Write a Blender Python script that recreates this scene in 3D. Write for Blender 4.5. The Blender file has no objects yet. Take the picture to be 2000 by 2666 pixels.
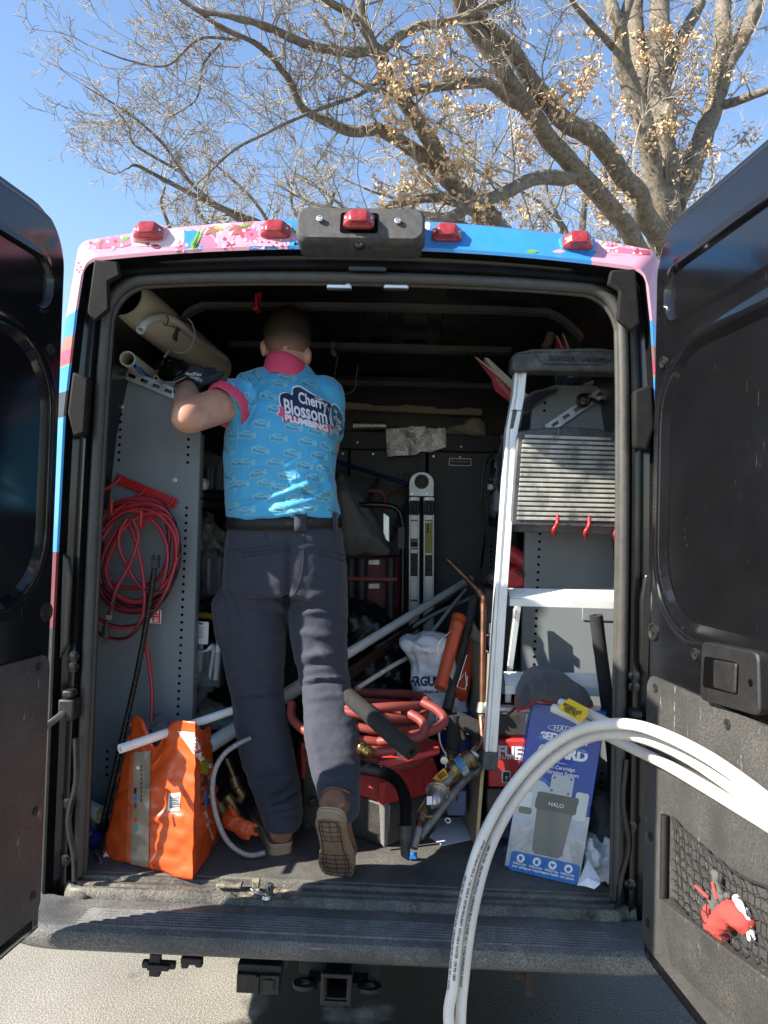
import bpy, bmesh, math, random
import numpy as np
from mathutils import Vector as V, Matrix, Quaternion, noise
from mathutils.bvhtree import BVHTree
random.seed(11); np.random.seed(11)
scene = bpy.context.scene
COL = scene.collection
R = math.radians
PI = math.pi

# ------------------------------------------------------------------ camera
FPX, CX, CY = 1900.0, 1000.0, 1333.0          # focal length and centre in photograph pixels (2000 x 2666)
CAM = V((.16, 0, 1.59))
_y, _p, _r = R(1.8), R(1.417), R(1.64)
CF = V((-math.sin(_y) * math.cos(_p), math.cos(_y) * math.cos(_p), math.sin(_p)))
_rt = V((math.cos(_y), math.sin(_y), 0)); _up = _rt.cross(CF)
CR = _rt * math.cos(_r) + _up * math.sin(_r)
CU = _up * math.cos(_r) - _rt * math.sin(_r)
cam_d = bpy.data.cameras.new('camera'); cam = bpy.data.objects.new('camera', cam_d); COL.objects.link(cam)
cam.matrix_world = Matrix(((CR.x, CU.x, -CF.x, CAM.x), (CR.y, CU.y, -CF.y, CAM.y), (CR.z, CU.z, -CF.z, CAM.z), (0, 0, 0, 1)))
cam_d.sensor_fit = 'HORIZONTAL'; cam_d.sensor_width = 36; cam_d.lens = FPX / 2000 * 36
cam_d.clip_start = .05; cam_d.clip_end = 2000
scene.camera = cam

# ------------------------------------------------------------------ sky, sun, exposure
SUN = V((.927, .375, -.675)).normalized()           # the way the light travels
world = bpy.data.worlds.new('World'); scene.world = world; world.use_nodes = True
wn = world.node_tree.nodes; wl = world.node_tree.links; wn.clear()
sky = wn.new('ShaderNodeTexSky'); sky.sky_type = 'NISHITA'; sky.sun_disc = False
sky.sun_elevation = math.asin(-SUN.z); sky.sun_rotation = math.atan2(-SUN.x, -SUN.y)
sky.altitude = 50; sky.air_density = 1.0; sky.dust_density = .25; sky.ozone_density = 2.2
bg = wn.new('ShaderNodeBackground'); bg.inputs['Strength'].default_value = .108
wo = wn.new('ShaderNodeOutputWorld')
wl.new(sky.outputs[0], bg.inputs['Color']); wl.new(bg.outputs[0], wo.inputs['Surface'])
sd = bpy.data.lights.new('sun', 'SUN'); sd.energy = 5.0; sd.angle = R(.53); sd.color = (1, .93, .82)
sun = bpy.data.objects.new('sun', sd); COL.objects.link(sun); sun.location = (-8, -3, 9)
sun.rotation_mode = 'QUATERNION'; sun.rotation_quaternion = SUN.to_track_quat('-Z', 'Y')
vs = scene.view_settings; vs.view_transform = 'Standard'; vs.look = 'None'; vs.gamma = 1; vs.use_curve_mapping = False
vs.exposure = 1.5
scene.cycles.max_bounces = 8; scene.cycles.diffuse_bounces = 4; scene.cycles.transparent_max_bounces = 12
scene.cycles.use_denoising = True

# ------------------------------------------------------------------ helpers: pixels to points
def ray(px, py):
    return CF + CR * ((px - CX) / FPX) + CU * ((CY - py) / FPX)
def P(px, py, Y):                               # on the plane at distance Y
    d = ray(px, py); return CAM + d * ((Y - CAM.y) / d.y)
def PZ(px, py, z):
    d = ray(px, py); return CAM + d * ((z - CAM.z) / d.z)
def PP(px, py, o, n):                           # on a plane through o with normal n
    d = ray(px, py); return CAM + d * ((o - CAM).dot(n) / d.dot(n))
def proj(p):
    q = p - CAM; w = q.dot(CF); return (CX + FPX * q.dot(CR) / w, CY - FPX * q.dot(CU) / w)
def PL(pts, Y): return [P(a, b, Y) for a, b in pts]
def P3(pts): return [P(*a) for a in pts]

def spline(pts, n=8, closed=False):
    pts = [V(p) for p in pts]; m = len(pts); out = []
    for i in range(m if closed else m - 1):
        a, b, c, d = (pts[(i - 1) % m] if closed or i else pts[0] * 2 - pts[1]), pts[i % m], pts[(i + 1) % m], (pts[(i + 2) % m] if closed or i + 2 < m else pts[-1] * 2 - pts[-2])
        for k in range(n):
            t = k / n
            out.append(.5 * ((2 * b) + (c - a) * t + (2 * a - 5 * b + 4 * c - d) * t * t + (3 * b - a - 3 * c + d) * t ** 3))
    if not closed: out.append(pts[-1])
    return out

def lerp(a, b, t): return a + (b - a) * t
def sm(a, b, x):
    t = min(1, max(0, (x - a) / (b - a))); return t * t * (3 - 2 * t)

# ------------------------------------------------------------------ helpers: meshes
def wloc(o):
    l = V((0, 0, 0))
    while o is not None: l += o.location; o = o.parent
    return l

class MB:
    def __init__(s): s.v = []; s.f = []; s.m = []; s.cm = 0
    def add(s, vs, fs):
        o = len(s.v); s.v += [V(a) for a in vs]; s.f += [tuple(i + o for i in q) for q in fs]; s.m += [s.cm] * len(fs); return s
    def hexa(s, b, t):                          # b, t: four corners each
        return s.add(list(b) + list(t), [(3, 2, 1, 0), (4, 5, 6, 7), (0, 1, 5, 4), (1, 2, 6, 5), (2, 3, 7, 6), (3, 0, 4, 7)])
    def box(s, c, d, M=None):
        x, y, z = d[0] / 2, d[1] / 2, d[2] / 2
        q = [V(a) for a in ((-x, -y, -z), (x, -y, -z), (x, y, -z), (-x, y, -z), (-x, -y, z), (x, -y, z), (x, y, z), (-x, y, z))]
        if M: q = [M @ a for a in q]
        q = [a + V(c) for a in q]; return s.hexa(q[:4], q[4:])
    def prism(s, poly, d):
        poly = [V(p) for p in poly]; d = V(d); n = len(poly)
        nr = V((0, 0, 0))
        for i in range(n): nr += poly[i].cross(poly[(i + 1) % n])
        if nr.dot(d) > 0: poly = poly[::-1]
        return s.add(poly + [p + d for p in poly], [tuple(range(n)), tuple(range(2 * n - 1, n - 1, -1))] + [(i, n + i, n + (i + 1) % n, (i + 1) % n) for i in range(n)])
    def loft(s, rings, cap=True, closed=False):
        n = len(rings[0]); m = len(rings)
        fs = [(a * n + i, a * n + (i + 1) % n, ((a + 1) % m) * n + (i + 1) % n, ((a + 1) % m) * n + i) for a in range(m if closed else m - 1) for i in range(n)]
        if cap and not closed: fs += [tuple(range(n - 1, -1, -1)), tuple(range((m - 1) * n, m * n))]
        return s.add([p for r in rings for p in r], fs)
    def frames(s, pts, closed=False):
        m = len(pts); T = []
        for i in range(m):
            a = pts[(i - 1) % m] if closed or i else pts[0]; b = pts[(i + 1) % m] if closed or i < m - 1 else pts[-1]
            t = b - a; T.append(t.normalized() if t.length > 1e-9 else V((0, 0, 1)))
        u = T[0].orthogonal().normalized(); out = []
        for i in range(m):
            u = u - T[i] * u.dot(T[i])
            if u.length < 1e-6: u = T[i].orthogonal()
            u = u.normalized(); out.append((T[i], u, T[i].cross(u)))
        return out
    def tube(s, pts, r, n=10, cap=True, closed=False, ell=None):
        pts = [V(p) for p in pts]; F = s.frames(pts, closed); rings = []
        for i, p in enumerate(pts):
            rr = r[i] if hasattr(r, '__len__') else r; _, u, w = F[i]
            rings.append([p + (u * math.cos(2 * PI * k / n) + w * math.sin(2 * PI * k / n)) * rr for k in range(n)])
        return s.loft(rings, cap, closed)
    def pipe(s, pts, ro, ri, n=16):             # hollow pipe
        pts = [V(p) for p in pts]; F = s.frames(pts); o = []; q = []
        for p, (_, u, w) in zip(pts, F):
            d = [u * math.cos(2 * PI * k / n) + w * math.sin(2 * PI * k / n) for k in range(n)]
            o.append([p + a * ro for a in d]); q.append([p + a * ri for a in d])
        return s.loft(o + q[::-1], closed=True)
    def lathe(s, p0, ax, prof, n=16, cap=True):
        ax = V(ax).normalized(); p0 = V(p0); u = ax.orthogonal().normalized(); w = ax.cross(u)
        return s.loft([[p0 + ax * t + (u * math.cos(2 * PI * k / n) + w * math.sin(2 * PI * k / n)) * max(r, 1e-5) for k in range(n)] for t, r in prof], cap)
    def ell(s, c, rad, n=16, M=None):
        c = V(c); rings = []
        for a in range(1, n):
            th = PI * a / n; q = [V((rad[0] * math.sin(th) * math.cos(2 * PI * k / (2 * n)), rad[1] * math.sin(th) * math.sin(2 * PI * k / (2 * n)), -rad[2] * math.cos(th))) for k in range(2 * n)]
            rings.append([c + (M @ x if M else x) for x in q])
        return s.loft(rings)
    def capsule(s, pts, r, n=14):               # round-ended limb for remeshing
        pts = [V(p) for p in pts]; rr = list(r) if hasattr(r, '__len__') else [r] * len(pts)
        P0 = []; R0 = []
        d = (pts[0] - pts[1]).normalized()
        for a in (80, 60, 40, 20): P0.append(pts[0] + d * rr[0] * math.sin(R(a))); R0.append(rr[0] * math.cos(R(a)))
        P0 += pts; R0 += rr; d = (pts[-1] - pts[-2]).normalized()
        for a in (20, 40, 60, 80): P0.append(pts[-1] + d * rr[-1] * math.sin(R(a))); R0.append(rr[-1] * math.cos(R(a)))
        return s.tube(P0, R0, n)
    def grid(s, fn, nu, nv):
        vs = [fn(i / nu, j / nv) for j in range(nv + 1) for i in range(nu + 1)]
        return s.add(vs, [(j * (nu + 1) + i, j * (nu + 1) + i + 1, (j + 1) * (nu + 1) + i + 1, (j + 1) * (nu + 1) + i) for j in range(nv) for i in range(nu)])
    def disc(s, c, nrm, r, n=12):
        nrm = V(nrm).normalized(); u = nrm.orthogonal().normalized(); w = nrm.cross(u)
        return s.add([V(c) + (u * math.cos(2 * PI * k / n) + w * math.sin(2 * PI * k / n)) * r for k in range(n)], [tuple(range(n))])
    def mesh(s, name, mats, off=V((0, 0, 0)), smooth=True, ang=38):
        me = bpy.data.meshes.new(name); me.from_pydata([tuple(p - off) for p in s.v], [], s.f)
        mats = mats if isinstance(mats, (list, tuple)) else [mats]
        for a in mats: me.materials.append(a)
        if len(mats) > 1: me.polygons.foreach_set('material_index', s.m)
        if smooth:
            me.polygons.foreach_set('use_smooth', [True] * len(me.polygons)); me.set_sharp_from_angle(angle=R(ang))
        me.update(); return me
    def part(s, name, mats, parent, smooth=True, bev=0, label=None, kind=None, ang=38, solid=0, sub=0):
        off = wloc(parent); o = bpy.data.objects.new(name, s.mesh(name, mats, off, smooth, ang)); COL.objects.link(o); o.parent = parent
        return fin(o, bev, label, kind, solid, sub)
    def obj(s, name, mats, label=None, cat=None, group=None, kind=None, smooth=True, bev=0, ang=38, solid=0, sub=0):
        lo = [min(p[i] for p in s.v) for i in range(3)]; hi = [max(p[i] for p in s.v) for i in range(3)]
        off = V(((lo[0] + hi[0]) / 2, (lo[1] + hi[1]) / 2, lo[2]))
        o = bpy.data.objects.new(name, s.mesh(name, mats, off, smooth, ang)); COL.objects.link(o); o.location = off
        fin(o, bev, label, kind, solid, sub)
        if cat: o['category'] = cat
        if group: o['group'] = group
        return o
def fin(o, bev=0, label=None, kind=None, solid=0, sub=0):
    if solid:
        m = o.modifiers.new('solid', 'SOLIDIFY'); m.thickness = solid; m.offset = 0
    if sub:
        m = o.modifiers.new('sub', 'SUBSURF'); m.levels = m.render_levels = sub
    if bev:
        m = o.modifiers.new('bevel', 'BEVEL'); m.width = bev; m.segments = 2; m.limit_method = 'ANGLE'; m.angle_limit = R(40)
    if label: o['label'] = label
    if kind: o['kind'] = kind
    return o
def thing(name, label, cat, loc, group=None):
    o = bpy.data.objects.new(name, None); COL.objects.link(o); o.location = loc; o.empty_display_size = .1
    o['label'] = label; o['category'] = cat
    if group: o['group'] = group
    return o
def copy_part(o, parent, loc=None):
    c = o.copy(); COL.objects.link(c); c.parent = parent
    if loc is not None: c.location = loc
    return c
def remesh(mb, voxel, it=6, fac=.5):
    me = mb.mesh('tmp', [], smooth=False); o = bpy.data.objects.new('tmp', me); COL.objects.link(o)
    m = o.modifiers.new('r', 'REMESH'); m.mode = 'VOXEL'; m.voxel_size = voxel
    if it:
        m = o.modifiers.new('s', 'SMOOTH'); m.iterations = it; m.factor = fac
    dg = bpy.context.evaluated_depsgraph_get()
    out = bpy.data.meshes.new_from_object(o.evaluated_get(dg)); bpy.data.objects.remove(o); bpy.data.meshes.remove(me)
    r = MB(); r.v = [v.co.copy() for v in out.vertices]; r.f = [tuple(p.vertices) for p in out.polygons]; r.m = [0] * len(r.f)
    bpy.data.meshes.remove(out); return r
def vnormals(mb):
    vs_ = np.array([tuple(p) for p in mb.v]); N = np.zeros_like(vs_)
    for f in mb.f:
        a = vs_[f[2]] - vs_[f[0]]; b = vs_[f[-1]] - vs_[f[1]]; n = np.cross(a, b)
        for i in f: N[i] += n
    N /= np.linalg.norm(N, axis=1)[:, None] + 1e-12
    return vs_, N
def crease(mb, lines, side=-.15):
    """press folds into a cloth: lines = (pixel polyline, amplitude m, width px); only where the cloth faces the open doors"""
    vs_, N = vnormals(mb)
    q = vs_ - np.array(CAM); w = q @ np.array(CF)
    pxy = np.stack([CX + FPX * (q @ np.array(CR)) / w, CY - FPX * (q @ np.array(CU)) / w], 1)
    D = np.zeros(len(vs_)); face = np.clip((-N[:, 1] + .25) / .5, 0, 1)
    for poly, amp, wd in lines:
        best = np.full(len(vs_), 1e9); tt = np.zeros(len(vs_)); L = len(poly) - 1
        for i in range(L):
            a = np.array(poly[i], float); b = np.array(poly[i + 1], float); ab = b - a
            t = np.clip(((pxy - a) @ ab) / (ab @ ab), 0, 1); d = np.linalg.norm(pxy - (a + t[:, None] * ab), axis=1)
            k = d < best; best[k] = d[k]; tt[k] = (i + t[k]) / L
        taper = np.sin(np.clip(tt, .03, .97) * PI) ** .6
        D += amp * taper * np.exp(-(best / wd) ** 2)
    D *= face
    for i, p in enumerate(mb.v): mb.v[i] = p + V(N[i]) * float(D[i])
    return mb
def rough_up(mb, amp, sc, seed=0):
    _, N = vnormals(mb)
    for i, p in enumerate(mb.v): mb.v[i] = p + V(N[i]) * amp * noise.fractal(p * sc + V((seed, seed * 2, 0)), 1, 2, 3)
    return mb
def rough_xyz(mb, amp, sx, sy, sz, seed=0):
    _, N = vnormals(mb)
    for i, p in enumerate(mb.v):
        q = V((p.x * sx, p.y * sy, p.z * sz)) + V((seed, seed, 0)); k = 1 - abs(noise.noise(q)) * 2.2; mb.v[i] = p + V(N[i]) * amp * (k * .7 + .3 * noise.noise(q * 2.3))
def bvh(mb): return BVHTree.FromPolygons([tuple(p) for p in mb.v], mb.f)

# ------------------------------------------------------------------ helpers: lettering and flat print
_tx = {}
def text2d(s, bold=0, space=1.0):
    k = (s, bold, space)
    if k not in _tx:
        c = bpy.data.curves.new('t', 'FONT'); c.body = s; c.align_x = 'CENTER'; c.align_y = 'CENTER'; c.resolution_u = 3; c.offset = bold; c.space_character = space
        o = bpy.data.objects.new('t', c); me = o.to_mesh()
        _tx[k] = ([(v.co.x, v.co.y) for v in me.vertices], [tuple(p.vertices) for p in me.polygons])
        o.to_mesh_clear(); bpy.data.objects.remove(o); bpy.data.curves.remove(c)
    return _tx[k]
def text_w(s, bold=0, space=1.0):
    v, _ = text2d(s, bold, space); return max(a for a, b in v) - min(a for a, b in v)
def put_text(mb, s, o, u, v, size=None, width=None, bold=0, lift=.0012, shear=0, space=1.0):
    vs_, fs = text2d(s, bold, space)
    if not vs_: return
    if size is None: size = width / text_w(s, bold, space)
    u = V(u).normalized(); v = V(v).normalized(); n = u.cross(v).normalized()
    mb.add([V(o) + u * ((a + shear * b) * size) + v * (b * size) + n * lift for a, b in vs_], fs)
def put_poly(mb, poly2, o, u, v, lift=.001):
    u = V(u).normalized(); v = V(v).normalized(); n = u.cross(v).normalized()
    ar = sum(poly2[i][0] * poly2[(i + 1) % len(poly2)][1] - poly2[(i + 1) % len(poly2)][0] * poly2[i][1] for i in range(len(poly2)))
    if ar < 0: poly2 = poly2[::-1]
    mb.add([V(o) + u * a + v * b + n * lift for a, b in poly2], [tuple(range(len(poly2)))])
def rrect(x0, y0, x1, y1, r, n=5):
    out = []
    for cx, cy, a0 in ((x1 - r, y1 - r, 0), (x0 + r, y1 - r, 90), (x0 + r, y0 + r, 180), (x1 - r, y0 + r, 270)):
        out += [(cx + r * math.cos(R(a0 + 90 * k / n)), cy + r * math.sin(R(a0 + 90 * k / n))) for k in range(n + 1)]
    return out
def ellipse(cx, cy, a, b, rot=0, n=20):
    c, s_ = math.cos(rot), math.sin(rot)
    return [(cx + a * math.cos(2 * PI * k / n) * c - b * math.sin(2 * PI * k / n) * s_, cy + a * math.cos(2 * PI * k / n) * s_ + b * math.sin(2 * PI * k / n) * c) for k in range(n)]
def text_along(mb, s, pts, size, nrm, bold=0, off=0, r=0):
    """lettering that follows a pipe: pts a dense path, nrm the direction the print faces, r the pipe's radius"""
    L = [0]
    for i in range(1, len(pts)): L.append(L[-1] + (pts[i] - pts[i - 1]).length)
    vs_, fs = text2d(s, bold); x0 = min(a for a, b in vs_); out = []; nrm = V(nrm).normalized()
    for a, b in vs_:
        d = off + (a - x0) * size; i = max(1, min(len(L) - 1, int(np.searchsorted(L, d))))
        t = (d - L[i - 1]) / max(1e-9, L[i] - L[i - 1]); p = pts[i - 1].lerp(pts[i], t); T = (pts[i] - pts[i - 1]).normalized()
        n = (nrm - T * nrm.dot(T)).normalized(); w = n.cross(T); an = b * size / max(r, 1e-4)
        out.append(p + (n * math.cos(an) + w * math.sin(an)) * (r + .0006))
    mb.add(out, fs)

def wrap_px(px, py, surf, lift=.002):
    d = ray(px, py).normalized(); h = surf.ray_cast(CAM, d, 8)[0]; return None if h is None else h - d * lift
def wrap_poly(mbp, pts, surf, lift=.002, rings=5):
    c = V((sum(p[0] for p in pts) / len(pts), sum(p[1] for p in pts) / len(pts), 0)); n = len(pts); vs_ = [wrap_px(c.x, c.y, surf, lift)]
    for k in range(1, rings + 1): vs_ += [wrap_px(lerp(c.x, a, k / rings), lerp(c.y, b, k / rings), surf, lift) for a, b in pts]
    fs = [(0, 1 + i, 1 + (i + 1) % n) for i in range(n)] + [(1 + k * n + i, 1 + (k + 1) * n + i, 1 + (k + 1) * n + (i + 1) % n, 1 + k * n + (i + 1) % n) for k in range(rings - 1) for i in range(n)]
    fs = [f for f in fs if all(vs_[i] is not None for i in f)]; mbp.add([v or V((0, 2.5, 1)) for v in vs_], fs)

# ------------------------------------------------------------------ materials
def M(name, col, rough=.5, metal=0, var=.12, vs=7, bump=0, bs=140, dust=0, dcol=(.42, .39, .33), ds=9, dlo=.5, scr=0, scol=(.45, .44, .4), sdir=(60, 60, 2.5),
      col2=None, c2s=5, c2lo=.5, c2w=.08, coat=0, sheen=0, spec=.5, trans=0, ior=1.45, sss=0, alpha=1, emit=None):
    m = bpy.data.materials.new(name); m.use_nodes = True; N = m.node_tree.nodes; L = m.node_tree.links
    b = N['Principled BSDF']; tc = N.new('ShaderNodeTexCoord'); O = tc.outputs['Object']
    def noi(sc, det=5, rg=.55, vec=None):
        n = N.new('ShaderNodeTexNoise'); n.inputs['Scale'].default_value = sc; n.inputs['Detail'].default_value = det; n.inputs['Roughness'].default_value = rg
        L.new(vec or O, n.inputs['Vector']); return n.outputs[0]
    def mapr(s, a, b_, c, d):
        n = N.new('ShaderNodeMapRange'); n.inputs[1].default_value = a; n.inputs[2].default_value = b_; n.inputs[3].default_value = c; n.inputs[4].default_value = d
        L.new(s, n.inputs[0]); return n.outputs[0]
    def mix(f, a, c):
        n = N.new('ShaderNodeMix'); n.data_type = 'RGBA'
        if isinstance(f, (int, float)): n.inputs[0].default_value = f
        else: L.new(f, n.inputs[0])
        for i, x in ((6, a), (7, c)):
            if isinstance(x, tuple): n.inputs[i].default_value = (*x, 1)
            else: L.new(x, n.inputs[i])
        return n.outputs[2]
    def math_(op, a, c):
        n = N.new('ShaderNodeMath'); n.operation = op
        for i, x in ((0, a), (1, c)):
            if isinstance(x, (int, float)): n.inputs[i].default_value = x
            else: L.new(x, n.inputs[i])
        return n.outputs[0]
    c = col
    if col2: c = mix(mapr(noi(c2s, 6), c2lo - c2w, c2lo + c2w, 0, 1), c, col2)
    sc = N.new('ShaderNodeVectorMath'); sc.operation = 'SCALE'
    if isinstance(c, tuple): sc.inputs[0].default_value = c
    else: L.new(c, sc.inputs[0])
    L.new(mapr(noi(vs), .25, .75, 1 - var, 1 + var), sc.inputs[3]); c = sc.outputs[0]; r = None
    if scr:
        mp = N.new('ShaderNodeMapping'); mp.inputs['Scale'].default_value = sdir; mp.inputs['Rotation'].default_value = (.2, .3, .1); L.new(O, mp.inputs[0])
        k = math_('MULTIPLY', mapr(noi(3, 3, .6, mp.outputs[0]), .66, .7, 0, 1), mapr(noi(4), .45, .6, 0, scr)); c = mix(k, c, scol)
    if dust:
        k = math_('MULTIPLY', mapr(noi(ds, 6, .6), dlo - .16, dlo + .2, .12, 1), mapr(noi(max(ds * 25, 260), 4, .75), .42, .66, .06, 1)); k = math_('MULTIPLY', k, dust)
        c = mix(k, c, dcol); r = mapr(k, 0, 1, rough, min(1, rough + .45))
    L.new(c, b.inputs['Base Color'])
    if r is None: r = mapr(noi(vs * 3), .3, .7, max(.02, rough - .07), min(1, rough + .07))
    L.new(r, b.inputs['Roughness']); b.inputs['Metallic'].default_value = metal; b.inputs['Specular IOR Level'].default_value = spec
    b.inputs['Coat Weight'].default_value = coat; b.inputs['Coat Roughness'].default_value = .08
    b.inputs['Sheen Weight'].default_value = sheen; b.inputs['Transmission Weight'].default_value = trans; b.inputs['IOR'].default_value = ior
    if sss: b.inputs['Subsurface Weight'].default_value = sss; b.inputs['Subsurface Radius'].default_value = (.01, .004, .002); b.inputs['Subsurface Scale'].default_value = 1
    if alpha < 1: b.inputs['Alpha'].default_value = alpha
    if bump:
        bn = N.new('ShaderNodeBump'); bn.inputs['Strength'].default_value = min(1, bump); bn.inputs['Distance'].default_value = .004
        L.new(noi(bs, 4), bn.inputs['Height']); L.new(bn.outputs[0], b.inputs['Normal'])
    return m

m_blackpaint = M('black_paint', (.005, .005, .006), .16, var=.2, dust=.012, ds=5, dlo=.56, scr=.06, sdir=(40, 40, 7), coat=.3, spec=.4)
m_interior = M('interior_black', (.005, .005, .006), .35, var=.3, dust=.02, ds=5)
m_jamb = M('jamb_paint', (.006, .006, .007), .24, dust=.035, ds=14, dlo=.52, scr=.06, coat=.3)
m_rubber = M('seal_rubber', (.045, .043, .039), .5, dust=.14, ds=40, dlo=.5, bump=.1)
m_plastic = M('black_plastic', (.009, .009, .010), .44, dust=.06, ds=20, bump=.35, bs=500, scr=.2)
m_barplast = M('textured_plastic', (.018, .018, .019), .58, dust=.4, dcol=(.35, .33, .3), ds=45, dlo=.45, bump=.5, bs=700)
m_trim = M('grey_trim_board', (.036, .036, .036), .46, dust=.22, ds=6, dlo=.5, scr=.5, sdir=(30, 30, 5), bump=.3, bs=500)
m_bumper = M('bumper_plastic', (.042, .043, .046), .5, dust=.75, dcol=(.42, .41, .38), ds=5, dlo=.5, bump=.3, bs=500, scr=.4, sdir=(3, 60, 40))
m_ribdust = M('chalky_rib', (.25, .25, .24), .7, var=.5, vs=14, col2=(.04, .04, .042), c2s=9, c2lo=.52, c2w=.2, dust=.5, dcol=(.5, .49, .46), ds=20)
m_floor = M('van_floor_mat', (.06, .06, .06), .65, dust=.62, dcol=(.33, .30, .24), ds=7, dlo=.48, bump=.3, bs=220, col2=(.015, .014, .013), c2s=14, c2lo=.62)
m_sill = M('dirty_sill', (.03, .03, .031), .45, dust=.8, dcol=(.42, .38, .29), ds=12, dlo=.5, bump=.5, bs=90)
m_grit = M('sill_grit', (.25, .22, .16), .9, var=.4, vs=40, bump=.8, bs=160, col2=(.05, .05, .045), c2s=30)
m_matte = M('matte_black_rubber', (.007, .007, .0075), .75, spec=.2, dust=.04, ds=30)
m_blue = M('blue_wrap', (.018, .19, .48), .35, dust=.12, ds=40, coat=.3)
m_pinkl = M('pale_pink_wrap', (.52, .24, .31), .4, dust=.1, ds=30, var=.14, vs=9)
m_pink = M('pink_wrap', (.46, .11, .20), .4, dust=.16, ds=40, var=.2, vs=12)
m_white_w = M('white_wrap', (.62, .50, .50), .4, dust=.1)
m_redw = M('red_wrap', (.30, .03, .06), .4, dust=.2, ds=60)
m_brown_w = M('brown_wrap', (.20, .09, .05), .4, dust=.2, ds=60)
m_greenw = M('green_wrap', (.10, .26, .04), .4, dust=.15)
m_olive = M('olive_wrap', (.25, .27, .07), .4)
m_lens = M('red_lens', (.24, .006, .010), .2, dust=.35, dcol=(.5, .33, .3), ds=30, dlo=.5, coat=.6, bump=.2, bs=300)
m_tail = M('tail_light_red', (.10, .004, .014), .2, dust=.15, coat=.6)
m_steel = M('zinc_steel', (.62, .62, .60), .35, 1, dust=.15, ds=20)
m_galv = M('galvanised_steel', (.50, .52, .53), .42, .75, var=.2, vs=30)
m_alu = M('aluminium', (.74, .74, .72), .38, .85, dust=.25, dcol=(.4, .39, .35), ds=20, scr=.3)
m_alu_lit = M('aluminium_lit_rail', (.74, .74, .72), .45, .35, dust=.2, dcol=(.4, .39, .35), ds=20, scr=.3)  # lit copy of the aluminium, less metallic so the rails read sunlit
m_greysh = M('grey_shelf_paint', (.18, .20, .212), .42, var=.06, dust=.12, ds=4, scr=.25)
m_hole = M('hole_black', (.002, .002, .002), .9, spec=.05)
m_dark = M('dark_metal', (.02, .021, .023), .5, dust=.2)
m_blacksteel = M('black_tube_steel', (.008, .008, .008), .3)
m_red = M('red_powder_coat', (.48, .012, .014), .35, dust=.1)
m_redplast = M('red_plastic', (.42, .012, .016), .4, dust=.25, ds=10, scr=.3)
m_reddark = M('old_red_plastic', (.20, .012, .014), .45, dust=.2)
m_blkplast = M('tool_black_plastic', (.02, .02, .021), .5, dust=.3, ds=12, bump=.2, bs=300)
m_pvc = M('white_pvc', (.76, .77, .74), .35, dust=.12, ds=10)
m_pvcold = M('aged_pvc', (.60, .54, .42), .4, dust=.2, ds=8)
m_pex = M('white_pex', (.64, .62, .57), .32, dust=.3, ds=10, dcol=(.4, .3, .25), sss=.05)
m_yel_in = M('yellowed_pipe_end', (.78, .66, .32), .5)
m_ink = M('black_ink', (.012, .012, .014), .6)
m_white = M('white_print', (.80, .80, .80), .5, var=.03)
m_paper = M('white_paper', (.72, .74, .80), .7, var=.05, bump=.1, bs=30)
# ================================================================== ground
m_asphalt = M('worn_asphalt', (.43, .40, .335), .9, var=.25, vs=1.6, bump=.8, bs=150, col2=(.15, .14, .12), c2s=190, c2lo=.42, c2w=.14, dust=.3, dcol=(.5, .47, .4), ds=3)
def _wet_shade(m):                                   # damp patches under the van's corner, enlarged and darkened to deepen the shade
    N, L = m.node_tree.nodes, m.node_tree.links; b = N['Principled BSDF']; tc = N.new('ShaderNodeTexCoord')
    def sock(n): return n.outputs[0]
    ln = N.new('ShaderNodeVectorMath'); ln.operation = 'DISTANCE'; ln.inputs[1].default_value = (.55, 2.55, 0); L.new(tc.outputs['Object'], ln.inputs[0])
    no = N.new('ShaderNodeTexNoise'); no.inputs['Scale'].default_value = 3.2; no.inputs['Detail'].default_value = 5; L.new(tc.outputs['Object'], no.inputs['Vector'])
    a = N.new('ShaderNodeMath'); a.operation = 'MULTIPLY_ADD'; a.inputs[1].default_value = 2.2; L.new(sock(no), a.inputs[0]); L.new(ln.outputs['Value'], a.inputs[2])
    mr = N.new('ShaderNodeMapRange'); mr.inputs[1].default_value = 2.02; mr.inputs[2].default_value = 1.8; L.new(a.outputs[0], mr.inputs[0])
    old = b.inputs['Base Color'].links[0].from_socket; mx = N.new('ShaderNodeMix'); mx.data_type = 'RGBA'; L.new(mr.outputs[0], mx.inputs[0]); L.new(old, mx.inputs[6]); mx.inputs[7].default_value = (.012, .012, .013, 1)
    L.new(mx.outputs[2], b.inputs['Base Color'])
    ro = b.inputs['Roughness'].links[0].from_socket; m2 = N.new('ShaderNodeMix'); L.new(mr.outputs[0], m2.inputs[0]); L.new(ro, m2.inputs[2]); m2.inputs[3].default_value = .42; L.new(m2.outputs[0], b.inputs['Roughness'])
_wet_shade(m_asphalt)
g = MB()
def _gz(x, y): return .006 * noise.noise(V((x * .9, y * .9, 0))) - .004
n_ = 60
g.grid(lambda u, v: V((lerp(-6, 6, u), lerp(-5, 9, v), 0)), 8, 8)
for x0, x1, y0, y1 in ((-900, -6, -900, 900), (6, 900, -900, 900), (-6, 6, -900, -5), (-6, 6, 9, 900)):
    g.add([V((x0, y0, 0)), V((x1, y0, 0)), V((x1, y1, 0)), V((x0, y1, 0))], [(0, 1, 2, 3)])
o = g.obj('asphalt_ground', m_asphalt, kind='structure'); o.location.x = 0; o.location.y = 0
o['label'] = 'worn grey asphalt driveway with a damp patch and painted shade under the van'

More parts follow.
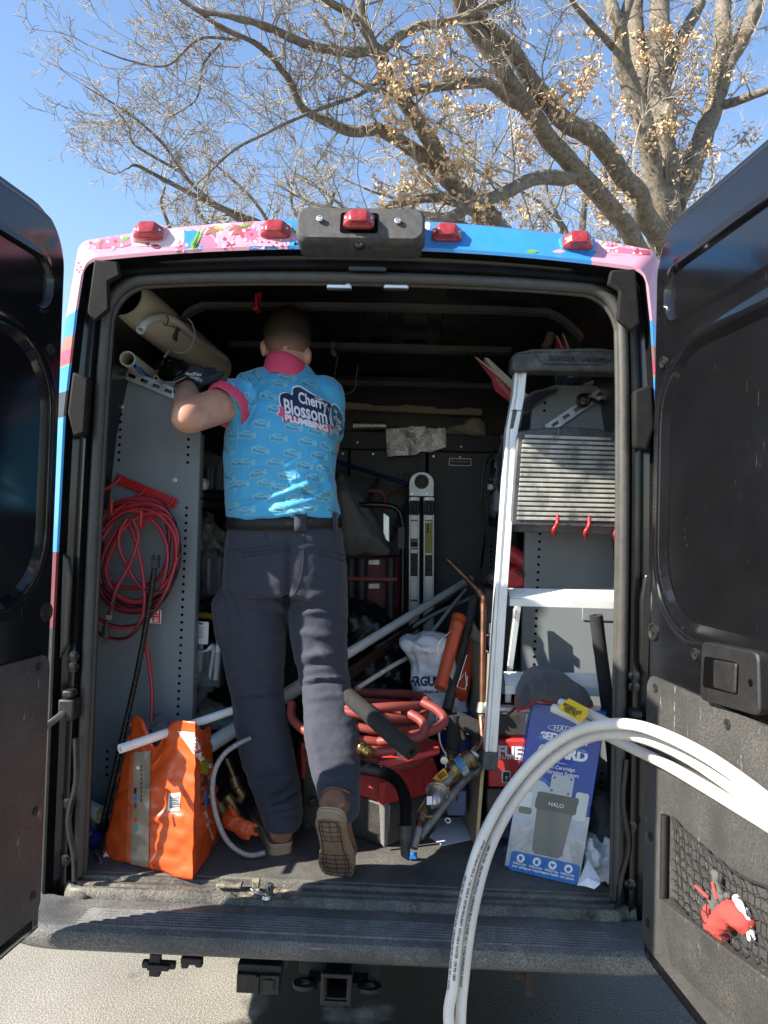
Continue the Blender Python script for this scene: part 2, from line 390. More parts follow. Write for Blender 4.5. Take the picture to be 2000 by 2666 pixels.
# ================================================================== van shell
XC = .012
van = thing('work_van', 'black cargo van with floral wrap, both rear doors swung open', 'van', V((XC, 4.4, 0)))
def tab(t, z):
    for (a, p), (b, q) in zip(t, t[1:]):
        if z <= b: return lerp(p, q, min(1, max(0, (z - a) / (b - a))))
    return t[-1][1]
T_O = [(.4, .955), (.8, .97), (1.4, .96), (1.8, .945), (2.1, .918), (2.3, .892), (2.45, .872)]
T_B = [(.4, .845), (1.3, .845), (1.9, .838), (2.2, .815), (2.36, .795)]
T_S = [(.4, .775), (1.6, .77), (2.0, .762), (2.3, .75)]
T_I = [(.4, .90), (1.4, .89), (1.9, .85), (2.42, .76)]
zB = lambda x: 2.388 - .046 * (x / .8) ** 2
zO = lambda x: 2.526 - .062 * (x / .8) ** 2
zS = lambda x: 2.325 - .018 * (x / .75) ** 2
zI = lambda x: 2.45 - .06 * (x / .75) ** 2
ZL = [.45, .6, .8, 1.0, 1.28, 1.285, 1.50, 1.505, 1.7, 1.885, 1.89, 1.965, 1.97, 2.04, 2.045, 2.09, 2.13, 2.18, 2.2]
def uloop(T, zt, r, Y, ins=0):
    """an upside-down U: up the left post, round the corner, across, down the other post"""
    zc = zt(T[-1][1]) - r - ins; half = []
    for z in ZL: half.append((tab(T, min(z, zc)) - ins, min(z, zc - .002 * (ZL[-1] - z))))
    w = tab(T, zc) - ins
    for k in range(0, 9):
        a = R(90 * k / 8); x = w - r + r * math.cos(a); half.append((x, zc + r * math.sin(a)))
    xs = [(w - r) * (1 - (k + 1) / 14) for k in range(14)]
    top = [(x, zt(x) - ins + (zc + r - (zt(w - r) - ins)) * (x / (w - r)) ** 4) for x in xs]
    h = half + top
    return [V((XC - x, Y, z)) for x, z in h] + [V((XC + x, Y, z)) for x, z in h[-2::-1]]
LO2 = uloop(T_O, zO, .05, 6.9); LO1 = uloop(T_O, zO, .05, 2.34); LOa = uloop(T_O, zO, .045, 2.15, .012)
LOb = uloop(T_O, zO, .035, 2.115, .034)
LBt = [p + V((0, .004, .020)) if p.z > 2.3 else p + V((-.012 if p.x < XC else .012, .004, 0)) for p in uloop(T_B, zB, .045, 2.066)]
LBl = [p + V((0, 0, .010)) if p.z > 2.3 else p + V((-.006 if p.x < XC else .006, 0, 0)) for p in uloop(T_B, zB, .045, 2.056)]
LB = uloop(T_B, zB, .045, 2.058)
def strip(mb, loops):
    n = len(loops[0])
    mb.add([p for l in loops for p in l], [(a * n + i, a * n + i + 1, (a + 1) * n + i + 1, (a + 1) * n + i) for a in range(len(loops) - 1) for i in range(n - 1)])
mb = MB(); strip(mb, [LO2, LO1, LOa, LOb, LBt, LBl, LB])
wm = [m_blue, m_pinkl, m_brown_w, m_redw, m_greenw, m_plastic, m_tail]
for i, f in enumerate(mb.f):
    c = sum((mb.v[k] for k in f), V()) / len(f); z = c.z
    if z > 2.27: k = 1 if (c.x < -.30 or c.x > .66) else 0
    elif z > 2.2: k = 1
    elif z > 2.15: k = 0
    elif z > 2.10: k = 2
    elif z > 2.065: k = 3
    elif z > 2.042: k = 4
    elif z > 1.967: k = 0
    elif z > 1.888: k = 5
    elif z > 1.5025: k = 0
    elif z > 1.2825: k = 6
    else: k = 5
    mb.m[i] = k
SHELL = bvh(mb); mb.part('body_shell', wm, van)
# black door jamb, seal, lining
LS = uloop(T_S, zS, .12, 2.13)
def mixl(t, Y, dz=0): return [V((lerp(a.x, b.x, t), Y, lerp(a.z, b.z, t))) for a, b in zip(LB, LS)]
mb = MB(); strip(mb, [LB, mixl(.05, 2.10), mixl(.36, 2.112), mixl(.42, 2.09), mixl(.66, 2.085), mixl(.72, 2.118), mixl(.9, 2.125), LS, [p + V((0, .05, 0)) for p in LS]])
mb.part('door_jamb', m_jamb, van, ang=50)
LI = uloop(T_I, zI, .18, 2.24); LI2 = uloop(T_I, zI, .18, 4.02)
mb = MB(); strip(mb, [[p + V((0, .05, 0)) for p in LS], LI, LI2])
mb.part('cargo_lining', m_interior, van)
seal = [p + V((0, -.018, 0)) for p in LS]
seal = [V((seal[0].x, seal[0].y, .565))] + [p for p in seal if p.z > .6] + [V((seal[-1].x, seal[-1].y, .565))]
mb = MB(); mb.tube(seal, .0165, 12)
inn = [V((XC + (p.x - XC) * (1 - .017), p.y + .012, p.z - (.013 if p.z > 2.2 else 0))) for p in seal]; mb.tube(inn, .008, 8)
out = [V((XC + (p.x - XC) * (1 + .019), p.y + .008, p.z + (.014 if p.z > 2.2 else 0))) for p in seal]; mb.tube(out, .0065, 8)
mb.part('door_seal', m_rubber, van)
# rubber corner gussets and post hardware
for s in (-1, 1):
    mb = MB(); X = XC + s * .757
    mb.prism([V((X + s * .015, 2.07, 2.345)), V((X - s * .055, 2.07, 2.34)), V((X - s * .062, 2.075, 2.30)), V((X - s * .03, 2.07, 2.28)), V((X - s * .035, 2.07, 2.20)), V((X + s * .005, 2.07, 2.165)), V((X + s * .03, 2.07, 2.19))], V((0, -.018, 0)))
    mb.part('corner_gusset', m_matte, van, bev=.006)
    mb = MB(); X = XC + s * .812
    mb.prism([V((X + s * .01, 2.08, 2.02)), V((X - s * .04, 2.08, 2.0)), V((X - s * .035, 2.08, 1.84)), V((X, 2.08, 1.83)), V((X + s * .02, 2.08, 1.9))], V((0, -.03, 0)))
    mb.part('door_bump_stop', m_matte, van, bev=.008)
    mb = MB(); X = XC + s * .83
    mb.prism([V((X + s * .01, 2.085, 1.50)), V((X - s * .012, 2.085, 1.485)), V((X - s * .022, 2.085, 1.42)), V((X - s * .02, 2.085, 1.24)), V((X + s * .006, 2.085, 1.19))], V((0, -.018, 0)))
    mb.part('lamp_housing', m_jamb, van, bev=.006)
    mb = MB(); X = XC + s * .80; mb.box(V((X, 2.07, 1.055)), (.045, .05, .06)); mb.box(V((X - s * .002, 2.066, 1.10)), (.03, .04, .02))
    o = mb.part('check_strap_bracket', m_plastic, van, bev=.005)
    mb = MB(); mb.tube([V((X + s * .005, 2.06, 1.05)), V((X + s * .02, 2.0, 1.03)), V((X + s * .02, 1.93, 1.025))], .009, 8); mb.part('check_strap', m_steel, van)
    for zz in (1.17, 1.2, .78, .62):
        mb = MB(); mb.lathe(V((X + s * .0, 2.09, zz)), (0, -1, 0), [(0, .016), (.006, .016), (.008, .009), (.012, .009), (.013, .004)], 12); mb.part('jamb_bolt', m_jamb, van)
# side step moulding at the foot of the posts
for s in (-1, 1):
    mb = MB(); X = XC + s * .80
    pts = [V((X - s * .02, 2.075, .97)), V((X - s * .028, 2.07, .85)), V((X - s * .01, 2.07, .74)), V((X - s * .03, 2.07, .64)), V((X - s * .035, 2.07, .57))]
    mb.tube(spline(pts, 4), .009, 6); mb.part('jamb_flange', m_jamb, van)

# ---- header wrap print: petals, stems and stars laid on the sloping header
def H(x, t):
    a = V((x, 2.070, zB(x - XC) + .020)); b = V((x, 2.115, zO(x - XC) - .034)); d = V((x, 2.15, zO(x - XC) - .012))
    n = V((0, -.10, .05)).normalized()
    return (a.lerp(b, t / .8) if t <= .8 else b.lerp(d, (t - .8) / .2)) + n * .0016
def hx(px, py):                                 # header coordinates of a photograph pixel
    p = P(px, py, 2.095); x = p.x; a = zB(x - XC) + .020; b = zO(x - XC) - .034
    return x, max(-.05, min(1.0, .8 * (p.z - a) / (b - a)))
def hpoly(k, pts): PR[k].append(pts)
PR = {k: [] for k in ('b', 'pl', 'p', 'w', 'r', 'br', 'g', 'ol', 'ink')}
LIFT = {'b': 0, 'pl': .0003, 'p': .0006, 'w': .0009, 'r': .0012, 'br': .0015, 'g': .0018, 'ol': .0021, 'ink': .0024}
def petal(k, cx, cy, a, b, rot=0, n=18): hpoly(k, ellipse(cx, cy, a, b, rot, n))
def blob_(k, pts, n=5): hpoly(k, [(p.x, p.y) for p in spline([V((a, b, 0)) for a, b in pts], n, True)])
blob_('b', [(470, 590), (500, 585), (520, 610), (545, 625), (520, 650), (480, 648), (475, 620)])
blob_('b', [(680, 567), (775, 562), (775, 650), (750, 650), (700, 590)])
blob_('w', [(390, 572), (460, 572), (478, 600), (475, 635), (440, 642), (380, 640), (345, 638), (345, 600)])
blob_('p', [(215, 622), (330, 618), (330, 640), (215, 645)])
blob_('b', [(205, 615), (240, 600), (262, 600), (250, 616), (225, 625)]); blob_('br', [(255, 600), (280, 597), (276, 612), (262, 645), (256, 640), (262, 615)])
blob_('ol', [(206, 612), (260, 597), (255, 601), (215, 613)])
blob_('pl', [(490, 572), (545, 570), (560, 590), (540, 610), (510, 600), (480, 585)])
blob_('p', [(515, 625), (545, 612), (565, 640), (540, 645), (512, 644)]); blob_('pl', [(560, 600), (605, 595), (612, 615), (590, 638), (560, 632)])
blob_('w', [(548, 570), (605, 567), (600, 585), (578, 595), (550, 585)])
for px, py, rr, k in ((553, 598, 26, 'br'), (612, 590, 22, 'br'), (560, 590, 18, 'r'), (625, 598, 30, 'r'), (600, 635, 14, 'r')):
    hpoly(k, [(px + (rr if i % 2 == 0 else rr * .42) * math.cos(PI * i / 5), py + (rr if i % 2 == 0 else rr * .42) * .9 * math.sin(PI * i / 5)) for i in range(10)])
blob_('pl', [(640, 568), (680, 566), (672, 580), (690, 600), (680, 640), (645, 645), (632, 620), (650, 590)]); blob_('r', [(632, 570), (660, 568), (655, 585), (635, 590)])
blob_('pl', [(655, 585), (680, 580), (700, 600), (775, 600), (770, 650), (700, 650), (650, 640), (640, 605)])
for a, b, w_, k in (((532, 572), (498, 645), 4, 'g'), ((545, 572), (500, 648), 4, 'g'), ((556, 590), (580, 596), 4, 'ol'), ((525, 586), (510, 588), 3, 'g')):
    d = V((b[0] - a[0], b[1] - a[1], 0)).normalized(); nn = V((-d.y, d.x, 0)) * w_
    hpoly(k, [(a[0] + nn.x, a[1] + nn.y), (lerp(a[0], b[0], .5) + nn.x, lerp(a[1], b[1], .5) + nn.y), (b[0] + nn.x, b[1] + nn.y), (b[0] - nn.x, b[1] - nn.y), (lerp(a[0], b[0], .5) - nn.x, lerp(a[1], b[1], .5) - nn.y), (a[0] - nn.x, a[1] - nn.y)])
for px, py in ((682, 630), (690, 635), (700, 631), (712, 640), (720, 632), (676, 636), (705, 644), (694, 645)): petal('ink', px, py, 3.2, 2.6, n=8)
petal('ink', 405, 641, 12, 5, .1); petal('br', 385, 632, 5, 9)
blob_('w', [(1108, 575), (1120, 582), (1118, 598), (1108, 596)]); blob_('w', [(1160, 570), (1166, 572), (1162, 582)])
blob_('pl', [(1556, 618), (1690, 625), (1690, 662), (1560, 658)]); blob_('w', [(1560, 622), (1610, 622), (1620, 640), (1575, 648)])
blob_('br', [(1615, 622), (1638, 624), (1630, 640), (1618, 636)]); blob_('b', [(1640, 624), (1672, 628), (1680, 642), (1645, 640)]); blob_('ol', [(1655, 623), (1688, 632), (1685, 638), (1660, 628)])
blob_('p', [(1610, 645), (1690, 644), (1690, 660), (1605, 658)]); blob_('r', [(1655, 650), (1690, 652), (1690, 662), (1650, 660)])
for px in (820, 845, 870, 900, 925, 1385, 1455): blob_(('g', 'r', 'g', 'br', 'g', 'g', 'pl')[(820, 845, 870, 900, 925, 1385, 1455).index(px)], [(px - 16, 655), (px, 649), (px + 16, 655), (px, 659)])
for cx_b, cy_b, rr_b, k1 in ((236, 632, 20, 'pl'), (300, 628, 24, 'p'), (440, 592, 26, 'pl'), (470, 640, 20, 'p'), (585, 622, 26, 'pl'), (655, 610, 28, 'p'), (735, 640, 20, 'pl'), (1595, 640, 22, 'p'), (1660, 648, 18, 'pl')):
    a0 = (cx_b * .37) % 1.2
    for k in range(5):
        a = a0 + 2 * PI * k / 5; petal(k1, cx_b + rr_b * .62 * math.cos(a), cy_b + rr_b * .55 * math.sin(a), rr_b * .42, rr_b * .30, a, 14); petal('w', cx_b + rr_b * .82 * math.cos(a), cy_b + rr_b * .74 * math.sin(a), rr_b * .18, rr_b * .16, a, 10)
    petal('r', cx_b, cy_b, rr_b * .2, rr_b * .18, 0, 10)
for px, py, a in ((280, 602, .2), (325, 622, -.5), (505, 640, .7), (640, 585, -.3), (690, 600, 1.0), (765, 600, .4), (1640, 630, .3), (1575, 628, -.6)): petal('g', px, py, 13, 4.5, a, 12)
NM = {'b': (m_blue, 'wrap_blue_patch'), 'pl': (m_pinkl, 'wrap_pale_petal'), 'p': (m_pink, 'wrap_pink_petal'), 'w': (m_white_w, 'wrap_white_petal'), 'r': (m_redw, 'wrap_red_star'), 'br': (m_brown_w, 'wrap_brown_star'), 'g': (m_greenw, 'wrap_green_stem'), 'ol': (m_olive, 'wrap_olive_leaf'), 'ink': (M('wine_print', (.16, .02, .05), .5), 'wrap_stamen')}
for k, L_ in PR.items():
    for n_, pts in enumerate(L_):
        mbk = MB(); wrap_poly(mbk, pts, SHELL, .0012 + LIFT[k] + n_ * .00002, 4)
        if mbk.f: mbk.part(NM[k][1], NM[k][0], van)
# dots on the pillar's pink top
mb = MB()
for px, py in ((178, 690), (186, 682), (195, 688), (204, 684), (210, 694), (184, 700), (200, 702), (190, 712), (206, 708), (198, 692), (180, 708), (212, 702)): wrap_poly(mb, ellipse(px, py, 3.2, 3, 0, 8), SHELL, .002, 1)
mb.part('wrap_stamen_dots', NM['ink'][0], van)

# ---- marker lights, brake lamp housing
def lamp_bm():
    mb = MB(); w, h, d = .043, .025, .026
    mb.cm = 0
    def ring(sw, sh, y, ch): return [V((x * sw, y, z * sh)) for x, z in ((-1, -ch), (-ch, -1), (ch, -1), (1, -ch), (1, ch), (ch, 1), (-ch, 1), (-1, ch))]
    mb.loft([ring(w, h, .004, .72), ring(w, h, -.006, .72), ring(w * .94, h * .9, -.010, .66), ring(w * .6, h * .84, -d, .74), ring(w * .5, h * .7, -d - .003, .8)])
    return mb
lm = lamp_bm().mesh('marker_light', [m_lens]); sc_m = MB(); sc_m.lathe(V((0, 0, 0)), (0, -1, 0), [(0, .0045), (.003, .0045), (.0045, .0025)], 10); scm = sc_m.mesh('screw', [m_steel])
tiltH = Matrix.Rotation(R(-24), 4, 'X')
vl = wloc(van)
def put_lamp(px, py, Y, tilt=True, dep=0):
    o = bpy.data.objects.new('marker_light', lm); COL.objects.link(o); o.parent = van; o.location = P(px, py, Y) - vl
    if tilt: o.rotation_euler = (R(-20), 0, 0)
    mm = o.modifiers.new('bevel', 'BEVEL'); mm.width = .0016; mm.segments = 2; mm.limit_method = 'ANGLE'
    for s in (-1, 1):
        q = bpy.data.objects.new('screw', scm); COL.objects.link(q); q.parent = o; q.location = (s * .034, -.013, 0)
    return o
for px, py in ((388, 607), (718, 603), (1163, 612), (1504, 632)): put_lamp(px, py, 2.088)
# raised blisters under the lamps
for px, py in ((388, 607), (718, 603), (1163, 612), (1504, 632)):
    mb = MB(); c = P(px, py, 2.094); mb.loft([[c + Matrix.Rotation(R(-20), 3, 'X') @ V((x * k, y, z * k)) for x, z in rrect(-.050, -.030, .050, .030, .022)] for k, y in ((1.12, .010), (1.0, .002), (.95, -.004))])
    mb.part('lamp_blister', m_pinkl if px < 900 else m_blue, van)
mb = MB(); a = P(770, 592, 2.04); b = P(1110, 597, 2.04); cx_ = (a + b) / 2; w_ = (b - a).length / 2 * .98; hh = .058
Rb = Matrix.Rotation(R(-14), 3, 'X')
def bring(k, y, hk=1, r=.03): return [cx_ + Rb @ V((x, y, z)) for x, z in rrect(-w_ * k, -hh * hk, w_ * k, hh * hk, r, 6)]
mb.loft([bring(1, .055), bring(1, -.005), bring(.985, -.016, .94), bring(.955, -.024, .82)])
bar = mb.part('brake_light_housing', m_barplast, van, label='black textured housing over the middle red lamp', ang=30)
mb = MB(); c2 = P(935, 578, 2.012); mb.add([c2 + Rb @ V((x, .003, z)) for x, z in rrect(-.053, -.033, .053, .033, .008)], [tuple(range(24))]); mb.part('lamp_recess', m_hole, bar)
o = put_lamp(935, 577, 2.010); o.name = 'brake_light_lens'; o.parent = van
for px, py in ((833, 571), (1036, 577)):
    mb = MB(); mb.lathe(P(px, py, 2.014), Rb @ V((0, -1, 0)), [(0, .009), (.006, .009), (.007, .0065), (.004, .006), (.004, .003), (.0065, .003), (.007, .001)], 14); mb.part('housing_screw', m_galv, bar)
mb = MB(); mb.lathe(P(936, 634, 2.03), Rb @ V((0, -1, -.3)), [(0, .019), (.012, .018), (.016, .014)], 18); mb.lathe(P(936, 634, 2.016), Rb @ V((0, -1, -.3)), [(0, .009), (.004, .009), (.004, .006), (.001, .003)], 14); mb.part('reversing_camera', m_plastic, bar)
# ---- latches, rating plate, ceiling bows, ceiling pressings
for px in (884, 1032):
    mb = MB(); c = P(px, 744, 2.13); mb.box(c, (.072, .02, .022)); mb.box(c + V((0, -.012, -.006)), (.068, .006, .009)); mb.tube([c + V((-.012, -.012, .008)), c + V((-.01, -.022, .018)), c + V((.012, -.022, .018)), c + V((.014, -.012, .008))], .0035, 8)
    mb.lathe(c + V((.026, -.01, 0)), (0, -1, 0), [(0, .007), (.004, .007)], 10); mb.part('latch_striker', m_steel, van, bev=.002)
mb = MB(); mb.box(P(957, 700, 2.085), (.11, .012, .014)); mb.part('catch_plate', m_jamb, van, bev=.003)
def bow(pts, w_, h_):
    pts = [V(p) for p in pts]; mb = MB(); mb.loft([[p + V((0, -w_, -h_)), p + V((0, w_, -h_)), p + V((0, w_, h_)), p + V((0, -w_, h_))] for p in pts]); return mb
m_bow = M('bow_grey', (.04, .04, .04), .4, dust=.3)
bow(spline(P3([(455, 880, 2.55), (482, 825, 2.55), (520, 802, 2.56), (580, 797, 2.58), (1000, 800, 2.62), (1380, 812, 2.6), (1440, 820, 2.58), (1480, 845, 2.56), (1515, 880, 2.55)]), 5), .022, .009).part('roof_bow', m_bow, van)
for y, Y, x0, x1 in ((907, 3.15, 860, 1330), (1000, 3.75, 800, 1280)): bow([P(x0 - 260, y - 8, Y), P(x0, y - 4, Y), P(x1, y + 8, Y)], .03, .012).part('roof_bow', m_bow, van)
for k in range(9):
    for Y in (2.42, 2.95, 3.45):
        x = -.6 + k * .155; mb = MB(); z = zI(x) - .012
        mb.prism([V((x - .05, Y - .17, z)), V((x + .05, Y - .17, z)), V((x + .05, Y + .17, z)), V((x - .05, Y + .17, z))], V((0, 0, .006))); mb.part('roof_pressing', m_interior, van, bev=.005)
# ---- floor, sill, bumper
mb = MB(); mb.box(V((XC, 3.10, .51)), (1.78, 1.90, .10)); mb.part('cargo_floor', m_floor, van, bev=.006)
mb = MB(); prof = [(2.152, .50), (2.152, .557), (2.135, .557), (2.131, .548), (2.120, .545), (2.113, .552), (2.100, .553), (2.094, .544), (2.083, .543), (2.078, .555), (2.066, .556), (2.058, .548), (2.050, .530), (2.050, .50)]
xs = [-.80, -.77, -.74, -.5, -.32, -.30, -.14, -.12, 0, .3, .6, .76, .79, .82]
mb.loft([[V((XC + x, y + (.0 if abs(x) < .79 else .03), z - (.012 if -.31 < x < -.13 and 2.055 < y < 2.14 else 0))) for y, z in prof] for x in xs]); sill = mb.part('door_sill', m_sill, van, bev=.002, ang=25)
mb = MB(); mb.grid(lambda u, v: V((XC + lerp(-.33, -.12, u), lerp(2.06, 2.142, v), .537 + .016 * math.sin(PI * v) * (noise.noise(V((u * 9, v * 4, 1))) * .8 + .55) * math.sin(PI * min(1, max(0, u))) ** .4)), 40, 16); mb.part('sill_dirt', m_grit, van, kind='stuff')
mb = MB(); c = V((XC - .215, 2.075, .556)); mb.tube(spline([c + V((-.05, .02, 0)), c + V((-.03, .0, 0)), c + V((0, -.012, .002)), c + V((0, -.014, .026)), c + V((.006, -.008, .03)), c + V((.012, .0, .024)), c + V((.01, .01, -.004))], 5), .0042, 8); mb.lathe(c + V((0, -.014, -.006)), (0, 0, 1), [(0, .014), (.008, .011)], 12); mb.part('lock_striker', m_steel, van)
mb = MB(); mb.box(V((XC - .33, 2.105, .562)), (.072, .035, .01)); mb.box(V((XC - .255, 2.11, .566)), (.022, .02, .022)); mb.part('sill_catch_block', m_grit, van, bev=.003)
for px in (216, 632, 1080, 1540):
    mb = MB(); p = P(px, 2336 + (px - 216) * .034, 2.048); mb.lathe(p, (0, -1, 0), [(0, .012), (.004, .012), (.005, .008), (.008, .007), (.009, .003)], 14); mb.part('sill_bolt', m_sill, van)
def bump_y(x): return .055 * max(0, (abs(x - XC) - .72) / .2) ** 2
mb = MB(); prof = [(2.05, .468), (2.05, .532), (2.030, .536), (2.0, .536)]
for k in range(7):
    y = 1.992 - k * .0125; prof += [(y, .535), (y - .002, .539), (y - .006, .539), (y - .008, .535)]
prof += [(1.903, .533), (1.893, .527), (1.888, .518), (1.886, .502), (1.890, .485), (1.90, .475), (1.95, .468)]
xs = [-.90, -.86, -.80, -.76, -.72, -.69, -.67, -.3, 0, .3, .69, .71, .74, .78, .82, .86, .90]
mb.loft([[V((XC + x, y + bump_y(XC + x), min(z, .535) if abs(x) > .68 else z)) for y, z in prof] for x in xs])
nP = len(prof)
for n_ in range((len(xs) - 1) * nP):
    if 4 <= n_ % nP < 32 and (n_ % nP - 4) % 4 == 1 and 5 <= n_ // nP < 11: mb.m[n_] = 1
bmp = mb.part('rear_bumper', [m_bumper, m_ribdust], van, ang=24)
for px, py in ((137, 2448), (588, 2458), (1163, 2480), (1634, 2502)):
    p = P(px, py, 1.886); p.y = 1.886 + bump_y(p.x)
    for r0, r1, dz in ((.016, .0145, .0006), (.009, .0075, .0006)):
        mb = MB(); mb.lathe(p, (0, -1, 0), [(0, r0), (dz, r0), (dz, r1), (.0, r1)], 20, cap=False); mb.part('bumper_plug', m_bumper, bmp)
# ---- tow hitch and what hangs under the bumper
th = []
mb = MB(); c = P(879, 2555, 2.02)
for w0, w1, y0, y1 in ((.037, .027, -.03, .25), (.042, .030, -.04, -.02)):
    o4 = [V((x * w0, y0, z * w0)) for x, z in ((-1, -1), (1, -1), (1, 1), (-1, 1))]; o5 = [V((x * w0, y1, z * w0)) for x, z in ((-1, -1), (1, -1), (1, 1), (-1, 1))]
    i4 = [V((x * w1, y0, z * w1)) for x, z in ((-1, -1), (1, -1), (1, 1), (-1, 1))]; i5 = [V((x * w1, y1, z * w1)) for x, z in ((-1, -1), (1, -1), (1, 1), (-1, 1))]
    mb.loft([[c + p for p in r_] for r_ in (o4, o5, i5, i4)], closed=True)
mb.part('hitch_receiver', m_plastic, van, bev=.003)
for s in (-1, 1):
    mb = MB(); e = c + V((s * .088, .0, -.012)); mb.cm = 0
    for rr in (0,): mb.loft([[e + V((math.cos(2 * PI * k / 20) * r0, math.sin(2 * PI * k / 20) * r0 * .75, z)) for k in range(20)] for r0, z in ((.034, -.006), (.034, .006), (.014, .006), (.014, -.006))], closed=True)
    mb.box(c + V((s * .062, .03, -.012)), (.045, .05, .012)); mb.box(c + V((s * .078, .06, .03)), (.07, .012, .09)); mb.part('chain_loop_plate', m_plastic, van, bev=.002)
mb = MB(); c = P(680, 2530, 2.03); mb.box(c + V((0, 0, .02)), (.12, .06, .03)); mb.box(c + V((-.03, -.02, -.008)), (.056, .05, .05)); mb.box(c + V((.03, -.02, -.008)), (.056, .05, .05)); mb.box(c + V((-.001, -.048, -.008)), (.012, .008, .05)); mb.box(c + V((.03, -.048, -.006)), (.03, .006, .03)); mb.part('trailer_socket', m_plastic, van, bev=.006)
mb = MB(); c = P(405, 2510, 2.0); mb.box(c, (.03, .02, .06)); mb.box(c + V((.012, -.01, .0)), (.06, .02, .016)); mb.lathe(c + V((-.035, 0, 0)), (1, 0, 0), [(0, .012), (.09, .012)], 8); mb.part('sensor_bracket', m_plastic, van, bev=.003)
mb = MB(); c = P(500, 2500, 2.0); mb.box(c, (.06, .02, .02)); mb.box(c + V((-.018, 0, -.01)), (.02, .02, .02)); mb.box(c + V((.02, 0, -.008)), (.02, .02, .016)); mb.part('sensor_bracket', m_plastic, van, bev=.005)
m_rust = M('rusty_bracket', (.035, .024, .018), .8, var=.5, vs=40)
mb = MB(); c = P(1378, 2556, 2.05); mb.box(c, (.022, .02, .075)); mb.box(c + V((-.015, .01, .015)), (.05, .02, .03)); mb.part('rusty_bracket', m_rust, van, bev=.003)
# underbody
mb = MB(); mb.box(V((XC, 4.75, .36)), (1.8, 4.1, .16)); mb.box(V((XC, 2.4, .455)), (1.6, .7, .1)); mb.part('underbody', m_hole, van)

# ================================================================== rear doors
def sd_poly(u, z, poly):
    """signed distance (negative inside) of points to a polygon"""
    d = np.full(u.shape, 1e9); ins = np.zeros(u.shape, bool); n = len(poly)
    for i in range(n):
        ax, ay = poly[i]; bx, by = poly[(i + 1) % n]; ex, ey = bx - ax, by - ay
        t = np.clip(((u - ax) * ex + (z - ay) * ey) / (ex * ex + ey * ey + 1e-12), 0, 1)
        d = np.minimum(d, np.hypot(u - ax - t * ex, z - ay - t * ey))
        c = ((ay > z) != (by > z)) & (u < (bx - ax) * (z - ay) / (by - ay + 1e-12) + ax); ins ^= c
    return np.where(ins, -d, d)
def sstep(a, b, x):
    t = np.clip((x - a) / (b - a), 0, 1); return t * t * (3 - 2 * t)
DW, DZ0, DZ1, DA = .75, .55, 2.365, R(7)
class Door:
    def __init__(s, sgn, hx_):
        s.sg = sgn; s.h = V((hx_, 1.86, 0)); s.d = V((sgn * math.sin(DA), -math.cos(DA), 0)); s.n = V((-sgn * math.cos(DA), -math.sin(DA), 0))
    def w(s, u, z, h=0): return s.h + s.d * u + s.n * h + V((0, 0, z))
    def uz(s, px, py, h=0):
        p = PP(px, py, s.h + s.n * h, s.n); return ((p - s.h).dot(s.d), p.z)
RD = Door(1, .772); LD = Door(-1, -.742)
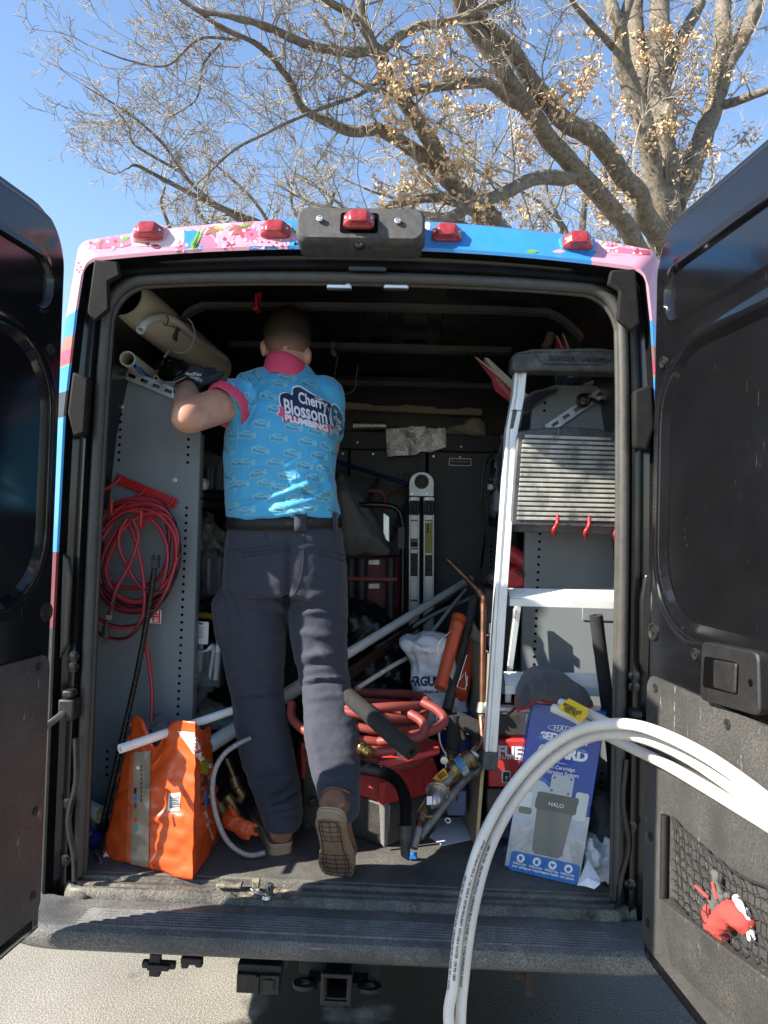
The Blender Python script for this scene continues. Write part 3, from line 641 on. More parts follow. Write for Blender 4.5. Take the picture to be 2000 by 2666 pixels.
def build_door(D, root, lit):
    nu, nz = 96, 280
    S, Z = np.meshgrid(np.linspace(0, 1, nu + 1), np.linspace(0, 1, nz + 1)); Z = DZ0 + (DZ1 - DZ0) * Z
    rc = .13; zc = DZ1 - rc; umin = np.where(Z > zc, rc - np.sqrt(np.maximum(0, rc * rc - (Z - zc) ** 2)), 0) + .012 * np.sin(np.clip((Z - DZ0) / 1.9, 0, 1) * PI) ** 2 * 0
    U = umin + (DW - umin) * S
    Hh = np.zeros(U.shape)
    def W(ps): return [RD.uz(a, b) for a, b in ps]
    a = RD.uz(1736, 770); zt, zb_ = RD.uz(1736, 712)[1], RD.uz(1740, 838)[1]
    win = rrect(a[0], zb_, DW - .07, zt, .05, 6)
    d = sd_poly(U, Z, win); Hh -= .085 * (1 - sstep(-.030, .004, d)); Hh += .004 * np.exp(-((d - .006) / .006) ** 2)
    u0 = RD.uz(1722, 1300)[0]; z0 = RD.uz(1770, 1632)[1]; z1 = RD.uz(1780, 905)[1]
    pan = rrect(u0, z0, DW - .045, z1, .17, 8); d2 = sd_poly(U, Z, pan)
    Hh -= .032 * (1 - sstep(-.055, .01, d2)); Hh += .006 * np.exp(-((d2 - .012) / .012) ** 2)
    Hh += .006 * np.exp(-((d2 + .062) / .010) ** 2)                                   # bead
    u1 = RD.uz(1802, 1250)[0]; z2 = RD.uz(1860, 1568)[1]; z3 = RD.uz(1850, 925)[1]
    pn2 = rrect(u1, z2, DW - .09, z3, .11, 8); d3 = sd_poly(U, Z, pn2); Hh -= .012 * np.exp(-(d3 / .0035) ** 2); Hh += .004 * (1 - sstep(-.012, 0, d3))
    Hh += .01 * (1 - sstep(0, .018, U - umin)) * 0 - .012 * (1 - sstep(0, .014, U - umin))
    Hh -= .012 * sstep(-.02, 0, U - DW) + .012 * (1 - sstep(0, .02, Z - DZ0)) + .012 * sstep(-.02, 0, Z - DZ1)
    Hh += .0035 * np.exp(-((U - .045) / .006) ** 2) * (Z < 1.2)
    mb = MB(); pts = [D.w(float(U[j, i]), float(Z[j, i]), float(Hh[j, i])) for j in range(nz + 1) for i in range(nu + 1)]
    mb.add(pts, [(j * (nu + 1) + i, j * (nu + 1) + i + 1, (j + 1) * (nu + 1) + i + 1, (j + 1) * (nu + 1) + i) for j in range(nz) for i in range(nu)])
    fd = [(j, i) for j in range(nz) for i in range(nu)]
    for n_, (j, i) in enumerate(fd): mb.m[n_] = 1 if d[j, i] < -.022 else 0  # deep pocket floor coloured near-black as the shade of a hollow
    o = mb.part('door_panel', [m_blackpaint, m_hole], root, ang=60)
    # outer skin and edge
    rim = [(0, z) for z in np.linspace(DZ0, zc, 12)] + [(rc - rc * math.cos(R(t)), zc + rc * math.sin(R(t))) for t in range(10, 91, 10)] + [(DW, DZ1), (DW, 2.0), (DW, 1.2), (DW, DZ0)]
    mb = MB(); mb.loft([[D.w(u, z, -.010) for u, z in rim], [D.w(u, z, -.045) for u, z in rim], [D.w(u + (.02 if u < .5 else 0), z, -.07) for u, z in rim]])
    mb.part('outer_skin', m_blackpaint, root)
    mb = MB(); e = [D.w(u + .004, z, -.018) for u, z in rim[:-3]]; mb.tube(e, .007, 6); mb.part('edge_seal', m_rubber, root)
    # trim board
    zt2 = RD.uz(1690, 1752)[1]; mb = MB(); ro = rrect(.022, .60, DW - .03, zt2, .035, 6)
    mb.loft([[D.w(u, z, .0015) for u, z in ro], [D.w(u, z, .007) for u, z in ro], [D.w(u * .996 + .0015, z * .998 + .0018, .0095) for u, z in ro]]); tb = mb.part('trim_board', m_trim, root)
    for u, z in ((.07, zt2 - .025), (.06, .87), (.055, .66), (.4, .63), (.38, zt2 - .03)):
        mb = MB(); mb.lathe(D.w(u, z, .0095), D.n, [(0, .011), (.002, .011), (.003, .008), (.001, .004)], 14); mb.part('trim_clip', m_plastic, tb)
    for px, py, rr in ((1702, 1645, .016), (1812, 1703, .009), (1728, 944, .010)):
        u, z = RD.uz(px, py); mb = MB(); mb.lathe(D.w(u, z, .0), D.n, [(0, rr * 1.5), (.004, rr * 1.45), (.0045, rr * 1.1), (.001, rr), (.001, rr * .5), (.004, rr * .45), (.004, .001)], 18); mb.part('panel_plug', m_plastic, root)
    return tb
door_r = bpy.data.objects.new('rear_door', None); COL.objects.link(door_r); door_r.parent = van; door_r.location = RD.h - wloc(van); door_r['label'] = 'open rear door with handle plate and net pocket'
door_l = bpy.data.objects.new('rear_door', None); COL.objects.link(door_l); door_l.parent = van; door_l.location = LD.h - wloc(van); door_l['label'] = 'shaded open rear door with plain trim board'
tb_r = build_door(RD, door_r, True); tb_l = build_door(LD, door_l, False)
# handle plate
def Rq(px, py, h): u, z = RD.uz(px, py, h); return RD.w(u, z, h)
def door_prism(quad_px, h0, h1, name, mat, r=.012, bev=.003, parent=None, label=None):
    q = [RD.uz(a, b, h1) for a, b in quad_px]; pts = []
    for i in range(4):
        p, a, b = V((*q[i], 0)), V((*q[i - 1], 0)), V((*q[(i + 1) % 4], 0)); ea = (a - p).normalized(); eb = (b - p).normalized()
        for k in range(6):
            t = k / 5; pts.append((p + ea * r) * (1 - t) ** 2 + p * 2 * t * (1 - t) + (p + eb * r) * t * t)
    mb = MB(); mb.loft([[RD.w(p.x, p.y, h0) for p in pts], [RD.w(p.x, p.y, h1) for p in pts]])
    return mb.part(name, mat, parent or door_r, bev=bev, label=label)
hp = door_prism([(1826, 1669), (1974, 1698), (1978, 1866), (1821, 1822)], .004, .030, 'handle_plate', m_plastic, .02, .004)
door_prism([(1834, 1708), (1916, 1724), (1914, 1808), (1830, 1788)], .0302, .0308, 'handle_recess', m_hole, .008, 0)
door_prism([(1856, 1717), (1916, 1728), (1913, 1807), (1856, 1790)], .0308, .037, 'handle_paddle', m_plastic, .006, .003)
mb = MB(); mb.disc(Rq(1954, 1778, .0304), RD.n, .0075, 16); mb.part('key_hole', m_hole, hp)
door_prism([(1965, 1715), (1992, 1722), (1990, 1842), (1965, 1836)], .0, .016, 'latch_box', m_plastic, .006, .003)
# net pocket
mb = MB(); mb.tube([Rq(1731, 2122, .02), Rq(1728, 2342, .02)], .009, 10); mb.part('net_bar', m_plastic, tb_r)
mb = MB(); led = [(1728, 2340), (1790, 2388), (1900, 2470), (2000, 2540), (2080, 2600)]; a = [RD.uz(*p, .03) for p in led]
mb.loft([[RD.w(u, z, .009), RD.w(u, z, .040), RD.w(u, z - .028, .034), RD.w(u, z - .14, .013), RD.w(u, z - .15, .009)] for u, z in a]); mb.part('pocket_ledge', m_trim, tb_r, bev=.004)
m_net = M('black_net_cord', (.015, .015, .016), .8, bump=.4, bs=900)
topc = [RD.uz(*p, .03) for p in ((1735, 2128), (1772, 2165), (1820, 2205), (1885, 2262), (1960, 2300), (2060, 2330))]; botc = [RD.uz(*p, .03) for p in ((1733, 2338), (1770, 2368), (1830, 2418), (1900, 2482), (1960, 2550), (2060, 2660))]
def along(c, t):
    t *= len(c) - 1; i = min(int(t), len(c) - 2); return lerp(c[i][0], c[i + 1][0], t - i), lerp(c[i][1], c[i + 1][1], t - i)
def netp(s, t):
    a, b = along(topc, s), along(botc, s); u, z = lerp(a[0], b[0], t), lerp(a[1], b[1], t)
    jit = .004 * noise.noise(V((s * 40, t * 40, 3))); return RD.w(u + jit, z - jit, .016 + .018 * math.sin(PI * s) * (.4 + t * .6) + jit)
mb = MB()
for i in range(13): mb.tube([netp(min(1, i / 12 + .02 * (k % 2) + k * .018), k / 8) for k in range(9)], .0013, 4)
for k in range(1, 8): mb.tube([netp(i / 36, min(1, k / 8 + .025 * (i % 3 == 0))) for i in range(37)], .0013, 4)
mb.tube([netp(i / 30, 0) for i in range(31)], .003, 6); mb.tube([netp(i / 30, 1) for i in range(31)], .003, 6)
mb.part('pocket_net', m_net, tb_r)

# scratches on the bare door skin
m_scr = M('scratch_grey', (.50, .47, .38), .7); rs = random.Random(6)
for k in range(60):
    if k < 26: px, py, dx, dy = rs.uniform(1850, 1985), rs.uniform(960, 1130), rs.gauss(2, 2), rs.uniform(8, 40)
    elif k < 48: px, py, dx, dy = rs.gauss(1915, 16), rs.gauss(1185, 16), rs.gauss(0, 10), rs.gauss(0, 10)
    else: px, py, dx, dy = rs.uniform(1895, 1960), rs.uniform(1200, 1290), rs.uniform(5, 40), rs.uniform(60, 150)
    q = [Rq(px + dx * t, py + dy * t + 4 * math.sin(t * 3 + k) * (k > 47), -.019) for t in (0, .33, .66, 1)]; mb = MB(); mb.tube(spline(q, 4), rs.uniform(.0012, .003), 4); mb.part('scratch', m_scr, door_r)
# ================================================================== partition at the front of the load space
m_part = M('partition_grey', (.055, .058, .062), .5, dust=.2, ds=4, scr=.2)
pt = van
mb = MB(); mb.box(V((XC, 4.05, 1.45)), (1.9, .02, 2.1)); mb.part('partition_light_stop', m_hole, pt)  # unseen black board added behind the panels to stop light at the seams
ztop = P(1100, 1172, 4.0).z
for x0, x1 in ((XC - .9, P(905, 1300, 4).x), (P(908, 1300, 4).x, P(1108, 1300, 4).x), (P(1111, 1300, 4).x, XC + .88)):
    mb = MB(); mb.box(V(((x0 + x1) / 2, 4.0, (ztop + .56) / 2)), (x1 - x0 - .004, .02, ztop - .56)); mb.part('partition_panel', m_part, pt, bev=.004)
mb = MB(); a = P(850, 1145, 3.97); b = P(1270, 1150, 3.97); mb.box(V((XC, 3.97, a.z)), (1.75, .06, .10)); mb.part('cross_rail', m_dark, pt, bev=.006)
mb = MB(); mb.box(V((XC, 4.03, (2.44 + ztop) / 2)), (1.74, .02, 2.44 - ztop)); mb.part('upper_panel', m_interior, pt)
for px, py in ((893, 1181), (972, 1182), (1129, 1188), (1198, 1190), (931, 1152), (1201, 1163)):
    mb = MB(); mb.lathe(P(px, py, 3.985 if py > 1175 else 3.935), (0, -1, 0), [(0, .006), (.005, .006)], 6); mb.part('partition_bolt', m_steel, pt)
c = P(1198, 1203, 3.986); mb = MB(); mb.add([c + V((x, 0, z)) for x, z in rrect(-.061, -.021, .061, .021, .004)], [tuple(range(24))]); pl = mb.part('maker_plate', m_white, pt)
mb = MB(); put_poly(mb, rrect(-.056, -.016, .056, .016, .002), c, (1, 0, 0), (0, 0, 1), .001); mb.part('plate_field', M('navy_print', (.01, .01, .045), .4), pl)
m_gold = M('gold_print', (.40, .26, .07), .4)
mb = MB(); put_text(mb, 'Mountaineer', c + V((0, 0, .003)), (1, 0, 0), (0, 0, 1), width=.10, bold=.02, lift=.002, shear=.3); mb.part('plate_lettering', m_gold, pl)
m_tan = M('tan_headliner', (.33, .29, .21), .8, var=.1)
mb = MB(); q = PL([(868, 1044), (960, 1050), (972, 1055), (1040, 1056), (1052, 1052), (1130, 1058), (1142, 1064), (1200, 1064), (1214, 1060), (1256, 1064), (1256, 1082), (1100, 1075), (868, 1062)], 3.93)
mb.prism(q, V((0, .08, 0))); mb.obj('headliner_shelf', m_tan, 'long pale tan moulded shelf above the dark partition', 'shelf', bev=.006)
m_foil = M('bubble_foil', (.72, .70, .64), .22, .9, bump=1, bs=160, var=.3, vs=60)
mb = MB(); mb.tube([P(920, 1108, 3.90), P(965, 1108, 3.90), P(1006, 1108, 3.90)], .022, 16); rough_up(mb, .003, 60); mb.obj('foil_duct', m_foil, 'short shiny foil roll lying on the partition rail', 'foil roll')
mb = MB(); edge = [(1008, 1190), (1030, 1186), (1062, 1186), (1085, 1184), (1097, 1174), (1120, 1178), (1148, 1168), (1165, 1163)]
def foilp(u, v):
    k = u * (len(edge) - 1); i = min(int(k), len(edge) - 2); bx, by = lerp(edge[i][0], edge[i + 1][0], k - i), lerp(edge[i][1], edge[i + 1][1], k - i)
    tx, ty = lerp(1004, 1160, u), 1112
    if v < .4: return P(tx, ty, lerp(4.0, 3.90, v / .4)) + V((0, 0, .004))
    return P(lerp(tx, bx, (v - .4) / .6), lerp(ty, by, (v - .4) / .6), 3.90 - .01 * math.sin(u * 9))
mb.grid(foilp, 40, 24); rough_up(mb, .004, 30); mb.obj('insulation_sheet', m_foil, 'crinkled foil bubble sheet hanging over the partition rail', 'foil sheet')
def cloth_blob(pts, thick, name, mat, label, cat, amp=.012, sc=18, Y=None, group=None, sq=.6, vox=.008):
    """a heap of cloth: an outline given depth, then crumpled"""
    q = PL(pts, Y) if Y else P3(pts); c = sum(q, V()) / len(q); mb = MB()
    rings = []
    for k, yo in ((.55, thick * .5), (.9, thick * .3), (1.0, 0), (.92, -thick * .3), (.6, -thick * .5)):
        rings.append([c + (p - c) * k + V((0, yo, 0)) for p in spline(q, 4, True)])
    mb.loft(rings); mb = remesh(mb, vox, 4); rough_up(mb, amp, sc, random.random() * 9); rough_up(mb, amp * .35, sc * 3, 4)
    return mb.obj(name, mat, label, cat, group)
m_tancloth = M('tan_rag', (.33, .29, .22), .95, sheen=.3, bump=.3, bs=300)
cloth_blob([(1165, 1126), (1172, 1116), (1200, 1110), (1225, 1088), (1245, 1086), (1260, 1105), (1262, 1137), (1220, 1133)], .12, 'canvas_rag', m_tancloth, 'bunched beige rag at the far end of the partition rail', 'rag', Y=3.9)
# ================================================================== overhead pipes
pw = thing('sewer_pipe', 'wide cream plastic pipe slung high under the roof', 'pipe', P(319, 760, 2.32))
a, b = P(319, 768, 2.30), P(560, 960, 3.05); mb = MB(); mb.pipe([a, a.lerp(b, .5), b], .073, .066, 28); mb.part('pipe_wall', m_pvcold, pw)
pth = spline(P3([(365, 860, 2.24), (377, 842, 2.27), (400, 828, 2.34), (432, 826, 2.42), (470, 845, 2.52), (520, 890, 2.72), (585, 932, 2.98)]), 8)
mb = MB(); mb.pipe(pth, .0135, .0105, 14); o = mb.obj('curved_pex_pipe', m_pex, 'thin curved white pipe tied over the wide cream pipe', 'pipe')
for (x, y), (X, Y2), Yd in (((440, 838), (450, 858), 2.42),):
    mb = MB(); c = P(440, 834, 2.40); mb.tube(spline([c + V((-.006, -.01, .012)), c + V((.004, -.018, 0)), c + V((-.004, -.016, -.022)), c + V((-.016, -.008, -.012))], 4), .002, 5)
    mb.tube([c + V((-.003, -.017, -.02)), P(452, 852, 2.33), P(465, 859, 2.33)], .0014, 5); mb.obj('cable_tie', m_ink, 'black cable tie knotted round the overhead pipes', 'cable tie')
mb = MB(); mb.tube(spline(P3([(489, 829, 2.36), (500, 842, 2.37), (507, 868, 2.38), (502, 895, 2.38), (490, 912, 2.38), (475, 919, 2.38), (455, 915, 2.38), (440, 905, 2.40)]), 5), .0022, 5)
mb.tube([P(445, 905, 2.40), P(428, 930, 2.42)], .004, 6); mb.obj('wire_loop', M('grey_wire', (.2, .19, .17), .5), 'thin wire loop hanging round the wide cream pipe', 'wire')
gp = thing('plastic_pipes', '', 'pipe', (0, 0, 0)); bpy.data.objects.remove(gp)
for (x0, y0, Y0), (x1, y1, Y1), ro, ri, m, nm, lb in (((332, 934, 2.34), (470, 1035, 3.2), .0255, .0215, m_pvcold, 'drain_pipe', 'mid-size cream pipe resting above the perforated strut'), ((293, 940, 2.46), (400, 1010, 3.3), .020, .017, m_pvcold, 'conduit_pipe', 'shaded cream pipe end tucked against the van wall'), ((352, 953, 2.30), (430, 1020, 2.9), .0075, .0055, M('blue_pipe', (.02, .13, .45), .35), 'water_pipe', 'thin blue pipe end beside the cream drain pipe'), ((406, 984, 2.33), (470, 1030, 2.9), .0075, .006, M('grey_pipe', (.3, .29, .26), .4), 'grey_conduit', 'small grey pipe end just above the gloved hand')):
    a, b = P(x0, y0, Y0), P(x1, y1, Y1); mb = MB(); mb.pipe([a, b], ro, ri, 20)
    if nm == 'drain_pipe': mb2 = MB()
    mb.obj(nm, m, lb, 'pipe')
m_blackbag = M('black_bag_plastic', (.006, .006, .007), .38, bump=.12, bs=30)
cloth_blob([(395, 1000), (392, 935), (430, 935), (445, 928), (465, 940), (500, 960), (520, 975), (490, 1010)], .2, 'black_plastic_bag', m_blackbag, 'crumpled black plastic bag behind the gloved hand', 'bag', Y=2.75, amp=.02)
mb = MB(); c = P(673, 778, 2.585); mb.box(c, (.022, .012, .10)); mb.box(c + V((0, -.02, -.045)), (.022, .05, .012)); mb.box(c + V((0, -.03, -.02)), (.012, .01, .06)); mb.obj('red_ceiling_hook', m_red, 'small red hook clipped on the front roof bow', 'hook', bev=.003)
# brackets and wires on the second bow
mb = MB(); c = P(866, 905, 3.1); mb.box(c, (.016, .01, .05)); mb.box(c + V((.01, -.01, -.03)), (.02, .02, .02))
mb.tube(spline(P3([(880, 925, 3.1), (874, 960, 3.1), (870, 1000, 3.1), (885, 1020, 3.1), (905, 1025, 3.1), (925, 1010, 3.1), (928, 980, 3.1), (933, 950, 3.1)]), 5), .0022, 5); mb.obj('loose_ceiling_wire', M('dull_wire', (.12, .11, .1), .5), 'loose thin wire drooping from the second roof bow', 'wire')

# ================================================================== shelving units
def shelf_unit(label, mirror, outline, Y, holes, name='shelving_unit'):
    q = PL(outline, Y); lo = min(p.z for p in q); c = sum(q, V()) / len(q)
    t = thing(name, label, 'shelving', V((c.x, Y + .7, lo)))
    mb = MB(); mb.prism(q, V((0, .003, 0))); ep = mb.part('end_panel', m_greysh, t, bev=.001)
    mb = MB()
    for px, py in holes: mb.lathe(P(px, py, Y - .0008), (0, 1, 0), [(0, .0052), (.0005, .0052)], 10)
    mb.part('hole_row', m_hole, ep, kind='stuff'); return t, q
hl = []
for k in range(10): hl.append((318 - k * 1.0, 1020 + k * 19.7))
for k in range(4): hl.append((491 - k * .8, 1144 + k * 20))
for k in range(32):
    y = 1322 + k * 19.9
    if y < 1870: hl.append((486 - k * .85 , y))
for y0, y1 in ((1354, 1440), (1614, 1700), (1753, 1840)):
    y = y0
    while y < y1: hl.append((268 - (y - 1354) * .055, y)); y += 19.8
for y in (1957, 1977, 1997, 2017): hl.append((280 - (y - 1957) * .03, y))
OUTL = [(290, 992), (455, 992), (466, 1000), (525, 1130), (513, 1500), (503, 1860), (492, 2130), (214, 2130), (224, 1700), (236, 1260), (244, 1200)]
shl, q = shelf_unit('grey perforated steel shelving holding the red cord hook', False, OUTL, 2.46, hl)
xe = q[4].x
mb = MB()
for p_, r_ in zip(q[3:6], q[4:7]): mb.prism([p_, r_, r_ + V((0, .035, 0)), p_ + V((0, .035, 0))], V((-.003, 0, 0)))
mb.part('front_flange', m_greysh, shl)
mb = MB()
for k in range(36): mb.lathe(V((P(lerp(524, 505, k / 36), lerp(1140, 1860, k / 36), 2.478).x + .0002, 2.478, P(515, lerp(1140, 1860, k / 36), 2.478).z)), (1, 0, 0), [(0, .003), (.0012, .003)], 8)
mb.part('flange_slots', m_hole, shl, kind='stuff')
# a bolt and a screw head on it
for px, py in ((317, 1059), (455, 1250)):
    mb = MB(); mb.lathe(P(px, py, 2.459), (0, -1, 0), [(0, .0085), (.002, .0085), (.002, .006), (.007, .006)], 12); mb.part('panel_bolt', m_steel, shl)
shelfz = [P(560, y, 2.55).z for y in (1300, 1565, 1770)]
for z in shelfz:
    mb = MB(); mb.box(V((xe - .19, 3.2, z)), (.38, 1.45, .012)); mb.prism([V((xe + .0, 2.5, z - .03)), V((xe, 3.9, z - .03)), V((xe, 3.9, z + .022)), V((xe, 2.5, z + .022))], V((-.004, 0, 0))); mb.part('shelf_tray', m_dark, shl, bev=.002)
# slotted strut across the top
def slotted(pts4, Y, th, slots, name, label, mat=m_galv, wid=None):
    a, b = pts4; d = (b - a).normalized(); n = V((0, -1, 0)); w = d.cross(n).normalized(); L = (b - a).length; h = wid / 2
    def ringpts(inner, y): return [a + d * x + w * z + V((0, y, 0)) for x, z in inner]
    mb = MB(); prev = 0; sl = .026; gap = (L - .02) / slots
    # plate as strips: rails above and below the slots, webs between
    for z0, z1 in ((-h, -.006), (.006, h)): mb.prism([a + w * z0, b + w * z0, b + w * z1, a + w * z1], n * th)
    for k in range(slots + 1):
        x0 = max(0, k * gap - gap * .5 + sl * .5 + .01) if k else 0; x1 = min(L, k * gap + gap * .5 - sl * .5 + .01)
        if x1 > x0: mb.prism([a + d * x0 + w * -.006, a + d * x1 + w * -.006, a + d * x1 + w * .006, a + d * x0 + w * .006], n * th)
    mb.prism([a + w * h, b + w * h, b + w * h + V((0, .03, 0)), a + w * h + V((0, .03, 0))], w * -th)
    return mb
so = thing('slotted_strut', 'galvanised slotted angle bolted over the shelf next to the gloved hand', 'strut', P(360, 985, 2.44))
mb = slotted((P(258, 944, 2.44), P(462, 1028, 2.44)), 2.44, .002, 6, '', '', wid=.036); mb.part('angle_bar', m_galv, so)
mb = MB(); mb.box(P(276, 955, 2.432), (.048, .006, .034)); mb.part('end_bracket', m_galv, so, bev=.003); mb = MB(); mb.lathe(P(280, 954, 2.429), (0, -1, 0), [(0, .008), (.005, .007)], 6); mb.part('bracket_bolt', m_steel, so)
# ---- red cord hanger and the cord
def hook_rack(label, bar, hooks, Yb, drop, out, tipup, name='cord_hanger'):
    t = thing(name, label, 'hanger', bar[0])
    a, b = bar; d = (b - a).normalized(); w = V((0, -1, 0)).cross(d).normalized()
    mb = MB(); mb.prism([a - w * .016, b - w * .016, b + w * .016, a + w * .016], V((0, -.005, 0))); mb.part('hanger_plate', m_red, t, bev=.002)
    for s in hooks:
        p = a.lerp(b, s) + V((0, -.008, 0)); mb = MB()
        q = [p + w * .012, p - w * .005 + V((0, -.006, 0)), p + drop * .4 + V((0, -out * .3, 0)), p + drop + V((0, -out, 0))]
        mb.tube(q[:2] + spline(q[1:], 5)[1:], .0055, 10)
        e = q[-1]; mb.tube(spline([e, e + V((0, -.02, -.012)), e + V((.003, -.035, 0)), e + V((.004, -.036, tipup))], 5), .0055, 10); mb.part('hook', m_red, t)
    return t
ha, hb = P(303, 1245, 2.452), P(461, 1312, 2.452)
hook_rack('red three-prong hanger carrying the coiled extension cord', (ha, hb), (.06, .48, .94), 2.45, V((-.058, 0, -.075)), .105, .04)
m_cordr = M('red_cord', (.36, .025, .035), .4, var=.1); m_cordk = M('black_cord_stripe', (.012, .012, .016), .4)
cord = thing('extension_cord', 'red and black extension cord coiled on the red hanger', 'cord', P(350, 1600, 2.38))
random.seed(5)
def coil_loop(cx, cy, rx, ry, Y, tilt, ph, n=40, turns=1.0, wob=5):
    s = random.random() * 50; out = []
    for k in range(int(n * turns) + 1):
        a = ph + 2 * PI * k / n; x, y = rx * math.cos(a), ry * math.sin(a); x, y = x + y * tilt, y
        if y > 0: y *= 1.0 + .12 * math.cos(a)
        w_ = noise.noise(V((math.cos(a) * 1.3 + s, math.sin(a) * 1.3, s))) * wob
        out.append(P(cx + x + w_, cy + y + w_ * .8, Y + .008 * noise.noise(V((a, s, 1)))))
    return out
def two_tone(mb_r, mb_k, pts, r):
    """round cord with a dark stripe winding along it"""
    F = mb_r.frames(pts)
    mb_r.tube(pts, r, 8)
    off = [p + (u * math.cos(i * .12) + w * math.sin(i * .12)) * r * .45 for i, (p, (_, u, w)) in enumerate(zip(pts, F))]
    mb_k.tube(off, r * .72, 6)
loops = [(352, 1432, 108, 138, 2.395, -.10), (348, 1440, 112, 140, 2.39, -.06), (356, 1445, 100, 132, 2.385, -.14), (346, 1436, 116, 128, 2.38, -.02), (358, 1450, 106, 140, 2.375, -.16), (340, 1452, 96, 120, 2.37, 0), (366, 1458, 98, 126, 2.37, -.2), (350, 1462, 112, 136, 2.365, -.1), (342, 1420, 104, 112, 2.40, -.08), (372, 1450, 88, 116, 2.365, -.25)]
for i, (cx, cy, rx, ry, Y, tl) in enumerate(loops):
    a, b = MB(), MB(); two_tone(a, b, coil_loop(cx, cy, rx, ry, Y, tl, i * .7, turns=1.04, wob=9), .0066); a.part('cord_loop', m_cordr, cord); b.part('cord_stripe', m_cordk, cord)
ex = [[(330, 1350, 2.36), (312, 1385, 2.36), (312, 1430, 2.36), (330, 1470, 2.36), (352, 1510, 2.355), (385, 1540, 2.35), (430, 1540, 2.36)],
      [(345, 1352, 2.36), (360, 1390, 2.36), (350, 1440, 2.35), (330, 1485, 2.35), (305, 1530, 2.345), (290, 1580, 2.34), (278, 1620, 2.34)],
      [(240, 1600, 2.37), (300, 1632, 2.36), (370, 1622, 2.355), (410, 1580, 2.35), (440, 1520, 2.355), (462, 1450, 2.36)],
      [(235, 1630, 2.37), (265, 1655, 2.36), (310, 1664, 2.355), (345, 1650, 2.35), (372, 1600, 2.35), (376, 1540, 2.35), (368, 1470, 2.352), (350, 1400, 2.36), (335, 1362, 2.37)],
      [(375, 1590, 2.35), (378, 1660, 2.36), (390, 1740, 2.38), (396, 1800, 2.38), (394, 1880, 2.36)]]
for ln in ex:
    a, b = MB(), MB(); two_tone(a, b, spline(P3(ln), 8), .0066); a.part('cord_run', m_cordr, cord); b.part('cord_stripe', m_cordk, cord)
pg = MB(); c0, c1 = P(277, 1618, 2.335), P(274, 1665, 2.335); pg.lathe(c0, c1 - c0, [(0, .006), (.008, .006), (.018, .011), (.045, .013), (.052, .011)], 10); o = pg.part('plug', m_blkplast, cord)
mb = MB()
for s in (-1, 0, 1): mb.box(c1 + V((s * .006, 0, -.004)), (.002, .004, .02))
mb.part('plug_prongs', m_steel, o, kind='stuff')
mb = MB(); mb.box(P(284, 1607, 2.33), (.018, .003, .014)); mb.part('plug_collar', M('collar_foil', (.6, .5, .35), .3, .6), cord)
tg = thing('cord_tag', 'small red and white gauge tag under the coiled cord', 'tag', P(397, 1605, 2.40)); to = P(397, 1605, 2.40)
mb = MB(); mb.box(to, (.058, .0015, .045)); mb.part('tag_card', m_white, tg)
m_tagred = M('tag_red', (.55, .02, .03), .4)
mb = MB(); put_poly(mb, rrect(.001, -.0215, .027, .0215, .003), to + V((0, -.001, 0)), (1, 0, 0), (0, 0, 1)); mb.part('tag_panel', m_tagred, tg)
mb = MB()
for s_, z, w_ in (('14', .014, .013), ('GAUGE', .004, .018), ('50', -.008, .014), ('FEET', -.0165, .018)): put_text(mb, s_, to + V((.014, -.002, z)), (1, 0, 0), (0, 0, 1), width=w_, bold=.02)
mb.part('tag_lettering', m_white, tg)
# ---- braided black rod leaning in front
rd = thing('braided_rod', 'black braided rod with forked head leaning on the shelf panel', 'rod', P(268, 2150, 2.30))
pp = spline(P3([(402, 1478, 2.34), (385, 1600, 2.335), (355, 1760, 2.33), (310, 1960, 2.31), (266, 2150, 2.30)]), 10); mb = MB(); mb.tube(pp, .0085, 10); mb.part('shaft', m_blacksteel, rd)
F = mb.frames(pp); mb = MB()
for s in (0, PI):
    mb.tube([pp[0].lerp(pp[-1], 0) * 0 + (lambda i, f: pp[i].lerp(pp[min(i + 1, len(pp) - 1)], f))(min(int(k / 6), len(pp) - 1), (k % 6) / 6) + (F[min(int(k / 6), len(pp) - 1)][1] * math.cos(k * .9 + s) + F[min(int(k / 6), len(pp) - 1)][2] * math.sin(k * .9 + s)) * .0085 for k in range(6 * (len(pp) - 1))], .0022, 4)
mb.part('braid', M('braid_black', (.03, .03, .03), .5), rd)
mb = MB(); c = P(405, 1468, 2.338); mb.box(c, (.022, .02, .03)); mb.box(c + V((-.009, 0, .02)), (.006, .02, .02)); mb.box(c + V((.010, 0, .02)), (.006, .02, .02)); mb.part('forked_head', m_blkplast, rd, bev=.003)
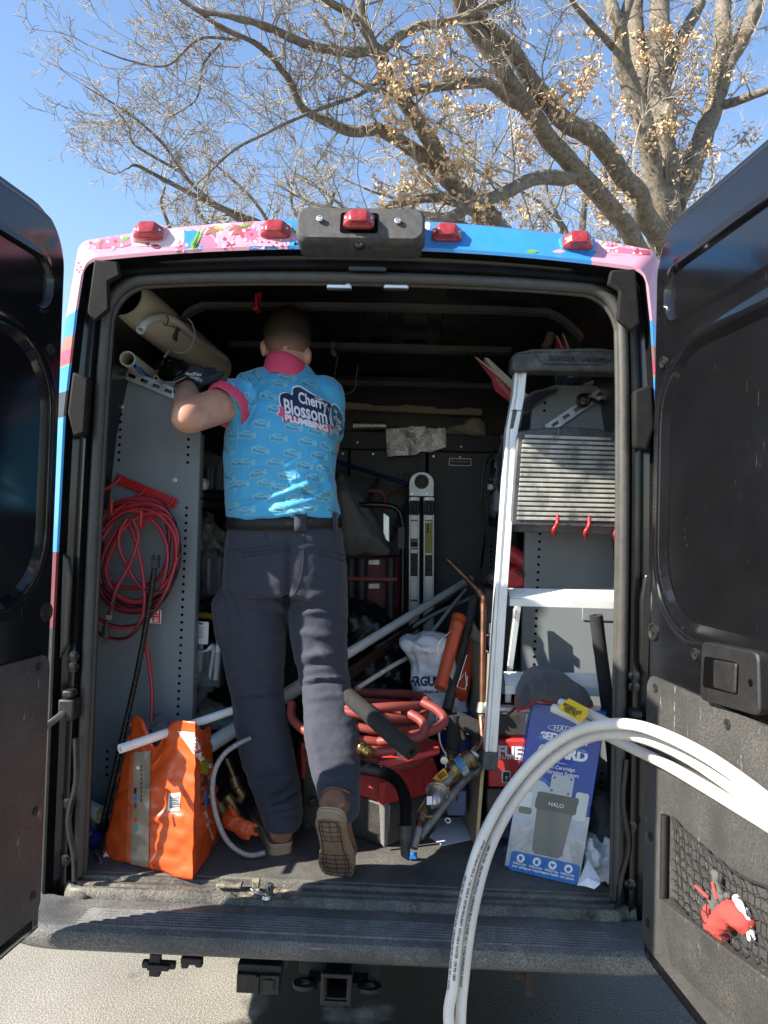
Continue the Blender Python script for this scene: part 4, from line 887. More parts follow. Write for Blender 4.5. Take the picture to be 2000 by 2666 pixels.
# ---- rag, bins and stock on the shelves
m_clear = M('clear_bin', (.7, .72, .75), .12, trans=.95, ior=1.06, var=.05)
m_gloss = M('chrome_fitting', (.5, .47, .4), .3, .9)
for i, (px, py, Y, w_, h_, d_) in enumerate(((565, 1245, 2.95, .24, .13, .5), (545, 1490, 2.80, .22, .15, .4), (548, 1722, 2.62, .15, .12, .30))):
    t = thing('parts_bin', ('clear bin of short pipes on the topmost shelf tray', 'clear bin of short pipes on the middle shelf tray', 'clear bin of fittings above the dark work glove')[i], 'bin', P(px, py, Y))
    c = P(px, py, Y); mb = MB(); w2, d2, h2 = w_ / 2, d_ / 2, h_ / 2
    o4 = [V((x * w2, y * d2, -h2)) for x, y in ((-1, -1), (1, -1), (1, 1), (-1, 1))]; o5 = [V((x * w2 * 1.06, y * d2 * 1.06, h2)) for x, y in ((-1, -1), (1, -1), (1, 1), (-1, 1))]
    i5 = [p * .97 for p in o5]; i5 = [V((p.x, p.y, h2)) for p in i5]; i4 = [V((p.x * .95, p.y * .95, -h2 + .006)) for p in o4]
    mb.loft([[c + p for p in r_] for r_ in (o4, o5, i5, i4)]); mb.part('bin_wall', m_clear, t, bev=.004)
    for k in range(9):
        mb = MB(); x = (random.random() - .5) * w_ * .8; y = (random.random() - .5) * d_ * .7; a = c + V((x, y, -h2 + .01)); mb.tube([a, a + V((random.uniform(-.01, .01), .01, h_ * random.uniform(.7, 1.05)))], random.choice((.004, .006, .009)), 8)
        mb.part('pipe_offcut', random.choice((m_gloss, m_pvc, m_dark)), t)
cloth_blob([(528, 1220), (530, 1172), (550, 1178), (566, 1196), (562, 1215)], .1, 'grey_rag', M('grey_rag_cloth', (.11, .11, .11), .95), 'dull grey rag stuffed over the topmost parts bin', 'rag', Y=2.8)
cloth_blob([(527, 1276), (528, 1245), (540, 1247), (545, 1260), (540, 1274)], .06, 'white_rag', M('white_rag_cloth', (.6, .6, .62), .95), 'white scrap of cloth poking past the shelf upright', 'rag', Y=2.55, vox=.005, amp=.005)
cloth_blob([(520, 1440), (524, 1345), (550, 1340), (558, 1352), (575, 1400), (590, 1440)], .14, 'plastic_wrap_heap', M('cloudy_plastic', (.2, .2, .18), .35), 'heap of cloudy plastic wrap on the middle shelf', 'plastic wrap', Y=2.8, amp=.02)
mb = MB(); mb.tube(spline(P3([(505, 1600, 2.6), (535, 1602, 2.62), (570, 1612, 2.7), (620, 1620, 2.9)]), 6), .012, 10); mb.obj('yellow_flex_hose', M('yellow_hose', (.42, .30, .03), .5, bump=.6, bs=300), 'short yellow flexible hose above the hanging price card', 'hose')
cd = thing('product_card', 'white hang card with fine print behind the shelf upright', 'card', P(528, 1648, 2.53)); co = P(527, 1648, 2.53)
mb = MB(); mb.prism([co + V((x, 0, z)) for x, z in rrect(-.021, -.039, .021, .039, .004)], V((0, .002, 0))); mb.part('card_sheet', m_white, cd)
mb = MB()
for k in range(8): mb.box(co + V((-.004, -.001, .018 - k * .005)), (.022 - .006 * (k % 3), .0006, .0012))
mb.box(co + V((-.006, -.001, .032)), (.014, .0006, .005)); mb.part('card_print', m_ink, cd, kind='stuff')
cloth_blob([(505, 1692), (540, 1690), (552, 1675), (560, 1680), (552, 1692), (512, 1704)], .05, 'paper_scrap', m_paper, 'crumpled white paper lying across the fittings bin', 'paper', Y=2.55, vox=.005, amp=.004)
m_dglove = M('grey_glove_knit', (.05, .05, .055), .9, bump=.4, bs=500)
mb = MB(); mb.capsule(P3([(500, 1835, 2.53), (525, 1805, 2.54)]), [.030, .024])
for k, (x, y) in enumerate(((548, 1777), (554, 1787), (551, 1797), (540, 1766))): mb.capsule(P3([(522, 1800 - k * 3, 2.53), (x, y, 2.53)]), [.009, .008])
remesh(mb, .004, 5).obj('dark_work_glove', m_dglove, 'dark grey work glove lying below the fittings bin', 'glove')
cloth_blob([(495, 1850), (505, 1828), (540, 1820), (590, 1850), (640, 1880), (640, 1910), (560, 1895), (510, 1880)], .16, 'white_plastic_bag', M('thin_white_plastic', (.55, .57, .6), .35, trans=.4), 'thin white plastic bag heaped behind the orange multipack', 'bag', Y=2.80)
for px, py, w_, lb, mm in ((504, 1725, .012, 'thin green tub standing at the shelf edge', M('green_tub', (.2, .32, .05), .4)),):
    mb = MB(); mb.box(P(px, py + 20, 2.52), (.02, .05, .08)); mb.obj('green_tub', mm, lb, 'tub', bev=.003)
for px, py, lb in ((233, 1140, 'red tool handle poking out by the seal'), (247, 1070, 'scuffed white rag wedged beside the shelf panel')):
    if 'rag' in lb: cloth_blob([(258, 1085), (262, 1050), (276, 1030), (284, 1040), (272, 1075), (268, 1100), (250, 1108), (244, 1096)], .05, 'wedged_rag', M('dirty_white_rag', (.35, .34, .32), .95), lb, 'rag', Y=2.6, vox=.006, amp=.006)
    else:
        mb = MB(); mb.capsule([P(238, 1130, 2.40), P(262, 1152, 2.5)], .012); mb.obj('red_tool_handle', m_redplast, lb, 'tool')
# ================================================================== orange multipack
m_orange = M('orange_film', (.60, .078, .014), .38, var=.1, bump=.5, bs=28, coat=.2)
mp = thing('drinks_multipack', 'torn orange shrink-wrapped drinks multipack standing at the sill', 'multipack', PZ(400, 2265, .56))
ZF = .562
A_, B_, C_ = PZ(266, 2232, ZF), PZ(500, 2293, ZF), PZ(578, 2176, ZF)          # floor corners
D_ = A_ + (C_ - B_)
TA, TB, TC = P(348, 1862, A_.y + .06), P(510, 1880, B_.y + .05), P(545, 1885, C_.y - .04)
TD = TA + (TC - TB) * .8
def hx_at(t, z):                                # four corners at height fraction z
    return None
mb = MB(); n = 26; m_ = 34
def film(u, v):
    # u round the pack: front, side, back, side; v height
    k = (u * 4) % 4; i = int(k); f = k - i
    lo = (A_, B_, C_, D_); hi = (TA, TB, TC, TD)
    e = .5 - .5 * math.cos(PI * f); f2 = f * .75 + e * .25
    a = lo[i].lerp(lo[(i + 1) % 4], f2); b = hi[i].lerp(hi[(i + 1) % 4], f2)
    p = a.lerp(b, v); c = (A_ + C_) / 2; c = V((c.x, c.y, p.z))
    bul = (.012 * math.sin(PI * f) * math.sin(PI * min(1, v * 1.3)) + .010 * noise.fractal(V((u * 16, v * 10, 2)), 1, 2, 4) + .0025 * math.sin(v * 60 + 5 * noise.noise(V((u * 8, v * 3, 0)))) * sm(.1, .5, f) * sm(.0, .2, v) * (1 - sm(.4, .6, v)))
    p = p + (p - c).normalized() * bul
    # torn top: the front sags between two peaks
    sag = 0
    if i == 0: sag = .088 * math.exp(-((f - .40) / .15) ** 2)
    if i == 1: sag = .02 * math.sin(PI * f)
    if i == 2: sag = .13 * math.exp(-((f - .5) / .35) ** 2)
    if i == 3: sag = .088 * math.exp(-((f - .5) / .3) ** 2)
    p.z -= sag * sm(.45, 1, v); return p
mb.grid(film, 112, 48); mb.part('film', m_orange, mp, ang=70, label='creased bright orange film with torn top edge', solid=.001)
film_b = bvh(mb)
def on_film(px, py, lift=.0016):
    d = ray(px, py).normalized(); h, nn, i, di = film_b.ray_cast(CAM, d, 6)
    if h is None: return None
    return h - d * lift + V((0, 0, 0))
def film_quadpatch(name, mat, corners, nu=8, nv=24, parent=mp, lift=.0018, label=None):
    a, b, c, d = [V((*k, 0)) for k in corners]; mb = MB(); ok = True; vs_ = []
    for j in range(nv + 1):
        for i in range(nu + 1):
            q = a.lerp(b, i / nu).lerp(d.lerp(c, i / nu), j / nv); h = on_film(q.x, q.y, lift); vs_.append(h)
    if any(v is None for v in vs_):
        fs = [(j * (nu + 1) + i, j * (nu + 1) + i + 1, (j + 1) * (nu + 1) + i + 1, (j + 1) * (nu + 1) + i) for j in range(nv) for i in range(nu)]
        fs = [f for f in fs if all(vs_[k] is not None for k in f)]; vs_ = [v or V((0, 2.3, .7)) for v in vs_]
    else: fs = [(j * (nu + 1) + i, j * (nu + 1) + i + 1, (j + 1) * (nu + 1) + i + 1, (j + 1) * (nu + 1) + i) for j in range(nv) for i in range(nu)]
    if not fs: return None
    mb.add(vs_, fs); return mb.part(name, mat, parent, label=label)
def film_text(s, c, wpx, ang, mat, name, bold=.02, lift=.004, fade=None):
    vs_, fs = text2d(s, bold); k = wpx / text_w(s, bold); ca, sa = math.cos(R(ang)), math.sin(R(ang)); out = []
    for a, b in vs_: out.append(on_film(c[0] + (a * ca + b * sa) * k, c[1] + (a * sa - b * ca) * k, lift))
    fs = [f for f in fs if all(out[i] is not None for i in f)]
    if fs: mb = MB(); mb.add([v or V((0, 2.3, .7)) for v in out], fs); mb.part(name, mat, mp, smooth=False)
m_tape = M('brown_packing_tape', (.30, .235, .165), .3, coat=.4, bump=.3, bs=30, var=.2)
m_tapeclr = M('grey_film_strip', (.42, .38, .33), .3, coat=.4, bump=.3, bs=30)
film_quadpatch('tape_strip', m_tape, [(350, 1958), (392, 1955), (386, 2284), (339, 2276)], 6, 50, lift=.0045)
film_quadpatch('clear_film_strip', M('pale_red_film', (.55, .13, .05), .28, coat=.5), [(338, 1962), (350, 1958), (339, 2276), (326, 2272)], 3, 50, lift=.0045)
film_quadpatch('white_flash', m_white, [(462, 1903), (510, 1908), (540, 1995), (532, 2002)], 12, 10, label='white printed band near the torn top')
film_quadpatch('white_flash', m_white, [(266, 2212), (272, 2212), (304, 2264), (272, 2250)], 6, 8)
bc = film_quadpatch('barcode_label', m_white, [(440, 2066), (470, 2064), (467, 2110), (436, 2112)], 6, 8, lift=.0022)
mb = MB(); random.seed(3); yy = 2070
while yy < 2104:
    h_ = random.choice((.7, 1.2, 2)); q = [on_film(441, yy, .003), on_film(467, yy - 1.5, .003), on_film(467, yy - 1.5 + h_, .003), on_film(441, yy + h_, .003)]
    if all(q): mb.add(q, [(0, 1, 2, 3)])
    yy += h_ + random.choice((.9, 1.6))
mb.part('barcode_bars', m_ink, mp, kind='stuff', smooth=False)
for k, (cm, y0) in enumerate(((M('lime_print', (.35, .36, .03), .4), 1980), (M('crimson_print', (.28, .015, .02), .4), 2010), (M('sky_print', (.05, .22, .5), .4), 2058))):
    film_quadpatch('flavour_panel', M('dark_print', (.05, .05, .055), .4) if k else cm, [(522, y0 + 2), (556, y0 - 8), (556, y0 + 34), (522, y0 + 40)], 5, 5, lift=.0024)
    film_quadpatch('flavour_stripe', cm, [(533, y0 - 6 + 6), (540, y0 - 4), (540, y0 + 44), (533, y0 + 46)], 3, 5, lift=.0034)
    film_text('G', (549, y0 + 14), 12, 90, m_white, 'flavour_letter', .04, .006)
film_text('Gatorade', (452, 2136), 34, 80, m_ink, 'film_logo', .03, .003)
film_text('THIRST', (541, 2130), 40, 60, m_white, 'film_slogan', 0); film_text('QUENCHER', (548, 2165), 48, 70, m_white, 'film_slogan', 0, .004)
for k in range(9): film_quadpatch('tape_mark', m_ink, [(366 + k % 2, 1992 + k * 11), (369 + k % 2, 1992 + k * 11), (369, 1999 + k * 11), (366, 1999 + k * 11)], 1, 2, lift=.0065)
for i, cm in enumerate((m_ink, m_blue, m_redw, m_olive, m_orange, M('teal_print', (.05, .3, .28), .4))): film_quadpatch('colour_patch', cm, [(349, 2052 + i * 19), (356, 2052 + i * 19), (355, 2067 + i * 19), (348, 2067 + i * 19)], 2, 3, lift=.0065)
film_quadpatch('print_dot', m_white, [(355, 1995), (363, 1995), (363, 2003), (355, 2003)], 2, 2, lift=.0065)
# clear inner plastic in the torn mouth
m_clrfilm = M('clear_film', (.5, .42, .42), .2, trans=.6, ior=1.1, bump=.4, bs=40)
cloth_blob([(375, 1880), (400, 1868), (430, 1885), (446, 1900), (430, 1945), (395, 1940)], .12, 'inner_plastic_wrap', m_clrfilm, 'clear crumpled plastic in the torn mouth of the orange pack', 'plastic wrap', Y=2.42, amp=.02)
# ================================================================== pipes crossing the load
def hollow(name, a, b, ro, ri, mat, label, cat='pipe', cap=None, n=20):
    t = thing(name, label, cat, a); mb = MB(); mb.pipe([a, a.lerp(b, .5), b], ro, ri, n); mb.part('pipe_wall', mat, t)
    d = (b - a).normalized(); mb = MB(); mb.disc(a + d * .02, d, ri * .98, 16); mb.part('pipe_bore', cap or m_yel_in, t); return t
hollow('white_supply_pipe', P(312, 1950, 2.115), P(640, 1838, 2.46), .0135, .0105, m_pvc, 'thin white pipe laid across the orange multipack')
hollow('white_drain_pipe', P(455, 2000, 2.47), P(850, 1742, 2.85), .027, .0235, m_pvc, 'thick white pipe passing behind the plumber between his knees', cap=m_hole)
hollow('white_supply_pipe', P(800, 1766, 2.50), P(1225, 1508, 3.60), .0185, .0155, m_pvc, 'white pipe climbing from the plumber towards the folding ladder', cap=m_hole)
a, b = P(905, 1742, 2.66), P(1215, 1530, 3.5); mb = MB(); mb.prism([a, b, b + V((0, .0, -.02)), a + V((0, 0, -.05))], V((.0, .03, 0))); mb.obj('brown_board', M('brown_wood', (.06, .03, .02), .6), 'thin brown board lying under the thick white pipe', 'board')
mb = MB(); mb.tube(spline(P3([(930, 1792, 2.45), (1020, 1735, 2.62), (1075, 1702, 2.78), (1130, 1640, 2.95), (1180, 1575, 3.15), (1212, 1536, 3.3)]), 6), .0085, 10); mb.obj('grey_tubing', M('grey_tube', (.40, .385, .35), .4), 'thin grey tube rising in front of the white sack', 'tube')
mb = MB(); mb.tube(spline(P3([(960, 1700, 2.9), (1060, 1640, 3.05), (1150, 1590, 3.2), (1228, 1556, 3.3)]), 6), .0085, 10); mb.obj('grey_tubing', M('grey_tube_dark', (.28, .27, .25), .4), 'darker thin tube lying along the thick white pipe', 'tube')
# stainless braided hose
m_braid = M('stainless_braid', (.55, .55, .54), .32, .9, bump=1, bs=420, var=.3, vs=200)
mb = MB(); mb.tube(spline(P3([(650, 1922, 2.34), (618, 1938, 2.30), (585, 1962, 2.27), (562, 2000, 2.245), (553, 2045, 2.24), (556, 2090, 2.24), (570, 2145, 2.24), (592, 2190, 2.25), (625, 2218, 2.26), (655, 2227, 2.265), (690, 2220, 2.275)]), 8), .0082, 12); mb.obj('braided_steel_hose', m_braid, 'braided stainless hose arching beside the orange multipack', 'hose')
# brass fittings in the shade, orange glove
m_brass = M('old_brass', (.22, .15, .07), .4, .8, var=.4, vs=30); m_copper = M('copper_pipe', (.19, .085, .05), .36, .85, var=.45, vs=14, dust=.15, col2=(.06, .04, .03), c2s=12, c2lo=.6)
fc = thing('brass_valve_cluster', 'dull brass valve and pipe stub in the shade behind the braided hose', 'valve', P(600, 2130, 2.42))
for pts, r in (([(590, 1975, 2.45), (612, 2030, 2.43)], .010), ([(608, 2022, 2.43), (618, 2052, 2.42)], .017), ([(618, 2050, 2.42), (632, 2070, 2.42), (622, 2085, 2.42)], .016), ([(590, 2070, 2.41), (606, 2095, 2.41)], .018), ([(604, 2090, 2.41), (620, 2125, 2.40)], .014), ([(570, 2095, 2.40), (590, 2130, 2.38)], .02)):
    mb = MB(); mb.tube(P3(pts), r, 12); mb.part('fitting', m_brass, fc, bev=.002)
m_oglove = M('orange_nitrile', (.55, .075, .02), .4)
mb = MB(); mb.capsule(P3([(600, 2130, 2.36), (640, 2165, 2.33)]), [.028, .022])
for a, b in (((640, 2160), (672, 2172)), ((635, 2145), (666, 2150)), ((630, 2170), (645, 2183)), ((610, 2120), (600, 2100))): mb.capsule([P(*a, 2.335), P(*b, 2.32)], [.012, .007])
mb = remesh(mb, .005, 2); rough_up(mb, .008, 30); mb.obj('orange_rubber_glove', m_oglove, 'crumpled orange rubber glove on the van floor', 'glove')
# spray can and pipe ends by the post
cn = thing('spray_can', 'blue and white spray can lying by the door post', 'can', P(240, 2185, 2.33)); a, b = P(196, 2172, 2.34), P(272, 2190, 2.26); d = (b - a).normalized()
mb = MB(); mb.lathe(a, d, [(0, .028), (.09, .028), (.095, .026), (.10, .018), (.105, .02), (.11, .02)], 24); mb.part('can_wall', M('can_blue', (.015, .02, .12), .25, coat=.3), cn)
mb = MB(); mb.lathe(a + d * .012, d, [(0, .0284), (.06, .0284)], 24, cap=False); mb.part('can_label', M('can_label', (.62, .62, .58), .4, col2=(.45, .38, .1), c2s=30), cn)
hollow('white_pipe_stub', P(262, 2120, 2.36), P(190, 2085, 2.45), .026, .022, m_pvc, 'white pipe stub lying above the blue spray can'); hollow('white_pipe_stub', P(250, 2146, 2.40), P(190, 2120, 2.5), .014, .011, m_pvc, 'thin white pipe stub just over the spray can')
mb = MB(); mb.tube([P(249, 2214, 2.24), P(262, 2246, 2.20)], .0055, 8); mb.obj('steel_pin', m_steel, 'short steel pin on the floor beside the spray can', 'pin')
# ================================================================== second shelving unit behind the step ladder
hr = []
for y in (1030, 1049, 1069): hr.append((1420 - (y - 1030) * .06, y))
for y in (1037, 1057, 1098): hr.append((1603 - (y - 1037) * .03, y))
for k in range(24):
    y = 1390 + k * 20
    if y < 1840 and not 1545 < y < 1560: hr.append((1406 - (y - 1390) * .045, y))
for y in (2015, 2035, 2053): hr.append((1567, y))
SHR = 2.60
shr, q = shelf_unit('grey perforated steel shelving behind the hanging step ladder', True, [(1388, 1022), (1446, 1002), (1640, 1008), (1640, 2180), (1348, 2160), (1372, 1330), (1387, 1080)], SHR, hr)
mb = MB()
for p_, r_ in zip((q[5], q[6], q[0]), (q[4], q[5], q[6])): mb.prism([r_, p_, p_ + V((0, .03, 0)), r_ + V((0, .03, 0))], V((-.003, 0, 0)))
mb.part('front_flange', m_greysh, shr)
mb = MB(); mb.lathe(P(1601, 1076, SHR - .001), (0, -1, 0), [(0, .011), (.002, .011), (.002, .0075), (.008, .0075)], 12); mb.part('panel_bolt', m_steel, shr)
mb = MB(); p = P(1565, 1598, SHR - .003); mb.box(p, (.13, .004, .05)); mb.part('splice_plate', m_greysh, shr, bev=.003)
# far upright with its own holes, trays running forward
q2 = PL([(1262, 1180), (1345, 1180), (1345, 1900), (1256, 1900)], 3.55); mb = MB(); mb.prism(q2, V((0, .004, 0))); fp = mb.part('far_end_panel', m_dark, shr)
mb = MB()
for k in range(18):
    if k in (6, 7, 8): continue
    mb.lathe(P(1279, 1232 + k * 13.2 if k < 6 else 1409 + (k - 9) * 13.4, 3.548), (0, 1, 0), [(0, .006), (.0006, .006)], 8)
mb.part('hole_row', m_hole, fp, kind='stuff')
for y in (1180, 1345, 1530, 1700):
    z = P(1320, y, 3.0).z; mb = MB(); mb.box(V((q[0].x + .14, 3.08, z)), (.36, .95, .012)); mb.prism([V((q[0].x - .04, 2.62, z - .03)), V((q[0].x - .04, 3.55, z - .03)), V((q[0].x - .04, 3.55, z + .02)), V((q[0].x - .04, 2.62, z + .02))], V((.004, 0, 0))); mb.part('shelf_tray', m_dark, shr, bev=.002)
# galvanised strut with a bungee
st = thing('slotted_strut', 'galvanised slotted angle slanting across with a black bungee through it', 'strut', P(1530, 1040, 2.59))
mb = slotted((P(1425, 1118, 2.585), P(1640, 972, 2.585)), 2.585, .002, 7, '', '', wid=.034); mb.part('angle_bar', m_galv, st)
bg_ = thing('bungee_cord', 'looped black bungee cord with copper stripe hooked on the strut', 'bungee', P(1540, 1040, 2.56)); mb = MB()
mb.tube(spline(P3([(1532, 1030, 2.56), (1518, 1028, 2.56), (1507, 1035, 2.56), (1506, 1048, 2.56), (1516, 1057, 2.56), (1530, 1052, 2.56), (1536, 1040, 2.555), (1545, 1040, 2.56), (1560, 1048, 2.56), (1575, 1046, 2.56), (1583, 1036, 2.56), (1582, 1028, 2.57)]), 6), .006, 10); mb.part('cord', m_blacksteel, bg_)
mb = MB(); mb.tube(P3([(1516, 1036, 2.553), (1526, 1040, 2.553), (1534, 1041, 2.553)]), .008, 10); mb.tube(spline(P3([(1512, 1028, 2.558), (1524, 1025, 2.558), (1540, 1026, 2.558)]), 4), .003, 6); mb.part('bungee_ferrule', m_copper, bg_)
# ---- step ladder hanging on the red hooks
sl = thing('step_ladder', 'dusty aluminium step ladder with black ribbed platform hung on red hooks', 'ladder', P(1400, 2000, 2.34))
LY = 2.36
railpx = [(1357, 955, LY), (1350, 1030, LY), (1333, 1120, LY - .01), (1322, 1300, LY - .02), (1304, 1560, LY - .04), (1290, 1780, LY - .05), (1277, 1975, LY - .06)]
def rail(pts, x0, x1, dep, name, mat):
    c = [P(*p) for p in pts]; mb = MB()
    prof = [(x0, 0), (x0 + .010, 0), (x0 + .013, .004), (x0 + .019, .004), (x0 + .022, 0), (x1, 0), (x1, dep), (x0, dep)]
    mb.loft([[p + V((a, b, 0)) for a, b in prof] for p in c]); return mb.part(name, mat, sl, bev=.0015)
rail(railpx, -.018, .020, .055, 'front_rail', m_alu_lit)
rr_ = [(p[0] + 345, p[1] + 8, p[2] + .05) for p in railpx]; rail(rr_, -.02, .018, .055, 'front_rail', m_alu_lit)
m_lplast = M('ladder_black_plastic', (.030, .033, .040), .5, dust=.5, dcol=(.5, .5, .48), ds=18, dlo=.55, bump=.3, bs=300, scr=.6)
mb = MB(); c0, c1 = P(1346, 1066, LY), P(1337, 1116, LY - .005); mb.loft([[p + V((a, b, 0)) for a, b in ((-.021, -.004), (.022, -.004), (.022, .06), (-.021, .06))] for p in (c0, c1)]); mb.part('rail_joint', m_lplast, sl, bev=.003)
mb = MB(); c0, c1 = P(1278, 1958, LY - .06), P(1275, 2005, LY - .065); mb.loft([[p + V((a, b, 0)) for a, b in ((-.022, -.004), (.024, -.004), (.024, .06), (-.022, .06))] for p in (c0, c1)]); mb.part('rail_foot', m_lplast, sl, bev=.003)
top = [(1333, 962), (1334, 925), (1345, 917), (1385, 909), (1560, 908), (1620, 915), (1690, 925), (1690, 968), (1660, 970), (1400, 963), (1352, 967)]
mb = MB(); qt = PL(top, LY - .03); mb.prism(qt, V((0, .085, 0))); cap = mb.part('top_rail', m_lplast, sl, bev=.008)
mb = MB(); mb.prism(PL([(1340, 921), (1385, 908), (1560, 906), (1620, 912), (1640, 918), (1560, 914), (1390, 917)], LY - .036), V((0, .09, 0))); mb.part('top_ridge', m_lplast, sl, bev=.004)
mb = MB(); a = P(1500, 934, LY - .0315); put_text(mb, 'GORILLA', P(1462, 934, LY - .0315), P(1560, 938, LY) - P(1440, 935, LY), (0, 0, 1), width=.085, bold=.03, lift=.002); put_text(mb, 'LADDERS', P(1545, 938, LY - .0315), P(1560, 938, LY) - P(1440, 935, LY), (0, 0, 1), width=.075, bold=.03, lift=.002)
mb.part('moulded_lettering', M('moulded_black', (.010, .010, .011), .45), sl)
mb = MB(); mb.tube(PL([(1392, 922), (1415, 948), (1570, 950), (1612, 926)], LY - .0315), .0012, 5); mb.part('moulded_outline', m_ink, sl)
# platform
F_ = PL([(1350, 1128), (1620, 1128), (1632, 1370), (1330, 1352)], LY)
pl_ = [(1352, 1122), (1420, 1112), (1480, 1109), (1560, 1113), (1640, 1125), (1662, 1140), (1662, 1360), (1650, 1378), (1336, 1368), (1330, 1352), (1337, 1260), (1346, 1140)]
ang = .10
def ply(px, py, dy=0):
    p = P(px, py, LY - .03 + dy); return p + V((0, (p.x - F_[0].x) * ang, 0))
mb = MB(); qq = [ply(*p) for p in pl_]; mb.prism(qq, V((0, .035, 0))); pf = mb.part('platform', m_lplast, sl, bev=.006)
m_tread = M('worn_tread', (.42, .41, .36), .65, var=.3, vs=20, col2=(.09, .09, .09), c2s=16, c2lo=.58, c2w=.14, dust=.5, dcol=(.5, .49, .43), ds=30, bump=.3, bs=300)
k = 0; y = 1131
while y < 1350:
    t_ = (y - 1131) / 220; xl, xr = lerp(1362, 1346, t_) + (5 if k == 0 else 0), lerp(1600, 1650, min(1, t_ * 3)) ; a_ = .022 * 1
    yr = y + 5
    mb = MB(); h_ = 7.6
    mb.prism([ply(xl, y, -.004), ply(xr, yr, -.004), ply(xr, yr + h_, -.004), ply(xl, y + h_, -.004)], V((0, .006, 0))); mb.part('tread_rib', m_tread, sl, bev=.001)
    y += 12.6; k += 1
mb = MB(); mb.prism([ply(1335, 1356, .0), ply(1655, 1368, 0), ply(1655, 1392, .03), ply(1338, 1385, .03)], V((0, .04, 0))); mb.part('platform_lip', m_lplast, sl, bev=.008)
# steps
m_step = M('step_aluminium', (.72, .72, .70), .5, .3, dust=.3, dcol=(.3, .3, .28), ds=20, scr=.3)
for (x0, y0, y1, y2, sh) in ((1318, 1532, 1557, 1577, 8), (1306, 1749, 1782, 1806, 9)):
    Ya, Yb = LY - .02, LY + .05
    a, b, c, d = P(x0 + 6, y0, Yb), P(x0 + 330, y0 + 6, Yb), P(x0 + 338, y1 + 8, Ya), P(x0 + 8, y1, Ya)
    mb = MB(); nrib = 9; rows = []
    for i in range(nrib * 4 + 1):
        f = i / (nrib * 4); ph = i % 4; up = V((0, -.001, .0022)) * (1 if ph in (1, 2) else 0); rows.append([a.lerp(d, f) + up, b.lerp(c, f) + up])
    e, f_ = P(x0 + 8, y2, Ya), P(x0 + 338, y2 + 9, Ya); rows.append([d + V((0, -.004, -.002)), c + V((0, -.004, -.002))]); rows.append([e + V((0, -.004, 0)), f_ + V((0, -.004, 0))]); rows.append([e + V((0, .03, 0)), f_ + V((0, .03, 0))])
    mb.add([p for r_ in rows for p in r_], [(2 * i, 2 * i + 1, 2 * i + 3, 2 * i + 2) for i in range(len(rows) - 1)]); mb.part('step', m_step, sl, ang=20)
    mb = MB(); mb.prism([P(x0 - 2, y0 - 4, Ya - .006), P(x0 + 6, y0 + 2, Ya - .006), P(x0 + 10, y1, Ya - .006), P(x0 + 10, y2 + 2, Ya - .006), P(x0 - 4, y2 + 3, Ya - .006), P(x0 - 6, y1 - 4, Ya - .006)], V((0, .06, 0))); mb.part('step_bracket', m_lplast, sl, bev=.003)
# rear leg and cross strut of the ladder
mb = MB(); ap = [P(1349, 1578, LY + .16), P(1326, 1752, LY + .14), P(1322, 1830, LY + .13)]; mb.loft([[p + V((a, b, 0)) for a, b in ((-.009, 0), (.012, 0), (.012, .03), (-.009, .03))] for p in ap]); mb.part('rear_leg', m_alu, sl, bev=.002)
mb = MB(); mb.tube([P(1296, 1845, LY + .02), P(1420, 1850, LY + .03)], .013, 10); mb.part('rear_strut', m_alu, sl)
mb = MB(); mb.box(P(1339, 1598, LY + .155), (.006, .03, .034)); mb.part('leg_clip', m_alu, sl, bev=.003)
mb = MB(); mb.tube([P(1290, 1888, LY - .02), P(1350, 1838, LY)], .0045, 8); mb.part('spreader_rod', m_dark, sl)
hooks = thing('platform_hook_rack', 'red steel hooks curling up under the ribbed ladder platform', 'hanger', P(1500, 1370, LY)); 
mb = MB(); mb.prism([ply(1420, 1310, .08), ply(1660, 1322, .08), ply(1660, 1334, .08), ply(1420, 1324, .08)], V((0, .005, 0))); mb.part('hanger_plate', m_red, hooks, bev=.002)
for px, py in ((1449, 1362), (1534, 1368), (1614, 1372)):
    mb = MB(); mb.tube(spline([ply(px - 1, py - 20, .08), ply(px - 3, py + 30, .06), ply(px - 6, py + 22, -.01), ply(px - 4, py + 14, -.024), ply(px + 4, py, -.020), ply(px + 6, py - 22, -.016)], 6), .0058, 10); mb.part('hook', m_red, hooks)
# ---- stuff on top of the shelving
m_crim = M('crimson_board', (.28, .012, .03), .5); m_page = M('page_edges', (.45, .42, .36), .8, bump=.6, bs=300)
m_crimtxt = M('pale_red_print', (.5, .2, .2), .6)
def binder(name, label, faces, Y, th, words=()):
    q = PL(faces, Y); t = thing(name, label, 'catalogue', sum(q, V()) / len(q)); mb = MB(); mb.prism(q, V((0, .004, 0))); mb.part('front_board', m_crim, t)
    return t
b1 = binder('red_catalogue', 'open red catalogue leaning behind the ladder rail', [(1236, 929), (1342, 1010), (1356, 1025), (1340, 1056), (1290, 1018), (1279, 985)], 2.72, .03)
mb = MB(); mb.prism(PL([(1262, 930), (1272, 932), (1376, 1028), (1366, 1040), (1290, 972)], 2.70), V((0, .05, 0))); mb.part('page_block', m_page, b1, bev=.002)
mb = MB(); mb.prism(PL([(1236, 928), (1242, 930), (1345, 1012), (1342, 1017)], 2.695), V((0, .006, 0))); mb.part('board_edge', m_page, b1)
